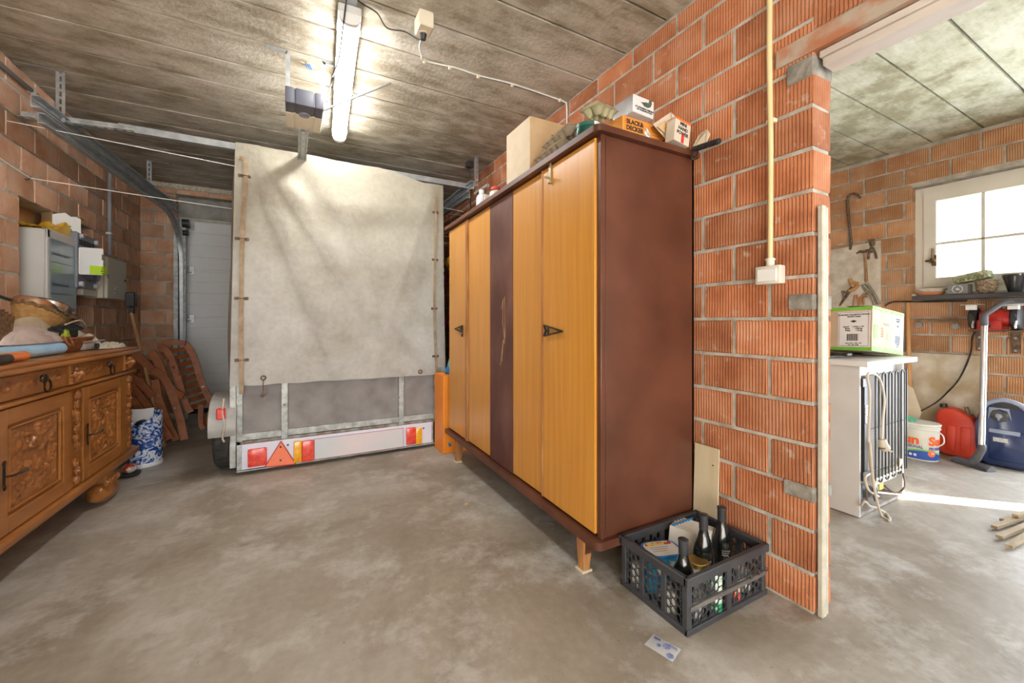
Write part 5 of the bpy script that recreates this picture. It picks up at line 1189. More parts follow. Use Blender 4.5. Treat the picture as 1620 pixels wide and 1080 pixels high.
single('tool_pouch', B(-1.075, -1.045, 2.96, 3.10, ZS+.075, ZS+.125, bev=.008), mat('green_black_pouch', (.015, .02, .02), (.36, .46, .03), .7, scale=7, contrast=(.58, .60)), 'small black and lime pouch peeking from the cream linen', 'pouch')
# straw basket with pans
m_straw = mat('golden_straw', (.40, .22, .07), (.56, .34, .13), .7, scale=50, bump=.003)
bc = Vector((-1.22, 3.10, ZS+.130))
tilt = Matrix.Translation(bc) @ Matrix.Rotation(R(-20), 4, 'X') @ Matrix.Rotation(R(14), 4, 'Y')
sbk = thing('straw_basket', 'golden straw basket tilted on the heap holding pans', 'basket', bc)
bm = bmesh.new()
def fb(s, t):
    a_ = s*2*pi; r_ = .062+.032*t**.7; w_ = 1+.014*(1 if (int(s*60)+int(t*10)) % 2 else -1); return tilt @ Vector((r_*w_*cos(a_), r_*w_*1.6*sin(a_), .002+.075*t))
V = grid(bm, 60, 10, fb); c_ = bm.verts.new(tilt @ Vector((0, 0, .002)))
for i in range(60): bm.faces.new((V[i][0], V[i+1][0], c_))
bmesh.ops.remove_doubles(bm, verts=bm.verts, dist=.0004); bmesh.ops.solidify(bm, geom=list(bm.faces), thickness=.004); obj('woven_body', bm, m_straw, sbk, smooth=R(25))
bm = bmesh.new()
for dz_ in (0, .01): tube(bm, [fb(k/48, 1.0)+Vector((.003*(k % 2), 0, .002+dz_+.003*(k % 3))) for k in range(48)], .0055, 6, closed=True)
obj('rim', bm, mat('dark_straw', (.13, .07, .03), (.30, .19, .08), .8, scale=60), sbk)
m_steel = mat('brushed_steel', (.50, .45, .40), (.62, .58, .53), .22, .95, scale=3, stretch=(1, 1, 20)); m_cop = mat('copper_tinted_steel', (.55, .33, .22), (.64, .44, .32), .28, .9, scale=4)
def pan(name, label, c_, r_, h_, rx_, ry_, m, han=None):
    Mx = Matrix.Translation(c_) @ Matrix.Rotation(ry_, 4, 'Y') @ Matrix.Rotation(rx_, 4, 'X')
    t_ = thing(name, label, 'pan', c_); bm = bmesh.new()
    lathe(bm, [(0, 0), (r_*.86, 0), (r_*.94, .008), (r_, h_), (r_*1.04, h_+.003), (r_*.98, h_+.001), (r_*.92, .012), (0, .006)], 36, M=Mx); obj('pan_body', bm, m, t_)
    if han: 
        bm = bmesh.new(); tube(bm, [Mx @ Vector(p) for p in han], .008, 8); obj('handle', bm, m_black, t_)
    return t_
pan('frying_pan', 'bright steel pan resting tilted on top of the straw basket', bc+Vector((.03, .07, .085)), .085, .040, R(-24), R(14), m_steel)
pan('saucepan', 'copper coloured shallow pan wedged behind the steel pan', bc+Vector((.0, -.02, .085)), .080, .045, R(-30), R(10), m_cop, [(-.09, 0, .05), (-.14, -.01, .06), (-.20, -.02, .062)])
cloth('dark_utensils', 'dark tangled utensils in the straw basket beside the steel pan', 'utensils', bc.x+.06, bc.y+.16, bc.z+.05, .05, .06, .05, mat('dark_brown_mix', (.03, .02, .015), (.16, .10, .06), .5, scale=30), 31, fold=9)
bm = bmesh.new()
for k in range(7): prism(bm, [(-.002, -.05), (.002, -.05), (.004, .06), (-.004, .06)], (0, .10, 0), (-1.13+.010*k, 2.46-.0*k, ZS+.155-.011*abs(k-3)), (cos(.5*(k-3)*.5), 0, sin(.5*(k-3)*.5)), (0, .2, 1))
single('woven_tray', bm, mat('dark_woven', (.09, .045, .02), (.22, .12, .06), .8, scale=60), 'dark brown folded wicker piece at the left picture edge above the linen', 'basket')
# ------------------------------------------------------------------ broom
br0 = PX(221, 548, -1.33); b0, b1 = Vector((-1.16, 4.72, .0)), None
hp = PY(208, 490, 4.45); 
bo = thing('broom', 'push broom leaning upside down in the corner behind the sideboard', 'broom', (-1.05, 4.55, 0))
bt_ = PY(224, 560, 4.50); tp = PY(208, 495, 4.58); dvec = (bt_-tp).normalized(); ft = tp+dvec*((tp.z)/-dvec.z) if dvec.z < 0 else bt_
bm = bmesh.new(); tube(bm, [ft+Vector((0, 0, .004)), tp], .013, 10); obj('wooden_handle', bm, mat('worn_broom_wood', (.36, .20, .09), (.48, .29, .14), .55, scale=8, stretch=(3, 3, .5)), bo)
bm = bmesh.new(); c_ = PY(208, 476, 4.58); box(bm, c_.x-.035, c_.x+.03, 4.55, 4.62, c_.z-.05, c_.z+.075, bev=.008); box(bm, c_.x-.02, c_.x+.02, 4.57, 4.60, c_.z-.11, c_.z-.05, bev=.006); obj('black_head', bm, m_black, bo)

# ------------------------------------------------------------------ folded garden chairs
def slat_chair(label, rails, slats, yd, extra=(), wd_=.055):
    """rails: list of (pixel polyline, depth y, width); slats: list of ((u,v),(u,v)) between the first two rails"""
    y00 = rails[0][1]; y00 = y00 if not isinstance(y00, tuple) else y00[0]; p = PY(*rails[0][0][-1], y00); t_ = thing('garden_chair', label, 'chair', (p.x, y00, 0), 0, 'folded teak garden chairs')
    for k, (pts, y_, w_) in enumerate(rails):
        P_ = []
        n_ = len(pts)
        for i, (u, v) in enumerate(pts):
            yy = y_ if not isinstance(y_, tuple) else y_[0]+(y_[1]-y_[0])*i/(n_-1)
            q = PY(u, v, yy); P_.append(q)
        bm = bmesh.new(); sweep(bm, smooth_path(P_, 6), w_, .024, (0, 1, 0)); rl = obj('rail', bm, m_teak, t_)
    for (a, b, y0, y1, w_) in slats:
        A = PY(*a, y0); B_ = PY(*b, y1); bm = bmesh.new(); sweep(bm, [A, A.lerp(B_, .5)+Vector((0, .012, -.004)), B_], w_, .014, (0, 1, 0)); obj('slat', bm, m_teak, t_)
    for (u, v, y_) in extra:
        q = PY(u, v, y_); bm = bmesh.new(); cyl(bm, q+Vector((0, -.014, 0)), q+Vector((0, -.03, 0)), .008, n=10); obj('brass_screw', bm, mat('brass', (.62, .48, .22), None, .3, .9), t_)
    return t_
ya_, yb2 = 4.62, 4.80
sl_ = []
for k in range(9):
    t = k/8; a = (264+38*t+10*sin(t*3)*.6, 556+88*t); b = (296+32*t+2*sin(t*3), 551+84*t); sl_.append((a, b, 4.66, 4.80, .042))
slat_chair('folded slatted teak chair leaning at the right, its curved back facing out', [
    ([(252, 547), (268, 560), (282, 600), (292, 634), (302, 652)], (4.60, 4.55), .05), ([(293, 543), (306, 562), (319, 604), (332, 632), (340, 648)], (4.78, 4.74), .05),
    ([(250, 546), (268, 541), (293, 543)], 4.74, .05), ([(335, 640), (332, 655), (324, 672)], 4.85, .04), ([(318, 640), (318, 668), (322, 678)], 4.72, .04)], sl_, 4.7, [(322, 611, 4.72)])
sl_ = [((256+9*k, 558+11*k+0*k), (262+9*k, 568+12*k), 4.56, 4.60, .018) for k in range(4)]
slat_chair('second folded teak chair with one long curved armrest, left of the slatted back', [
    ([(240, 556), (250, 572), (262, 600), (276, 620), (291, 626)], (4.50, 4.42), .055), ([(244, 585), (262, 600), (275, 630), (286, 665), (292, 695)], (4.46, 4.40), .055),
    ([(246, 600), (252, 632), (266, 668), (279, 696)], 4.36, .05)], sl_, 4.5, [(252, 625, 4.36), (278, 644, 4.41)])
sl_ = [((210+4*k, 566+13*k), (246+2*k, 574+12*k), 4.50, 4.58, .036) for k in range(5)]
slat_chair('third folded teak chair nearest the sideboard, legs crossing to the floor', [
    ([(205, 556), (222, 566), (240, 584), (262, 606)], (4.44, 4.5), .055), ([(202, 592), (218, 602), (232, 615), (243, 626)], (4.30, 4.36), .05), ([(207, 608), (226, 632), (250, 664), (269, 694)], (4.32, 4.26), .052),
    ([(208, 628), (226, 652), (244, 678), (258, 697)], 4.24, .045), ([(226, 605), (240, 622), (252, 640)], 4.48, .035)], sl_, 4.4, [(240, 648, 4.28)])
bm = bmesh.new(); q = PY(290, 648, 4.75); blob(bm, (q.x, 4.75, q.z), (.05, .03, .05), 4, .3, n=10); blob(bm, (PY(249, 650, 4.6).x, 4.6, q.z), (.04, .03, .05), 6, .3, n=10); lo = bmesh.new()
single('folded_parasol_cloth', B(q.x-.32, q.x+.04, 4.70, 4.76, .01, q.z-.02, bev=.02), mat('faded_green_cloth', (.10, .13, .09), (.36, .36, .26), .9, scale=12), 'dim greenish cloth bundle stuffed behind the folded garden chairs', 'cloth')
bm.free(); lo.free()
# blue and white umbrella stand
us = PZ(226, 741, 0); usx, usy = us.x-.012, us.y+.10
um = thing('umbrella_stand', 'blue and white patterned porcelain stand with a notched rim on the floor beyond the sideboard', 'vase', (usx, usy, 0))
def porcelain():
    m = bpy.data.materials.new('blue_white_porcelain'); m.use_nodes = True; nt = m.node_tree; N = nt.nodes; L_ = nt.links; b = N['Principled BSDF']; b.inputs['Roughness'].default_value = .18
    tc = N.new('ShaderNodeTexCoord'); n = N.new('ShaderNodeTexNoise'); n.inputs['Scale'].default_value = 17; n.inputs['Detail'].default_value = 2.5; n.inputs['Distortion'].default_value = 2.2; L_.new(tc.outputs['Object'], n.inputs['Vector'])
    rp = N.new('ShaderNodeValToRGB'); e = rp.color_ramp.elements; e[0].position = .44; e[0].color = (.02, .06, .28, 1); e[1].position = .56; e[1].color = (.72, .75, .80, 1)
    k = e.new(.48); k.color = (.06, .15, .48, 1); k = e.new(.52); k.color = (.30, .42, .70, 1)
    L_.new(n.outputs[0], rp.inputs[0]); L_.new(rp.outputs[0], b.inputs['Base Color']); return m
m_porc = porcelain()
HT = .385
def rimz(a): 
    d = (a-R(255)+pi) % (2*pi)-pi
    return HT*(.78+.22*min(1, abs(d)/R(85))) if abs(d) < R(85) else HT
bm = bmesh.new(); grid(bm, 64, 10, lambda s, t: Vector((usx+.098*cos(s*2*pi), usy+.098*sin(s*2*pi), .002+(rimz(s*2*pi)-.002)*t))); bmesh.ops.remove_doubles(bm, verts=bm.verts, dist=.0004); bmesh.ops.solidify(bm, geom=list(bm.faces), thickness=.009)
obj('porcelain_body', bm, m_porc, um)
bm = bmesh.new(); lathe(bm, [(.0, .01), (.09, .01), (.101, .002), (.102, .02), (.099, .03)], 40, (usx, usy, 0)); obj('base_ring', bm, mat('white_porcelain', (.72, .74, .78), None, .2), um)
bm = bmesh.new(); prism(bm, [(-.05, 0), (.06, 0), (.07, .12), (.0, .115), (-.06, .118)], (0, .004, 0), (usx-.03, usy+.03, HT-.10), (1, 0, 0), (0, .15, 1)); single('paper_sheet', bm, m_paper, 'white paper sheet standing in the blue and white stand', 'paper')
bm = bmesh.new()
blob(bm, (0, 0, 0), (.055, .055, .075), 3, .05, n=14); bm.transform(Matrix.Translation((usx-.02, usy+.01, HT-.13))); single('black_helmet_piece', bm, m_black, 'rounded black thing inside the blue and white stand', 'container')
q = PZ(200, 757, 0); bm = bmesh.new(); lathe(bm, [(.035, 0), (.06, .012), (.062, .02), (.05, .022), (0, .024)], 24, (q.x, q.y+.05, .001))
bw = single('black_saucer', bm, m_black, 'small black saucer on the floor between the sideboard foot and the porcelain stand', 'saucer')
bm = bmesh.new(); blob(bm, (q.x+.002, q.y+.05, .055), (.04, .04, .032), 3, .05, n=14, flat=.95); single('patterned_bowl', bm, mat('red_white_pattern', (.46, .05, .03), (.72, .66, .58), .35, scale=26, contrast=(.45, .52)), 'red and white patterned little bowl on the black saucer', 'bowl')

# ------------------------------------------------------------------ crate with its contents
cx0, cx1, cy0, cy1, cz = 1.150, 1.598, .905, 1.214, .197
cr = thing('folding_crate', 'dark grey folding plastic crate on the floor against the brick wall', 'crate', ((cx0+cx1)/2, (cy0+cy1)/2, 0))
m_cr = mat('dark_grey_crate_plastic', (.035, .036, .042), (.06, .061, .068), .42, scale=8)
m_crd = mat('dusty_grey_crate_plastic', (.10, .09, .085), (.16, .145, .13), .6, scale=12)
def lattice(bm, u0, u1, v0, v1, P, th, cw=.0225, ch=.0285, n=10, q=.43, qh=.44):
    """perforated sheet; P(u,v) -> point, th = thickness vector"""
    nx = max(1, round((u1-u0)/cw)); cw = (u1-u0)/nx; th = Vector(th)
    for i in range(nx):
        ny = max(1, int((v1-v0)/ch)); hh = (v1-v0)/ny; off = (i % 2)*hh/2; k0 = -1 if off else 0
        ua = u0+i*cw
        cells = []
        lo_ = v0
        rows = [(v0+off+k*hh, v0+off+(k+1)*hh) for k in range(k0, ny)]
        for a, b in rows:
            if a < v0-1e-6 or b > v1+1e-6:
                a2, b2 = max(a, v0), min(b, v1)
                for w in (0, 1):
                    pass
                vs_ = [bm.verts.new(P(x, z)) for x, z in ((ua, a2), (ua+cw, a2), (ua+cw, b2), (ua, b2))]; bm.faces.new(vs_); continue
            c_ = (ua+cw/2, (a+b)/2); E_ = []; O_ = []
            for k in range(n):
                an = 2*pi*k/n; ca, sa = cos(an), sin(an); E_.append(bm.verts.new(P(c_[0]+ca*cw*q, c_[1]+sa*hh*qh)))
                m_ = max(abs(ca), abs(sa)); O_.append(bm.verts.new(P(c_[0]+ca/m_*cw/2, c_[1]+sa/m_*hh/2)))
            for k in range(n): bm.faces.new((O_[k], O_[(k+1) % n], E_[(k+1) % n], E_[k]))
    bmesh.ops.remove_doubles(bm, verts=bm.verts, dist=.0003)
    bmesh.ops.solidify(bm, geom=list(bm.faces), thickness=th.length)
def wall_panel(u0, u1, v0, v1, P, name='perforated_panel'):
    bm = bmesh.new(); lattice(bm, u0, u1, v0, v1, P, (.003, 0, 0)); return obj(name, bm, m_cr, cr, smooth=0)
fr_ = lambda x, z: Vector((x, cy0+.006, z)); bk_ = lambda x, z: Vector((x, cy1-.006, z)); lf_ = lambda y, z: Vector((cx0+.006, y, z)); rt_ = lambda y, z: Vector((cx1-.006, y, z))
xm = (cx0+cx1)/2
for P in (fr_, bk_):
    for a, b in ((cx0+.02, xm-.012), (xm+.012, cx1-.02)):
        for c_, d_ in ((.022, .082), (.098, .166)): wall_panel(a, b, c_, d_, P)
ys_ = [cy0+.02, cy0+.102, cy0+.205, cy1-.02]
for P in (lf_, rt_):
    for a, b in zip(ys_, ys_[1:]): wall_panel(a+.009, b-.009, .022, .166, P)
bm = bmesh.new()
for X_ in (cx0, cx1-.024):
    for Y_ in (cy0, cy1-.024): box(bm, X_, X_+.024, Y_, Y_+.024, .004, .17, bev=.003)
obj('corner_column', bm, m_cr, cr, kind='stuff')
bm = bmesh.new()
for Y_ in (cy0, cy1-.01): box(bm, xm-.013, xm+.013, Y_, Y_+.01, .01, .17, bev=.002)
for X_ in (cx0, cx1-.01):
    for y_ in ys_[1:3]: box(bm, X_, X_+.01, y_-.011, y_+.011, .01, .17, bev=.002)
obj('wall_rib', bm, m_cr, cr, kind='stuff')
bm = bmesh.new()
for a in ((cx0-.008, cx1+.008, cy0-.008, cy0+.012), (cx0-.008, cx1+.008, cy1-.012, cy1+.008), (cx0-.008, cx0+.012, cy0, cy1), (cx1-.012, cx1+.008, cy0, cy1)): box(bm, *a, .166, cz, bev=.003)
obj('top_rim', bm, m_cr, cr)
bm = bmesh.new()
for a in ((cx0-.003, cx1+.003, cy0-.003, cy0+.01), (cx0-.003, cx1+.003, cy1-.01, cy1+.003), (cx0-.003, cx0+.01, cy0, cy1), (cx1-.01, cx1+.003, cy0, cy1)): box(bm, *a, .002, .022, bev=.002)
obj('bottom_rim', bm, m_cr, cr)
obj('middle_ledge', B(cx0+.01, cx1-.01, cy0-.008, cy0+.006, .083, .098, bev=.003), m_crd, cr, label='dusty folding ledge across the front wall')
obj('crate_floor', B(cx0+.008, cx1-.008, cy0+.008, cy1-.008, .006, .012), m_cr, cr)
bm = bmesh.new()
for k in range(3): tube(bm, [(cx1-.11+.05*k, cy0-.006, .098), (cx1-.11+.05*k, cy0-.012, .105), (cx1-.11+.05*k, cy0-.006, .112)], .0025, 5)
obj('hinge_hook', bm, m_cr, cr, kind='stuff')
m_glassb = mat('black_wine_glass', (.008, .010, .009), None, .08, coat=1); m_caps = mat('dark_foil_capsule', (.035, .035, .04), (.06, .06, .065), .35, .3, scale=20)
def wine(u, v, ht, label, r=.039):
    q = PZ(u, v, ht+.013); t_ = thing('wine_bottle', label, 'bottle', (q.x, q.y, .013), 0, 'wine bottles in the crate')
    bm = bmesh.new(); lathe(bm, [(0, .004), (r*.6, 0), (r, .004), (r, ht*.50), (r*.93, ht*.56), (r*.55, ht*.70), (r*.38, ht*.80), (r*.36, ht*.995), (0, ht*.996)], 28, (q.x, q.y, .013)); obj('bottle_body', bm, m_glassb, t_)
    bm = bmesh.new(); lathe(bm, [(r*.42, ht*.80), (r*.42, ht*.965), (r*.46, ht*.97), (r*.46, ht*.995), (r*.40, ht), (0, ht)], 20, (q.x, q.y, .0132)); obj('capsule', bm, m_caps, t_)
    bm = bmesh.new(); 
    for k in range(3): tube(bm, [Vector((q.x+(r+.0006)*cos(a_), q.y+(r+.0006)*sin(a_), .013+ht*(.38+.03*k+.012*sin(a_*30)))) for a_ in [R(215+j*4) for j in range(10+k)]], .0009, 4)
    obj('white_lettering', bm, m_paper, t_, kind='stuff'); return t_, q
wine(1081, 852, .262, 'wine bottle with a grey capsule nearest the crate front corner')
wine(1113, 813, .290, 'tall wine bottle in the middle of the crate beside the white trays')
wine(1142, 801, .285, 'wine bottle at the back of the crate against the wall')
q = PZ(1104, 885, .150); jr = thing('gold_lid_jar', 'jar with a gold lid between two wine bottles in the crate', 'jar', (q.x, q.y, .013))
bm = bmesh.new(); lathe(bm, [(.034, 0), (.038, .01), (.038, .105), (.033, .118)], 24, (q.x, q.y, .013)); obj('jar_glass', bm, mat('cloudy_jar', (.42, .40, .34), (.52, .50, .44), .2, scale=20), jr)
bm = bmesh.new(); lathe(bm, [(.037, .119), (.037, .134), (.034, .137), (0, .137)], 24, (q.x, q.y, .013)); obj('gold_lid', bm, mat('gold_lid', (.55, .38, .12), (.64, .46, .18), .3, .8, scale=20), jr)
# margarine tubs
def tub(c_, rot, z0, label, top=True):
    t_ = thing('margarine_tub', label, 'tub', (c_.x, c_.y, z0), rot, world=False); bm = bmesh.new()
    def f(s, t): a_ = s*2*pi; ex = 4; ca, sa = cos(a_), sin(a_); rr = 1/((abs(ca)**ex+abs(sa)**ex)**(1/ex)); k = .84+.16*t; return Vector((.070*k*rr*ca, .052*k*rr*sa, .075*t))
    grid(bm, 40, 4, f); obj('tub_body', bm, mat('blue_white_print', (.03, .30, .55), (.70, .72, .72), .35, scale=12, contrast=(.47, .52)), t_)
    bm = bmesh.new(); prism(bm, [(1.05*p.x, 1.05*p.y) for p in [f(k/40, 1) for k in range(40)]], (0, 0, .010), (0, 0, .072), (1, 0, 0), (0, 1, 0)); ld = obj('lid', bm, mat('blue_lid', (.02, .16, .42), None, .35), t_)
    bm = bmesh.new(); prism(bm, [(.92*p.x, .90*p.y) for p in [f(k/40, 1) for k in range(40)]], (0, 0, .0012), (0, 0, .0822), (1, 0, 0), (0, 1, 0)); obj('lid_label', bm, mat('white_lid_print', (.66, .66, .64), (.72, .72, .70), .4, scale=10), ld)
    bm = bmesh.new(); box(bm, -.055, .055, .022, .040, .0834, .0838); obj('flower_print', bm, mat('red_yellow_flowers', (.50, .03, .06), (.78, .60, .12), .5, scale=55, contrast=(.48, .52)), ld)
    bm = bmesh.new()
    for k in range(3): box(bm, -.045, .01+.01*k, -.02+.012*k, -.0165+.012*k, .0834, .0838)
    obj('small_print', bm, mat('grey_ink', (.30, .34, .40), None, .6), ld, kind='stuff'); return t_
tub(Vector((1.255, 1.105, 0)), R(-18), .088, 'margarine tub with blue-edged lid and flower print on top of its pile in the crate')
tub(Vector((1.250, 1.115, 0)), R(-8), .013, 'lower blue and white margarine tub under the flowered one')
def can(x, y, z0, c1_, c2_, label, r=.026, h_=.07, cat='can', name='tin_can'):
    bm = bmesh.new(); lathe(bm, [(r*.9, 0), (r, .004), (r, h_-.004), (r*.9, h_), (0, h_-.002)], 20, (x, y, z0)); return single(name, bm, mat(label.replace(' ', '_')[:40], c1_, c2_, .35, scale=22, stretch=(.3, .3, 2), contrast=(.45, .55)), label, cat)
can(1.185, 1.165, .013, (.55, .55, .52), (.72, .72, .70), 'white pot in the far left corner of the crate', .024, .09)
can(1.185, 1.000, .013, (.60, .58, .54), (.74, .73, .70), 'white pot behind the left crate wall near the front', .024, .08)
can(1.245, .945, .013, (.55, .54, .52), (.72, .71, .70), 'pale pot behind the front crate wall at its left end', .024, .075)
can(1.33, .935, .013, (.02, .30, .12), (.70, .72, .66), 'green and white packet behind the front crate wall', .026, .14)
can(1.44, .935, .013, (.55, .06, .04), (.60, .40, .28), 'reddish packet low behind the front crate wall', .024, .055)
can(1.53, .955, .013, (.66, .66, .62), (.76, .76, .74), 'white pot at the right end of the crate', .026, .08)
# stack of white trays
st_ = PZ(1068, 833, .19)
for k in range(7):
    Mx = Matrix.Translation((1.375+.016*k, 1.10+.006*k, .013)) @ Matrix.Rotation(R(20), 4, 'Z') @ Matrix.Rotation(R(16), 4, 'Y')
    bm = bmesh.new(); box(bm, -.004, .004, -.075, .075, .012, .185, bev=.003, M=Mx)
    o = single('white_tray', bm, mat('off_white_foam', (.62, .58, .52), (.68, .64, .58), .6, scale=5), 'thin off-white tray, '+('frontmost', 'second', 'third', 'middle', 'fifth', 'sixth', 'rearmost')[k]+' of the row standing in the crate', 'tray', 'white trays standing in the crate')
bm = B(1.40, 1.53, 1.175, 1.182, .013, .195, bev=.002); single('blue_tray', bm, mat('blue_tray', (.03, .20, .48), None, .4), 'blue edged tray standing behind the white trays in the crate', 'tray')
# plywood offcut
pw = bmesh.new(); box(pw, 0, .006, 1.115, 1.236, .001, .495, bev=.001); pw.transform(Matrix.Translation((1.60, 0, 0)) @ Matrix.Rotation(R(2.2), 4, 'Y')); ply = single('plywood_offcut', pw, m_ply, 'pale plywood offcut leaning on the brick wall behind the crate', 'board')
bm = bmesh.new(); blob(bm, (1.6165, 1.143, .418), (.0022, .005, .004), 1, .1, n=6); obj('knot', bm, m_inkbrown, ply)
# conduit and light switch
sw = thing('light_switch', 'white surface light switch at the foot of the cream conduit on the brick wall', 'switch', (XR, .898, 1.19))
obj('switch_body', B(XR-.042, XR-.001, .852, .944, 1.192, 1.262, bev=.005, seg=2), mat('ivory_plastic', (.66, .62, .54), (.70, .66, .58), .4), sw)
obj('rocker', B(XR-.047, XR-.041, .862, .934, 1.202, 1.250, bev=.002), m_white, sw)
obj('conduit_gland', (lambda b_: (cyl(b_, (XR-.02, .898, 1.262), (XR-.02, .898, 1.292), .015), cyl(b_, (XR-.02, .898, 1.284), (XR-.02, .898, 1.290), .018), b_)[-1])(bmesh.new()), mat('ivory_plastic', (.66, .62, .54)), sw)
bm = bmesh.new(); tube(bm, [(XR-.02, .898, 1.293), (XR-.02, .896, 1.7), (XR-.02, .901, 2.1), (XR-.02, .898, ZC-.002)], .0095, 12)
cn = single('cream_conduit', bm, mat('cream_conduit_plastic', (.66, .53, .26), (.72, .60, .34), .4, scale=5), 'straight cream yellow conduit running down the brick wall to the light switch', 'pipe')
for z_ in (2.36, 1.82): obj('conduit_clip', B(XR-.022, XR, .882, .914, z_-.008, z_+.008, bev=.002), m_cream, cn)
# ------------------------------------------------------------------ orange case and bicycle between trailer and wardrobe
oz = PY(700, 594, 3.06).z; ox = PY(701, 700, 3.06).x
oc_ = thing('orange_cabinet', 'low orange cabinet standing between the trailer and the far end of the wardrobe', 'cabinet', (1.25, 3.15, 0))
obj('side_panel', B(ox, ox+.018, 3.06, 3.28, .002, oz, bev=.002), m_orange, oc_); obj('front_panel', B(ox+.018, 1.40, 3.062, 3.08, .002, oz, bev=.002), m_orange, oc_); obj('back_panel', B(ox+.018, 1.40, 3.26, 3.278, .002, oz), m_orange, oc_); obj('top', B(ox+.018, 1.40, 3.08, 3.26, oz-.02, oz-.002), m_orange, oc_)
q = PY(711.5, 703, 3.06); obj('sticker', B(q.x-.014, q.x+.014, 3.0605, 3.062, q.z-.016, q.z+.016), mat('navy_sticker', (.04, .07, .16), (.45, .50, .58), .5, scale=90, contrast=(.5, .6)), oc_)
cloth('blue_bag', 'blue and green printed bag lying on the orange cabinet', 'bag', 1.19, 3.17, oz, .10, .09, .13, mat('blue_green_print', (.02, .14, .42), (.08, .34, .22), .5, scale=14, contrast=(.48, .55)), 41)
bk = thing('bicycle', 'magenta bicycle hung against the brick wall behind the far end of the wardrobe', 'bicycle', (1.48, 4.0, .6))
m_pink = mat('magenta_paint', (.52, .02, .20), (.60, .03, .26), .3, scale=5, coat=.4)
def tubes(name, segs, r, m):
    bm = bmesh.new()
    for a, b in segs: cyl(bm, a, b, r, n=10)
    return obj(name, bm, m, bk)
X_ = 1.44
tubes('frame', [((X_, 3.70, 1.75), (X_, 3.80, 1.25)), ((X_, 3.72, 1.62), (X_, 4.35, 1.45)), ((X_, 3.80, 1.28), (X_, 4.30, .95)), ((X_, 4.38, 1.55), (X_, 4.30, .95))], .018, m_pink)
bm = bmesh.new(); tube(bm, [Vector((X_, 3.72+.28*cos(a), .96+.28*sin(a))) for a in [k*pi/14 for k in range(28)]], .019, 8, closed=True); obj('tyre', bm, m_rubber, bk)
bm = bmesh.new(); tube(bm, [Vector((X_, 4.62+.28*cos(a), .96+.28*sin(a))) for a in [k*pi/14 for k in range(28)]], .019, 8, closed=True); obj('tyre', bm, m_rubber, bk)
for yc in (3.72, 4.62):
    bm = bmesh.new()
    for k in range(14): a = k*pi/7; cyl(bm, (X_+.012*(-1)**k, yc, .96), (X_, yc+.27*cos(a), .96+.27*sin(a)), .0012, n=4)
    obj('spokes', bm, m_chrome, bk, kind='stuff')
bm = bmesh.new(); tube(bm, smooth_path([(X_-.26, 3.62, 1.70), (X_-.2, 3.70, 1.78), (X_, 3.68, 1.80), (X_+.15, 3.70, 1.78), (X_+.2, 3.66, 1.72)], 5), .012, 8); obj('handlebar', bm, m_chrome, bk)
bm = bmesh.new(); cyl(bm, (X_-.27, 3.56, 1.69), (X_-.26, 3.66, 1.70), .02); blob(bm, (X_, 4.42, 1.60), (.06, .12, .03), 2, .1, n=10); obj('saddle', bm, m_black, bk)
bm = bmesh.new(); cyl(bm, (X_-.12, 3.64, 1.62), (X_-.12, 3.72, 1.62), .05); obj('yellow_lamp', bm, mat('yellow_plastic', (.72, .50, .04), None, .4), bk)
bm = bmesh.new(); cyl(bm, (X_, 4.0, 1.53), (XR, 4.0, 1.53), .012); cyl(bm, (X_-.02, 4.0, 1.51), (X_-.02, 4.0, 1.58), .012); obj('wall_hook', bm, m_dkmetal, bk)
# ------------------------------------------------------------------ workroom: window
w1 = bpy.data.objects.new('window_1', None); C.objects.link(w1); w1['kind'] = 'structure'
m_wf = mat('cream_white_window_paint', (.70, .67, .60), (.76, .73, .67), .4, scale=4)
FX0, FX1 = XW+.075, XW+.135
bm = bmesh.new()
for a in ((WY0+.06, WY1-.06, WZ0+.031, WZ0+.085), (WY0+.06, WY1-.06, WZ1-.06, WZ1), (WY1-.06, WY1, WZ0+.031, WZ1), (WY0, WY0+.06, WZ0+.031, WZ1)): box(bm, FX0, FX1, a[0], a[1], a[2], a[3])
obj('window_frame', bm, m_wf, w1)
def sash(y0, y1):
    sx0, sx1 = FX0-.012, FX0+.04; z0, z1 = WZ0+.085, WZ1-.055; st = .075
    bm = bmesh.new()
    for a in ((y0+st, y1-st, z0, z0+st), (y0+st, y1-st, z1-st, z1), (y0, y0+st, z0, z1), (y1-st, y1, z0, z1)): box(bm, sx0, sx1, *a)
    s_ = obj('sash', bm, m_wf, w1)
    ym, zm = (y0+y1)/2, 1.70
    bm = bmesh.new(); box(bm, sx0+.008, sx1-.008, ym-.009, ym+.009, z0+st, z1-st, bev=.003); box(bm, sx0+.008, sx1-.008, y0+st, y1-st, zm-.009, zm+.009, bev=.003); obj('glazing_bar', bm, m_wf, s_)
    for a, b in ((y0+st, ym), (ym, y1-st)):
        for c_, d_ in ((z0+st, zm), (zm, z1-st)):
            obj('pane', B(sx0+.022, sx0+.026, a, b, c_, d_), m_pane, s_)
    return s_
def pane_mat():
    m = bpy.data.materials.new('window_glass'); m.use_nodes = True; nt = m.node_tree; N = nt.nodes; L_ = nt.links; N.remove(N['Principled BSDF'])
    g = N.new('ShaderNodeBsdfGlossy'); g.inputs['Roughness'].default_value = .02; t = N.new('ShaderNodeBsdfTransparent'); t.inputs[0].default_value = (.95, .97, .96, 1); mx = N.new('ShaderNodeMixShader'); f = N.new('ShaderNodeFresnel'); f.inputs[0].default_value = 1.5
    L_.new(f.outputs[0], mx.inputs[0]); L_.new(t.outputs[0], mx.inputs[1]); L_.new(g.outputs[0], mx.inputs[2]); L_.new(mx.outputs[0], N['Material Output'].inputs[0]); return m
m_pane = pane_mat()
s1 = sash(.70, WY1-.055); sash(WY0+.055, .69)
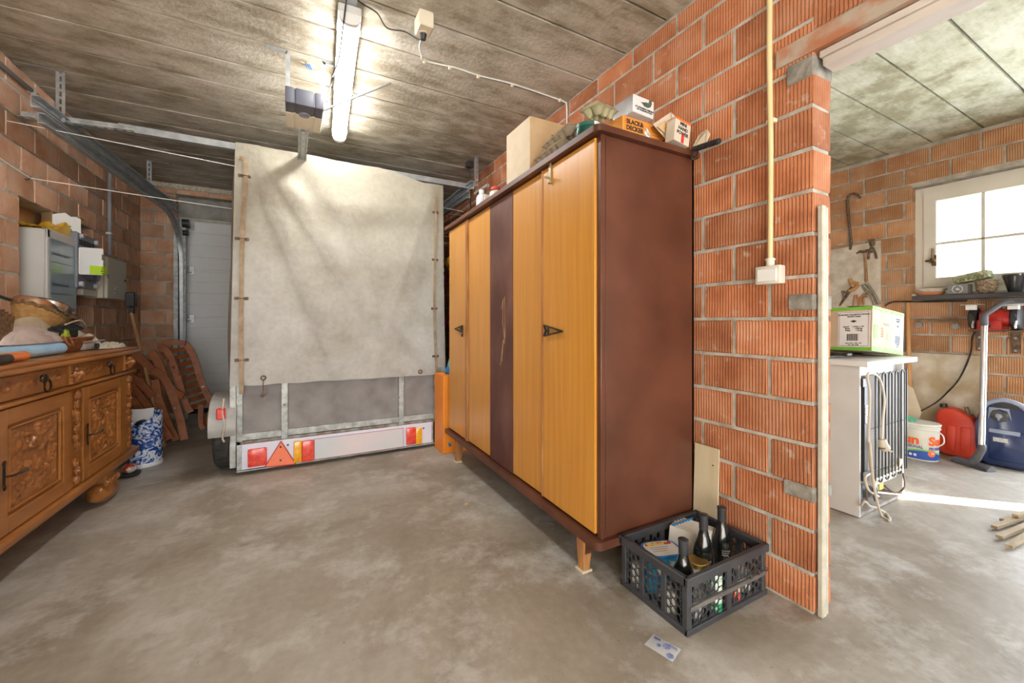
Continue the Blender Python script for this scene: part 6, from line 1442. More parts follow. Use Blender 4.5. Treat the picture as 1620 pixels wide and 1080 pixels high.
bm = bmesh.new(); p = PX(1478, 412, FX0-.014); box(bm, FX0-.018, FX0-.012, p.y-.016, p.y+.016, p.z-.045, p.z+.045, bev=.003); tube(bm, [(FX0-.02, p.y, p.z), (FX0-.045, p.y, p.z), (FX0-.05, p.y, p.z+.10)], .008, 8); blob(bm, (FX0-.04, p.y, p.z), (.02, .024, .024), 3, .2, n=8); tube(bm, [(FX0-.03, p.y, p.z), (FX0-.03, p.y+.05, p.z)], .008, 8); obj('window_handle', bm, mat('bronze_handle', (.16, .10, .05), (.30, .20, .12), .4, .7, scale=20), s1)
# bright soldier edge bricks round the opening, inner sill board
struct('window_sill', B(XW+.0, FX0+.01, WY0, WY1, WZ0-.0, WZ0+.03, bev=.003), m_wf, w1)
# ground outside
struct('trim_3', B(4.95, 16, -10, 12, -.3, -.12), mat('outdoor_ground', (.20, .26, .12), (.34, .36, .22), .9, scale=.6))
# dark shelf in front of the window
shf = single('dark_shelf', B(4.42, XW-.001, .2, 1.352, 1.222, 1.2545, bev=.003), mat('dark_stained_board', (.035, .035, .04), (.08, .08, .085), .4, scale=6, stretch=(1, .2, 1)), 'long dark board shelf under the workroom window', 'shelf')
obj('shelf_bracket', B(XW-.16, XW-.001, .55, .57, 1.17, 1.221, bev=.003), m_dkmetal, shf)
ZH = 1.256
def at_shelf(u, X_): return ray(u, 470)*(X_/ray(u, 470).x)
def pot(u0, u1, vtop, X_, prof, m, name, label, cat, n=32):
    a = PX(u0, 460, X_); b = PX(u1, 460, X_); cy_ = (a.y+b.y)/2; r_ = abs(a.y-b.y)/2*.93; zt = PX((u0+u1)/2, vtop, X_).z; h_ = zt-ZH
    t_ = thing(name, label, cat, (X_, cy_, ZH)); bm = bmesh.new(); lathe(bm, [(r_*k, h_*z_) for k, z_ in prof], n, (X_, cy_, ZH+.001)); return t_, bm, (X_, cy_, r_, h_)
t_, bm, _i = pot(1583, 1636, 434, 4.52, [(.55, 0), (.60, .02), (.97, .88), (1, .90), (1, 1), (.93, 1), (.90, .9), (.5, .1), (0, .1)], None, 'flower_pot', 'glossy black flower pot on the shelf at the right picture edge', 'pot'); obj('pot_body', bm, mat('glossy_black_ceramic', (.02, .02, .022), (.05, .05, .055), .12, scale=4, coat=.8), t_)
t_, bm, (X_, cy_, r_, h_) = pot(1541, 1581, 444, 4.50, [(.62, 0), (.74, .06), (.90, .35), (1, 1), (.95, 1), (.86, .35), (.6, .08), (0, .08)], None, 'wicker_bowl', 'round open wicker bowl on the shelf between the grey carton and the black pot', 'basket')
m_seag = mat('grey_brown_seagrass', (.18, .12, .08), (.46, .36, .25), .8, scale=70, bump=.004, contrast=(.4, .6)); obj('woven_body', bm, m_seag, t_)
bm = bmesh.new()
for k in range(5): tube(bm, [Vector((X_+(r_*(.86+.036*k)+.002*(j % 2))*cos(j*pi/18), cy_+(r_*(.86+.036*k)+.002*(j % 2))*sin(j*pi/18), ZH+h_*(.25+.19*k))) for j in range(36)], .0035, 5, closed=True)
obj('woven_band', bm, m_seag, t_, kind='stuff')
# grey carton with laurel mark
a = PX(1498, 470, 4.44); b = PX(1530, 470, 4.44); zt = PX(1515, 449, 4.44).z
cg = thing('grey_carton', 'grey carton with a white laurel emblem on the window shelf', 'box', (4.5, (a.y+b.y)/2, ZH))
bx = 4.45; obj('carton', B(bx, bx+.11, b.y, a.y, ZH+.001, zt, bev=.002), mat('grey_print_card', (.20, .19, .19), (.24, .23, .23), .55, scale=5), cg)
cc = Vector((bx-.0008, (a.y+b.y)/2, (ZH+zt)/2)); rr = (zt-ZH)*.34
bm = bmesh.new()
for k in range(18):
    an = R(-60+k*300/17-90+30+60); 
    if abs(((an-pi/2+pi) % (2*pi))-pi) < .35: continue
    p = cc+Vector((0, rr*cos(an), rr*sin(an))); d_ = Vector((0, -sin(an), cos(an))); tube(bm, [p-d_*.006, p, p+d_*.006+Vector((0, cos(an), sin(an)))*.004], .0016, 4)
blob(bm, cc, (.0015, rr*.35, rr*.22), 3, .4, n=8); tube(bm, [cc+Vector((0, rr*.3, 0)), cc+Vector((0, -rr*.5, -rr*.3))], .0014, 4); obj('laurel_emblem', bm, m_paper, cg, kind='stuff')
Mx = Matrix.Translation((4.56, 1.045, zt+.034)) @ Matrix.Rotation(R(-12), 4, 'X'); lid = thing('basket_lid', 'pale green woven box tilted on top of the grey carton', 'basket', (4.56, 1.045, zt+.002))
bm = bmesh.new(); box(bm, -.06, .06, -.095, .095, -.012, .048, bev=.012, seg=2, M=Mx); obj('woven_body', bm, mat('pale_green_weave', (.26, .28, .16), (.56, .56, .38), .8, scale=45, bump=.004, contrast=(.42, .58)), lid)
bm = bmesh.new()
for k in range(7):
    y_ = -.085+k*.024; sweep(bm, [Mx @ Vector((-.062, y_, -.004)), Mx @ Vector((-.062, y_+.012, .034)), Mx @ Vector((-.062, y_+.024, -.004))], .003, .003, (1, 0, 0))
obj('zigzag_weave', bm, mat('dark_green_weave', (.12, .15, .07), None, .8), lid, kind='stuff')
# saucers
for (u0, u1, zz, m, lb, xx) in ((1446, 1497, ZH+.001, mat('terracotta', (.62, .24, .09), (.72, .34, .16), .7, scale=12), 'terracotta plant saucer on the left end of the window shelf', 4.53), (1447, 1500, ZH+.028, mat('chalky_white', (.66, .62, .56), (.76, .73, .68), .6, scale=12), 'whitish saucer stacked on the terracotta saucer', 4.55)):
    a = PX(u0, 465, xx); b = PX(u1, 465, xx); r_ = abs(a.y-b.y)/2*.95; bm = bmesh.new(); lathe(bm, [(r_*.8, 0), (r_, .022), (r_*1.02, .026), (r_*.96, .026), (r_*.78, .006), (0, .006)], 36, (xx, (a.y+b.y)/2, zz)); single('plant_saucer', bm, m, lb, 'saucer')
# ------------------------------------------------------------------ tool board and tools
m_tb = mat('stained_white_board', (.50, .42, .33), (.70, .64, .56), .8, scale=9, bump=.001)
a = PX(1316, 394, XW-.02); b = PX(1393, 380, XW-.02); zlo = .80
tbd = bmesh.new(); prism(tbd, [(-2.06, zlo), (-b.y, zlo), (-b.y, b.z), (-2.06, a.z-.01)], (.012, 0, 0), (XW-.016, 0, 0), (0, -1, 0), (0, 0, 1)); single('tool_board', tbd, m_tb, 'stained whitish board with old tools fixed to the workroom wall', 'board')
m_tool_ = mat('rusty_tool_steel', (.11, .07, .05), (.24, .17, .12), .6, .6, scale=40); m_tw = mat('old_tool_wood', (.30, .14, .06), (.46, .26, .13), .6, scale=14)
TX = XW-.026
def T(u, v, dx=0): return PX(u, v, TX-dx)
def nail_note(): pass
t_ = thing('crowbar', 'long curved iron crowbar hanging above the tool board', 'crowbar', T(1342, 390)); bm = bmesh.new(); tube(bm, smooth_path([T(1361, 313), T(1354, 307), T(1345, 308), T(1341, 318), T(1343, 345), T(1346, 375), T(1347, 385), T(1345, 395)], 5), [.005]+[.011]*33+[.004]*2 if False else .0105, 8); obj('bar', bm, m_tool_, t_)
t_ = thing('pincers', 'open iron pincers hanging at the right top of the tool board', 'pincers', T(1380, 405)); bm = bmesh.new()
tube(bm, smooth_path([T(1384, 379), T(1378, 382), T(1377, 386), T(1381, 392), T(1385, 400), T(1387, 409)], 4), .008, 6); tube(bm, smooth_path([T(1374, 380), T(1381, 381), T(1383, 386), T(1378, 392), T(1375, 400), T(1374, 410)], 4), .008, 6); blob(bm, T(1380, 385, .004), (.012, .02, .02), 2, .1, n=8); obj('jaws', bm, m_tool_, t_)
t_ = thing('hammer', 'old hammer with a thin handle mounted on the tool board', 'hammer', T(1370, 445)); bm = bmesh.new()
tube(bm, smooth_path([T(1355, 401), T(1360, 398), T(1368, 398), T(1374, 396), T(1380, 399)], 4), [.006]*4+[.014]*9+[.009]*4, 6); obj('head', bm, m_tool_, t_); bm = bmesh.new(); tube(bm, [T(1368, 400), T(1370, 422), T(1371, 446)], [.008, .010, .012], 8); obj('handle', bm, m_tw, t_)
t_ = thing('keyhole_saw', 'old saw with a wooden grip at the lower left of the tool board', 'saw', T(1330, 480)); bm = bmesh.new()
tube(bm, smooth_path([T(1344, 441), T(1348, 447), T(1358, 449)], 4), .016, 8); tube(bm, smooth_path([T(1358, 450), T(1352, 457), T(1343, 460)], 4), .015, 8); tube(bm, [T(1346, 447), T(1351, 454)], .016, 8); obj('grip', bm, mat('orange_tool_wood', (.44, .22, .08), (.56, .32, .14), .5, scale=14), t_)
bm = bmesh.new(); plank3(bm, [T(1348, 452), T(1340, 460), T(1327, 484), T(1330, 484), T(1346, 462)], .002); obj('blade', bm, m_tool_, t_)
t_ = thing('tin_snips', 'large grey tin snips at the lower right of the tool board', 'snips', T(1380, 470)); bm = bmesh.new()
tube(bm, smooth_path([T(1365, 450), T(1368, 457), T(1378, 468), T(1384, 482)], 4), .011, 8); tube(bm, smooth_path([T(1372, 449), T(1380, 460), T(1386, 470), T(1391, 481)], 4), .011, 8); tube(bm, smooth_path([T(1365, 450), T(1371, 456), T(1380, 464)], 4), .014, 8); obj('snip_arms', bm, mat('grey_forged_steel', (.26, .23, .18), (.40, .36, .29), .5, .6, scale=30), t_)
t_ = thing('pliers', 'small orange handled pliers low on the tool board', 'pliers', T(1355, 480)); bm = bmesh.new()
tube(bm, smooth_path([T(1353, 466), T(1352, 474), T(1350, 484)], 4), .008, 8); tube(bm, smooth_path([T(1355, 466), T(1358, 475), T(1359, 484)], 4), .008, 8); obj('handles', bm, mat('orange_grip', (.52, .22, .08), None, .5), t_)
t_ = thing('pliers', 'rusty curved tongs beside the orange handled pliers', 'pliers', T(1366, 470)); bm = bmesh.new()
tube(bm, smooth_path([T(1372, 465), T(1366, 466), T(1362, 473), T(1360, 484)], 4), .009, 8); tube(bm, smooth_path([T(1372, 469), T(1366, 472), T(1367, 482)], 4), .007, 8); obj('tongs', bm, mat('rusty_orange_steel', (.34, .16, .07), (.46, .24, .12), .6, .4, scale=30), t_)
t_ = thing('corkscrew_auger', 'small rusty key-shaped tool at the left of the tool board', 'tool', T(1334, 468)); bm = bmesh.new()
tube(bm, [T(1334, 462)+Vector((0, .012*cos(k*pi/5), .012*sin(k*pi/5))) for k in range(10)], .004, 6, closed=True); tube(bm, [T(1334, 465), T(1334, 474)], .004, 6); obj('ring', bm, m_tool_, t_)
# lower board leaning on the wall
a, b = PX(1424, 560, XW-.03), PX(1551, 562, XW-.03)
bm = bmesh.new(); box(bm, 0, .012, b.y, 1.75, .001, .785, bev=.002); bm.transform(Matrix.Translation((XW-.055, 0, 0)) @ Matrix.Rotation(R(2.2), 4, 'Y')); single('mottled_board', bm, mat('mottled_cream_board', (.46, .36, .23), (.68, .62, .52), .75, scale=5, bump=.001, contrast=(.4, .62)), 'large mottled cream board standing against the wall behind the bucket', 'board')
bm = bmesh.new(); tube(bm, [PX(1440, 700, 4.55)*1, PX(1437, 478, XW-.03)], .014, 10)
q0 = PX(1438, 570, 4.60); q1 = PX(1436.5, 479, XW-.025); d_ = (q1-q0).normalized(); q2 = q0-d_*(q0.z/d_.z)
bm.free(); bm = bmesh.new(); tube(bm, [q2+Vector((0, 0, .003)), q1], .015, 10); single('wooden_stick', bm, mat('orange_handle_wood', (.58, .28, .10), (.68, .38, .17), .5, scale=6), 'orange wooden stick leaning upright behind the green and white carton', 'stick')
# pipe, cable
bm = bmesh.new(); tube(bm, smooth_path([PX(1451, 507, XW-.03), PX(1490, 508, XW-.03), PX(1512, 508, XW-.03), PX(1514, 516, XW-.03)], 4), .012, 8); pip = single('water_pipe', bm, mat('aged_copper', (.30, .20, .12), (.44, .34, .22), .5, .6, scale=20), 'short aged copper pipe with two taps ends on the workroom wall', 'pipe')
for u, v in ((1455, 514), (1513, 516)):
    p = PX(u, v, XW-.03); bm = bmesh.new(); cyl(bm, (XW-.002, p.y, p.z), (XW-.05, p.y, p.z), .014); cyl(bm, (XW-.05, p.y, p.z), (XW-.055, p.y, p.z), .024, n=6); obj('pipe_end', bm, m_zinc, pip)
cable([PX(1400, 484, XW-.02), PX(1408, 479, XW-.02), PX(1420, 477, XW-.015), PX(1470, 477, XW-.012), PX(1521, 476, XW-.012), PX(1530, 475, XW-.014)], .007, m_dkmetal, 'dark cable clipped along the wall just under the window shelf')
cable([PX(1542, 525, XW-.03), PX(1538, 535, XW-.02), PX(1535, 560, XW-.03), PX(1518, 598, 4.60), PX(1497, 622, 4.58), PX(1480, 637, 4.5), PX(1457, 650, 4.45)], .006, m_dkmetal, 'black flex drooping from the grinder bracket across the mottled board')
# ------------------------------------------------------------------ bench grinder on its bracket
gbk = thing('grinder_bracket', 'brown steel wall bracket carrying the red bench grinder', 'bracket', (XW, .95, .8))
z_ = PX(1580, 522, 4.5).z
bm = B(4.40, XW-.004, .70, 1.035, z_-.012, z_, bev=.002); obj('shelf_plate', bm, m_tool_, gbk)
for u in (1550, 1607):
    p = PX(u, 540, XW-.02); zl = PX(u, 559 if u > 1560 else 555, XW-.02).z; obj('leg_plate', B(XW-.02, XW-.004, p.y-.022, p.y+.022, zl, z_-.012, bev=.002), m_tool_, gbk)
    for zz in (zl+.02, z_-.06): obj('bolt', (lambda b_: (cyl(b_, (XW-.02, p.y, zz), (XW-.027, p.y, zz), .008, n=6), b_)[-1])(bmesh.new()), m_zinc, gbk)
gr = thing('bench_grinder', 'red bench grinder with two black guarded wheels under the window shelf', 'grinder', (4.5, .9, z_))
GX = 4.48; zc2 = z_+.085; m_redp = mat('red_machine_paint', (.48, .025, .02), (.60, .05, .035), .35, scale=8, coat=.3)
yL, yR_ = PX(1543, 500, GX).y, PX(1607, 500, GX).y
bm = bmesh.new(); cyl(bm, (GX, yL-.03, zc2), (GX, yR_+.02, zc2), .058, n=28); cyl(bm, (GX, (yL+yR_)/2-.02, zc2), (GX, yR_+.05, zc2), .068, n=28); obj('motor_body', bm, m_redp, gr)
ymid = (yL+yR_)/2
bm = B(GX-.075, GX+.06, ymid-.045, ymid+.075, z_+.001, z_+.075, bev=.008); obj('foot_box', bm, m_redp, gr)
bm = B(GX-.0765, GX-.075, ymid+.005, ymid+.04, z_+.02, z_+.05); obj('rocker_switch', bm, m_black, gr)
bm = B(GX-.12, GX+.06, yR_+.02, yL-.02, z_+.0012, z_+.006); obj('base_plate', bm, m_redp, gr)
for yc in (yL+.002, yR_-.005):
    bm = bmesh.new(); Mx = Matrix.Translation((GX, yc, zc2)) @ Matrix.Rotation(pi/2, 4, 'X'); lathe(bm, [(0, -.022), (.072, -.022), (.082, -.015), (.082, .015), (.072, .022), (0, .022)], 32, M=Mx); obj('wheel_guard', bm, m_black, gr)
    bm = bmesh.new(); lathe(bm, [(0, -.025), (.02, -.030), (.03, -.023)], 16, M=Mx); cyl(bm, (GX-.01, yc, zc2+.02), (GX-.095, yc, zc2+.02), .012); obj('hub_cover', bm, m_black, gr)
    bm = bmesh.new(); box(bm, GX-.10, GX-.06, yc-.026, yc+.026, zc2+.062, zc2+.098, bev=.003); obj('spark_shield', bm, m_white, gr)
    bm = bmesh.new(); tube(bm, [(GX-.08, yc-.01, zc2-.02), (GX-.10, yc-.01, zc2-.05), (GX-.09, yc-.01, zc2-.07)], .007, 6); obj('rest_arm', bm, m_chrome, gr)
bm = bmesh.new(); p = PX(1540, 477, GX-.1); box(bm, GX-.11, GX-.08, yL-.065, yL+.055, zc2+.099, zc2+.104, bev=.001); obj('clear_visor', bm, m_clear, gr)
bm = bmesh.new(); box(bm, GX-.11, GX-.08, yR_-.13, yR_+.08, zc2+.085, zc2+.104, bev=.003); obj('clear_visor', bm, m_clear, gr)
text('lettering', 'POWER', .016, m_paper, gr, MT((GX-.0705, ymid+.03, zc2+.0), (0, -1, 0), (0, 0, 1)), bold=.0004) if False else None
# ------------------------------------------------------------------ fridge seen from behind
FX, FY, FW = 2.645, 1.015, .555
FZ = .808
fg = thing('small_fridge', 'small white fridge with its coil back turned to the doorway', 'fridge', (FX+FW/2, FY+.27, 0))
m_fw = mat('scuffed_white_enamel', (.52, .51, .49), (.60, .60, .58), .4, scale=3)
obj('side_panel', B(FX, FX+.014, FY, FY+.52, .006, FZ, bev=.002), m_fw, fg); obj('side_panel', B(FX+FW-.014, FX+FW, FY, FY+.52, .006, FZ, bev=.002), m_fw, fg)
obj('cabinet', B(FX+.014, FX+FW-.014, FY+.03, FY+.52, .20, FZ, bev=.002), m_fw, fg); obj('base_pan', B(FX+.01, FX+FW-.01, FY+.005, FY+.52, .006, .022), m_rustz, fg)
obj('cabinet_lower', B(FX+.014, FX+FW-.014, FY+.25, FY+.52, .02, .20), m_black, fg)
obj('worktop', B(FX-.03, FX+FW+.055, FY-.045, FY+.56, FZ+.002, FZ+.032, bev=.004, seg=2), mat('grey_white_worktop', (.56, .55, .53), (.62, .61, .59), .3, scale=3), fg)
obj('foam_panel', B(FX+.09, FX+FW-.02, FY+.012, FY+.028, .22, .75), mat('dusty_grey_back', (.24, .22, .20), (.34, .31, .29), .7, scale=5), fg)
bm = bmesh.new(); box(bm, FX+.045, FX+.085, FY-.004, FY+.012, .20, .745, bev=.001)
for z_ in (.20, .70): box(bm, FX+.012, FX+.085, FY-.010, FY+.004, z_, z_+.045, bev=.001)
obj('coil_bracket', bm, m_black, fg)
bm = bmesh.new(); pts = []; n_ = 5; zt, zb = .765, .165
for k in range(n_*2):
    x_ = FX+.135+k*.0415; up_ = k % 2 == 0
    z0, z1 = (zb+.02, zt-.02) if up_ else (zt-.02, zb+.02)
    pts += [Vector((x_, FY-.018, z0)), Vector((x_, FY-.018, z0+(z1-z0)*.5)), Vector((x_, FY-.018, z1))]
    if k < n_*2-1:
        s_ = 1 if up_ else -1; cx_ = x_+.0207
        pts += [Vector((cx_-.0207*cos(a), FY-.018, z1+s_*.0207*sin(a))) for a in (pi/4, pi/2, 3*pi/4)]
tube(bm, pts, .004, 6); obj('condenser_coil', bm, m_black, fg)
bm = bmesh.new(); cyl(bm, (FX+.10, FY-.014, .47), (FX+FW-.01, FY-.014, .47), .0025, n=5); cyl(bm, (FX+FW-.01, FY-.016, .18), (FX+FW-.01, FY-.016, .77), .004, n=6); obj('coil_stay', bm, m_black, fg, kind='stuff')
obj('type_label', B(FX+.052, FX+.088, FY-.0055, FY-.004, .50, .60), mat('label_print', (.18, .18, .18), (.72, .72, .66), .6, scale=70, stretch=(.3, 1, 2), contrast=(.42, .5)), fg)
bm = bmesh.new(); blob(bm, (FX+.27, FY+.12, .095), (.10, .10, .072), 1, .03, 2, n=16); box(bm, FX+.03, FX+.20, FY+.06, FY+.2, .03, .13, bev=.01); obj('compressor', bm, mat('dark_steel_blue', (.07, .08, .10), (.16, .17, .19), .4, .5, scale=14), fg)
obj('yellow_label', B(FX+.30, FX+.345, FY+.022, FY+.026, .085, .125), mat('yellow_label', (.80, .62, .05), None, .5), fg)
bm = bmesh.new(); box(bm, FX+.16, FX+.45, FY-.005, FY+.16, .135, .19, bev=.012); box(bm, FX+.13, FX+.48, FY-.02, FY+.17, .18, .195, bev=.004); obj('drip_tray', bm, mat('cloudy_plastic', (.50, .47, .42), (.60, .58, .52), .4, scale=12), fg)
bm = bmesh.new(); tube(bm, smooth_path([(FX+.46, FY-.01, .25), (FX+.44, FY-.01, .215), (FX+.38, FY+.01, .185)], 5), .014, 8); obj('drain_tube', bm, m_cream, fg)
bm = bmesh.new(); tube(bm, smooth_path([(FX+.03, FY-.02, .10), (FX+.03, FY-.02, .18), (FX+.10, FY-.02, .15), (FX+.11, FY-.02, .11), (FX+.18, FY, .06)], 5), .005, 6); obj('copper_tube', bm, m_tool_, fg); bm = bmesh.new(); tube(bm, smooth_path([(FX+.50, FY-.015, .16), (FX+.50, FY-.02, .08), (FX+.44, FY-.0, .05), (FX+.36, FY+.02, .10)], 5), .005, 6); obj('copper_tube', bm, m_tool_, fg)
FP = FY-.03
bm = bmesh.new()
P1 = [PY(1374, 680, FP), PY(1376, 625, FP), PY(1372, 595, FP), PY(1380, 590, FP), PY(1392, 600, FP), PY(1399, 630, FP), PY(1397, 660, FP), PY(1395, 695, FP)]
tube(bm, smooth_path(P1[::-1], 6), .006, 7)
P2 = [PY(1374, 680, FP), PY(1375, 720, FP), PY(1378, 745, FP), PY(1369, 755, FP), PY(1374, 775, FP), PY(1390, 785, FP)]
tube(bm, smooth_path(P2, 6), .006, 7)
P3 = [PY(1376, 700, FP-.008), PY(1380, 750, FP-.008), PY(1388, 795, FP-.02), PZ(1395, 815, .008), PZ(1408, 823, .008), PZ(1402, 812, .008), PY(1392, 806, FP)]
tube(bm, smooth_path(P3, 6), .006, 7)
tube(bm, smooth_path([PY(1362, 800, FP+.02), PY(1368, 793, FP), PY(1376, 800, FP), PY(1386, 803, FP)], 6), .006, 7)
obj('mains_cable', bm, mat('yellowed_cable', (.54, .47, .37), (.62, .55, .45), .5, scale=8), fg)
q = PY(1395, 700, FP); bm = bmesh.new(); cyl(bm, q+Vector((-.002, 0, .018)), q+Vector((.004, -.008, -.02)), .018, .024, n=14); cyl(bm, q+Vector((.004, -.008, -.02)), q+Vector((.012, -.016, -.034)), .024, .022, n=14)
for k in (-1, 1): cyl(bm, q+Vector((.012+.008*k, -.018, -.034)), q+Vector((.024+.008*k, -.036, -.044)), .003, n=6)
obj('mains_plug', bm, mat('yellowed_cable', (.54, .47, .37)), fg)
# stuff on the fridge and the green and white carton
ZTF = FZ+.034
bm = bmesh.new(); box(bm, 2.66, 2.90, 1.16, 1.24, ZTF, ZTF+.012, M=Matrix.Translation((0, 0, 0))); box(bm, 2.72, 2.78, 1.10, 1.3, ZTF+.012, ZTF+.03, bev=.004)
single('flat_tools', bm, m_dkmetal, 'flat dark metal tools under the left side of the green and white carton', 'tools')
Fc = 2.25
def F3(u, v, F): return Vector((F*(_s+(u-810)/F_PX*_c), F*(_c-(u-810)/F_PX*_s), H_EYE+F*(YH-v)/F_PX))
cB, cT = F3(1378.6, 554.5, Fc), F3(1380.5, 483.6, Fc)
rB, rT = F3(1428.5, 561.5, 2.46), F3(1432.5, 498, 2.46)
lB, lT = F3(1317, 553, 2.44), F3(1317, 486, 2.44)
up = (cT-cB); rv = (rB-cB); lv = (lB-cB); 
rv = rv-up*(rv.dot(up)/up.dot(up)); lv = lv-up*(lv.dot(up)/up.dot(up))
lv = (lB-cB)*1.5
rv = rB-cB
gb = thing('green_white_carton', 'cardboard carton with green edges and printed shipping labels standing on the fridge', 'box', (cB+rv*.5+lv*.5)*1)
zmin = ZTF+.003
def hexa(bm, o, a, b, c_):
    V = [bm.verts.new(o+a*i+b*j+c_*k) for i in (0, 1) for j in (0, 1) for k in (0, 1)]
    for f in ((0, 1, 3, 2), (4, 6, 7, 5), (0, 4, 5, 1), (2, 3, 7, 6), (0, 2, 6, 4), (1, 5, 7, 3)): bm.faces.new([V[i] for i in f])
bm = bmesh.new(); hexa(bm, cB, rv, lv, up); obj('carton', bm, mat('tan_printed_card', (.50, .38, .26), (.57, .45, .32), .8, scale=9), gb)
m_green = mat('green_print', (.16, .50, .04), (.22, .58, .07), .6, scale=6)
nr = rv.cross(up).normalized(); nr = nr if nr.dot(cB-Vector((0, 0, 1.05))) < 0 else -nr
nl = lv.cross(up).normalized(); nl = nl if nl.dot(cB-Vector((0, 0, 1.05))) < 0 else -nl
def patch(axis, s0, s1, t0, t1, m, name='printed_area', e=.001, zig=0):
    a = rv if axis == 'r' else lv; n_ = nr if axis == 'r' else nl; bm = bmesh.new()
    if zig:
        top = []; K = zig
        for k in range(K+1): top.append((s0+(s1-s0)*k/K, (t0 if t0 > .3 else t1)+(.035 if k % 2 else -.01)*(-1 if t0 > .3 else 1)))
        base = [(s1, t1 if t0 > .3 else t0), (s0, t1 if t0 > .3 else t0)]; poly = top+base
    else: poly = [(s0, t0), (s1, t0), (s1, t1), (s0, t1)]
    A = [bm.verts.new(cB+a*s+up*t+n_*e) for s, t in poly]; bm.faces.new(A); r_ = bmesh.ops.extrude_face_region(bm, geom=list(bm.faces)); 
    for v in [g for g in r_['geom'] if isinstance(g, bmesh.types.BMVert)]: v.co -= n_*e*.9
    return obj(name, bm, m, gb, smooth=0)
patch('l', 0, 1, .93, 1.0, m_green, 'green_edge'); patch('l', 0, 1, 0, .07, m_green, 'green_edge')
patch('r', 0, 1, .95, 1.0, m_green, 'green_edge', zig=12); patch('r', 0, 1, .0, .09, m_green, 'green_edge', zig=12)
patch('l', .03, .57, .08, .90, m_paper, 'shipping_label', .0015)
patch('r', .62, .95, .12, .90, m_paper, 'shipping_label', .0015); patch('r', .08, .22, .72, .88, m_paper, 'small_label', .0015)
patch('r', .05, .17, .28, .60, m_green, 'green_badge', .0014); patch('r', .45, .56, .30, .46, mat('light_green_print', (.36, .60, .20), None, .7), 'green_badge', .0014)
def plab(axis, s, t, size, txt, m=m_ink, bold=0):
    a = rv if axis == 'r' else -lv; n_ = nr if axis == 'r' else nl; o = cB+(rv if axis == 'r' else lv)*s+up*t+n_*.0022
    M_ = MT(o, a, up); text('lettering', txt, size, m, gb, M_, bold=bold)
plab('l', .30, .80, .0105, 'LOGISTIEKE TRANSPORT EENHEID\nAfzender Pakket', bold=.0002); plab('l', .30, .50, .011, 'Inhoud      1 PCE x 1 ST\nBruto        1.250 kg\nNetto         1.16 kg', bold=.0003)
plab('l', .30, .145, .010, 'maat 100 x 100 x 20\nCE  EN 1338', bold=.0001); plab('r', .785, .80, .012, 'LOGISTIEKE\nEENHEID'); plab('r', .785, .20, .011, 'maat 100\nCE EN')
m_bar = m_ink
for axis, s0, s1, t0, t1 in (('l', .22, .42, .22, .38), ('r', .70, .88, .24, .44)):
    a = rv if axis == 'r' else lv; n_ = nr if axis == 'r' else nl; bm = bmesh.new()
    for k in range(16):
        f0 = s0+(s1-s0)*k/16; f1 = f0+(s1-s0)/16*(.65 if k % 3 else .35); A = [bm.verts.new(cB+a*s+up*t+n_*.0024) for s, t in ((f0, t0), (f1, t0), (f1, t1), (f0, t1))]; bm.faces.new(A)
    obj('bar_code', bm, m_ink, gb, kind='stuff', smooth=0)
bm = bmesh.new()
def qd(axis, pts, e=.0024):
    a = rv if axis == 'r' else lv; n_ = nr if axis == 'r' else nl; A = [bm.verts.new(cB+a*s+up*t+n_*e) for s, t in pts]; bm.faces.new(A)
qd('l', [(.30, .64), (.36, .67), (.30, .70), (.24, .67)]); qd('r', [(.785, .62), (.82, .66), (.785, .70), (.75, .66)])
for f0, f1, t0, t1 in ((.05, .055, .10, .88), (.545, .55, .10, .88), (.05, .55, .10, .107), (.05, .55, .873, .88)): qd('l', [(f0, t0), (f1, t0), (f1, t1), (f0, t1)])
obj('diamond_mark', bm, m_ink, gb, kind='stuff', smooth=0)
bm = bmesh.new()
for k in range(10): 
    s_ = .34+.02*k; t_0 = .62+.02*sin(k*1.3); qd('r', [(s_, t_0), (s_+.012, t_0+.01), (s_+.008, t_0+.06), (s_-.006, t_0+.04)], .0018)
obj('sketch_print', bm, mat('grey_line_print', (.28, .24, .20), None, .7), gb, kind='stuff', smooth=0)
bm = bmesh.new()
for j in range(3): 
    for k in range(4): qd('r', [(.26+.03*j, .34+.06*k), (.275+.03*j, .34+.06*k), (.275+.03*j, .38+.06*k), (.26+.03*j, .38+.06*k)], .0018)
obj('symbol_print', bm, mat('red_brown_print', (.44, .20, .12), None, .7), gb, kind='stuff', smooth=0)
bm = bmesh.new(); o_ = cB+up*1.0; plank3(bm, [o_+rv*.0+nr*.0, o_+rv*1.0, o_+rv*1.0+lv*.45+up*.03, o_+lv*.45+up*.03]); plank3(bm, [o_+lv*.5, o_+lv*.5+rv, o_+lv+rv, o_+lv]); obj('flap', bm, mat('brown_flap', (.44, .32, .20), None, .85), gb)
# brown box behind
bm = bmesh.new(); box(bm, 3.20, 3.45, 1.62, 1.85, .001, .60, bev=.003); single('brown_carton', bm, m_card, 'brown carton standing on the floor behind the fridge', 'box')
bm = bmesh.new(); plank3(bm, [PX(1438, 620, 4.40), PX(1448, 618, 4.40), PX(1459, 652, 4.42), PX(1442, 667, 4.42), PX(1430, 665, 4.42)], .006); single('cardboard_piece', bm, m_card, 'bent brown cardboard piece leaning on the mottled board', 'cardboard') if False else bm.free()
bm = bmesh.new(); q = [PX(u, v, 4.45) for u, v in ((1430, 605), (1444, 614), (1458, 652), (1454, 662))]; z0_ = [Vector((4.52, p.y, .002)) for p in (q[3], q[0])]; plank3(bm, [q[0], q[1], q[2], q[3], Vector((4.40, q[3].y, .002)), Vector((4.40, q[0].y, .002))], .004); single('cardboard_sheet', bm, m_cardp, 'bent pale cardboard sheet standing between fridge and mottled board', 'cardboard')
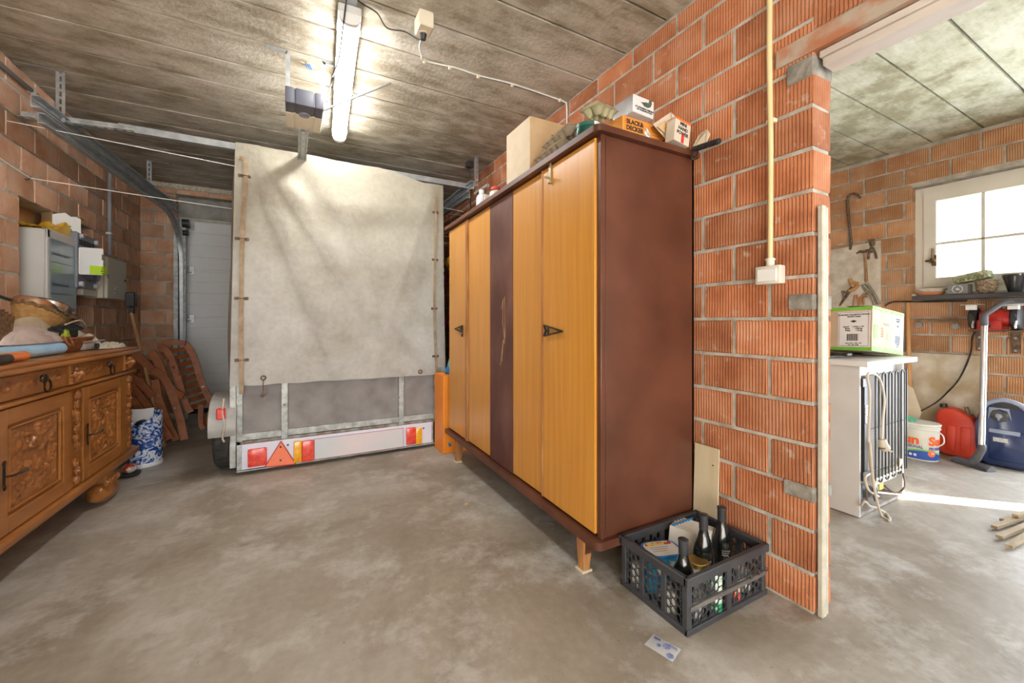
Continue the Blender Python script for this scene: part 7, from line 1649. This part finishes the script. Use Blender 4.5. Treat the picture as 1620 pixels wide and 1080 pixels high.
# ------------------------------------------------------------------ bucket
qa, qb = PZ(1438, 720, 0), PZ(1495, 727, 0); bc_ = Vector((4.235, 1.255, 0)); RB = .108
bk2 = thing('paint_bucket', 'white oval detergent bucket with red and blue print beside the fridge', 'bucket', bc_)
def bell(a_, k): ex = 2.3; ca, sa = cos(a_), sin(a_); rr = 1/((abs(ca)**ex+abs(sa)**ex)**(1/ex)); return Vector((RB*k*rr*ca*.9, RB*k*rr*sa*1.05, 0))
m_bkt = mat('dirty_white_plastic', (.60, .57, .50), (.70, .68, .62), .4, scale=7)
HB = .27
def bsurf(a_, z, e=0): return bc_+bell(a_, .92+.08*z/HB+e/RB)+Vector((0, 0, z))
bm = bmesh.new(); grid(bm, 48, 8, lambda s, t: bsurf(s*2*pi, .002+(HB-.002)*t)); bmesh.ops.remove_doubles(bm, verts=bm.verts, dist=.0004); obj('bucket_body', bm, m_bkt, bk2)
def band(z0, z1, m, name, e=.001, a0=0, a1=2*pi, wav=0):
    bm = bmesh.new(); grid(bm, 48, 2, lambda s, t: bsurf(a0+(a1-a0)*s, z0+(z1+wav*sin((a0+(a1-a0)*s)*2.0+.6)-z0)*t, e)); return obj(name, bm, m, bk2)
band(.012, .062, mat('blue_band', (.03, .09, .42), None, .4), 'blue_band', .0014, wav=.016); band(.055, .074, mat('green_band', (.24, .52, .10), None, .4), 'green_band', .0010, wav=.016)
bm = bmesh.new()
for z0, r0 in ((HB-.038, .006), (HB-.022, .004)): grid(bm, 48, 3, lambda s, t: bsurf(s*2*pi, z0+.012*t, r0*sin(t*pi)+.001))
grid(bm, 48, 4, lambda s, t: bsurf(s*2*pi, HB-.008+.016*t, .004+.004*sin(t*pi))); bm2 = [bm.verts.new(bsurf(k/48*2*pi, HB+.008, .002)) for k in range(48)]; bm.faces.new(bm2); obj('lid', bm, m_bkt, bk2)
bm = bmesh.new(); ah = R(250); h0 = bsurf(ah, HB-.04, .006); tube(bm, smooth_path([h0, h0+Vector((-.01, -.03, -.02)), h0+Vector((-.012, -.035, -.07)), h0+Vector((-.01, -.012, -.10))], 5), .004, 6); obj('handle', bm, m_white, bk2)
m_rint = mat('orange_red_ink', (.82, .12, .02), None, .4); m_bint = mat('navy_ink', (.04, .06, .28), None, .5)
def wrap(txt, size, ang, z, m, bold=0, sx=1):
    # letters run clockwise seen from above (left to right for a viewer outside)
    def bend(c_): a_ = ang+c_.x/RB; p = bsurf(a_, z+c_.y, .0018+c_.z); return p
    text('lettering', txt, size, m, bk2, None, bend=bend, bold=bold, sx=sx)
view_a = atan2(-bc_.y, -bc_.x)
wrap('Sun', .088, view_a-.62, .152, m_rint, .004); wrap('Sun', .088, view_a+1.02, .152, m_rint, .004)
wrap('PROFESSIONAL', .030, view_a-.60, .103, m_bint, .0006, .8); wrap('PROFESSIONAL', .030, view_a+1.20, .098, m_bint, .0006, .8)
bm = bmesh.new(); aa = view_a+.62
V = [bm.verts.new(bsurf(aa+.24*cos(k*pi/10), .062+.024*sin(k*pi/10), .003)) for k in range(20)]; bm.faces.new(V); obj('round_badge', bm, mat('red_badge', (.80, .14, .05), None, .5), bk2); wrap('120', .020, aa, .064, m_paper, .0004)
bm = bmesh.new()
for k in range(3):
    a_ = view_a-.72+.24*k; V = [bm.verts.new(bsurf(a_+.09*cos(j*pi/6), .040+.011*sin(j*pi/6), .0022)) for j in range(12)]; bm.faces.new(V)
obj('white_symbol', bm, m_paper, bk2, kind='stuff')
bm = bmesh.new(); blob(bm, (bc_.x-.03, bc_.y+.05, HB+.022), (.03, .045, .02), 5, .35, n=10); single('green_cloth', bm, mat('mint_green', (.10, .46, .28), (.16, .55, .36), .5, scale=14), 'mint green crumpled cloth on the bucket lid', 'cloth')
# ------------------------------------------------------------------ jerrycan
jx = 4.565; jy0, jy1 = 1.035, 1.232
jc = thing('jerrycan', 'red plastic jerrycan standing between the bucket and the vacuum cleaner', 'jerrycan', (jx, 1.13, 0))
bm = bmesh.new(); prof = [(1.236, .10), (1.245, .30), (1.225, .35), (1.19, .372), (1.14, .368), (1.05, .315), (1.012, .25), (1.012, .09), (1.02, .03), (1.05, .003), (1.20, .003), (1.225, .03)]
prof = [(-(a-.005), b) for a, b in prof]
prism(bm, prof, (.125, 0, 0), (jx-.06, 0, 0), (0, -1, 0), (0, 0, 1)); bmesh.ops.bevel(bm, geom=list(bm.edges), offset=.016, segments=3, profile=.6, affect='EDGES'); m_rj = mat('red_jerrycan_plastic', (.62, .05, .025), (.72, .08, .04), .38, scale=5); obj('can_body', bm, m_rj, jc)
bm = bmesh.new()
for a in ((1.045, 1.10), (1.125, 1.175)): box(bm, jx-.066, jx-.058, a[0], a[1], .05, .24, bev=.006, seg=2)
obj('embossed_panel', bm, m_rj, jc, kind='stuff')
bm = bmesh.new(); cyl(bm, (jx, 1.205, .365), (jx, 1.21, .392), .022); obj('cap', bm, m_black, jc)
q = PX(1532, 650, 4.60); bm = bmesh.new(); cyl(bm, (4.60, q.y, .002), (4.60, q.y, q.z-.02), .028, n=18); cyl(bm, (4.60, q.y, q.z-.02), (4.60, q.y+.012, q.z+.03), .012, n=12); single('dusty_bottle', bm, mat('dusty_green_glass', (.16, .14, .09), (.30, .27, .18), .4, scale=16), 'dusty bottle behind the jerrycan', 'bottle')
# ------------------------------------------------------------------ vacuum cleaner
vc = thing('vacuum_cleaner', 'dark blue vacuum cleaner standing upright against the wall at the right picture edge', 'vacuum cleaner', (4.55, .86, 0))
m_navy = mat('glossy_navy_plastic', (.018, .035, .12), (.028, .05, .15), .22, scale=3, coat=.5); m_lilac = mat('silver_blue_plastic', (.26, .30, .42), (.32, .36, .48), .3, scale=4)
VX = 4.46
prof = [(1.00, .03), (1.018, .14), (1.015, .30), (1.0, .38), (.965, .435), (.90, .47), (.82, .46), (.76, .42), (.735, .34), (.73, .15), (.745, .03), (.80, .006), (.95, .006)]
bm = bmesh.new(); prism(bm, [(-a, b) for a, b in prof], (.17, 0, 0), (VX, 0, 0), (0, -1, 0), (0, 0, 1)); bmesh.ops.bevel(bm, geom=list(bm.edges), offset=.024, segments=4, profile=.6, affect='EDGES'); obj('body', bm, m_navy, vc)
bm = bmesh.new(); tube(bm, smooth_path([(VX-.01, .975, .405), (VX-.015, .95, .455), (VX-.015, .87, .49), (VX-.015, .79, .462), (VX-.01, .765, .42)], 6), .016, 10); obj('carry_handle', bm, m_lilac, vc)
bm = bmesh.new(); prism(bm, [(-.955, .44), (-.93, .458), (-.87, .468), (-.81, .455), (-.79, .43), (-.87, .432)], (.02, 0, 0), (VX-.012, 0, 0), (0, -1, 0), (0, 0, 1)); obj('handle_recess', bm, m_black, vc)
M_ = MT((VX-.006, .895, .372), (0, -1, 0), (0, 0, 1)); bm = bmesh.new(); lathe(bm, [(.044, 0), (.044, .008), (.036, .012), (0, .012)], 28, M=M_); obj('dial_recess', bm, mat('dark_dial', (.03, .03, .035), (.10, .09, .08), .3, scale=30), vc)
bm = bmesh.new(); lathe(bm, [(.018, .012), (.016, .024), (0, .026)], 16, M=M_); box(bm, -.005, .005, -.03, .0, .014, .022, M=M_); obj('dial_knob', bm, m_lilac, vc)
bm = bmesh.new(); prism(bm, [(-.95, .34), (-.945, .425), (-.85, .428), (-.84, .345), (-.86, .41), (-.895, .42), (-.93, .405)], (.006, 0, 0), (VX-.005, 0, 0), (0, -1, 0), (0, 0, 1)); obj('dial_bezel', bm, m_lilac, vc)
obj('bag_cover', B(VX-.008, VX+.004, .775, .945, .055, .265, bev=.008, seg=2), m_navy, vc); obj('cover_grip', B(VX-.012, VX, .80, .945, .245, .275, bev=.004), m_lilac, vc)
obj('white_badge', B(VX-.0095, VX-.008, .855, .925, .185, .215), mat('printed_badge', (.45, .46, .48), (.70, .70, .68), .5, scale=80), vc)
bm = bmesh.new(); 
for yy in (.98,): cyl(bm, (VX+.02, yy, .03), (VX+.02, yy+.035, .03), .028, n=18)
obj('wheel', bm, m_black, vc)
# wand
wn = thing('vacuum_wand', 'chrome vacuum tube with dark floor nozzle and bent handle standing before the vacuum cleaner', 'vacuum tube', (4.28, .935, 0))
m_dg = mat('dark_grey_plastic', (.07, .07, .08), (.11, .11, .12), .4, scale=8)
a, b = PX(1553, 706, 4.25), PX(1557.5, 514, 4.33)
bm = bmesh.new(); cyl(bm, a, b, .0175, n=20); obj('chrome_tube', bm, m_chrome, wn)
c_ = PX(1558, 499, 4.335); bm = bmesh.new(); tube(bm, smooth_path([b+Vector((0, 0, -.005)), c_, PX(1568, 491, 4.34), PX(1586, 479, 4.36), PX(1597, 476, 4.37)], 5), [.021]*6+[.017]*11+[.019]*4, 14); tube(bm, smooth_path([PX(1597, 477, 4.37), PX(1610, 476, 4.38), PX(1640, 477, 4.38)], 4), .0165, 12); obj('bent_handle', bm, m_dg, wn)
e_ = PX(1551, 722, 4.24); bm = bmesh.new(); tube(bm, smooth_path([a+Vector((0, 0, .015)), a+Vector((0, 0, -.02)), Vector((4.26, .965, .075)), Vector((4.26, .99, .045))], 5), [.022]*9+[.024]*7, 14); obj('elbow', bm, m_dg, wn)
n0, n1 = PZ(1503, 729, .0), PZ(1561, 747, .0)
bm = bmesh.new(); d_ = (n1-n0).normalized(); sd_ = Vector((-d_.y, d_.x, 0)); M_ = Matrix((d_, sd_, Vector((0, 0, 1)))).transposed().to_4x4(); M_.translation = n0; Ln = (n1-n0).length
prism(bm, [(0, .002), (.075, .002), (.075, .02), (.05, .042), (.02, .036), (0, .02)], (Ln, 0, 0), (0, 0, 0), (0, 1, 0), (0, 0, 1)); bm.transform(M_); bmesh.ops.bevel(bm, geom=list(bm.edges), offset=.005, segments=2, affect='EDGES'); obj('floor_nozzle', bm, m_dg, wn)
# wooden slats lying at the right edge
m_sl = mat('weathered_slat_wood', (.30, .22, .13), (.46, .38, .26), .75, scale=9, stretch=(.5, 3, 3))
single('bearer_block', B(3.62, 3.70, .10, .50, .001, .05, bev=.004), m_sl, 'wooden block under the loose slats just beyond the right picture edge', 'wood')
for k, (u, v, z_, u2, v2) in enumerate(((1573, 819, .052, 1640, 802), (1586, 809, .052, 1640, 799), (1581, 834, .052, 1640, 815), (1596, 848, .052, 1640, 827), (1606, 803, .074, 1650, 796))):
    a = PZ(u, v, z_+.012); b = PZ(u2, v2, z_+.012); d_ = (b-a); d_.z = 0; d_.normalize(); b = a+d_*1.1; a.z = .018 if k < 4 else .045; b.z = z_+.02+(b.x-a.x)*0+(.02 if k == 4 else 0)
    bm = bmesh.new(); sweep(bm, [a, a.lerp(b, .5), b], .024, .014, (0, 0, 1))
    single('loose_lath', bm, m_sl, ['second weathered slat tip from the back, longest to the left', 'thin pale slat tip behind the longest one', 'middle weathered slat tip pointing left', 'nearest weathered slat tip at the right picture edge', 'slat lying on top of the back of the loose pile'][k], 'slat', 'loose slats at the right edge')
#@@NEXT
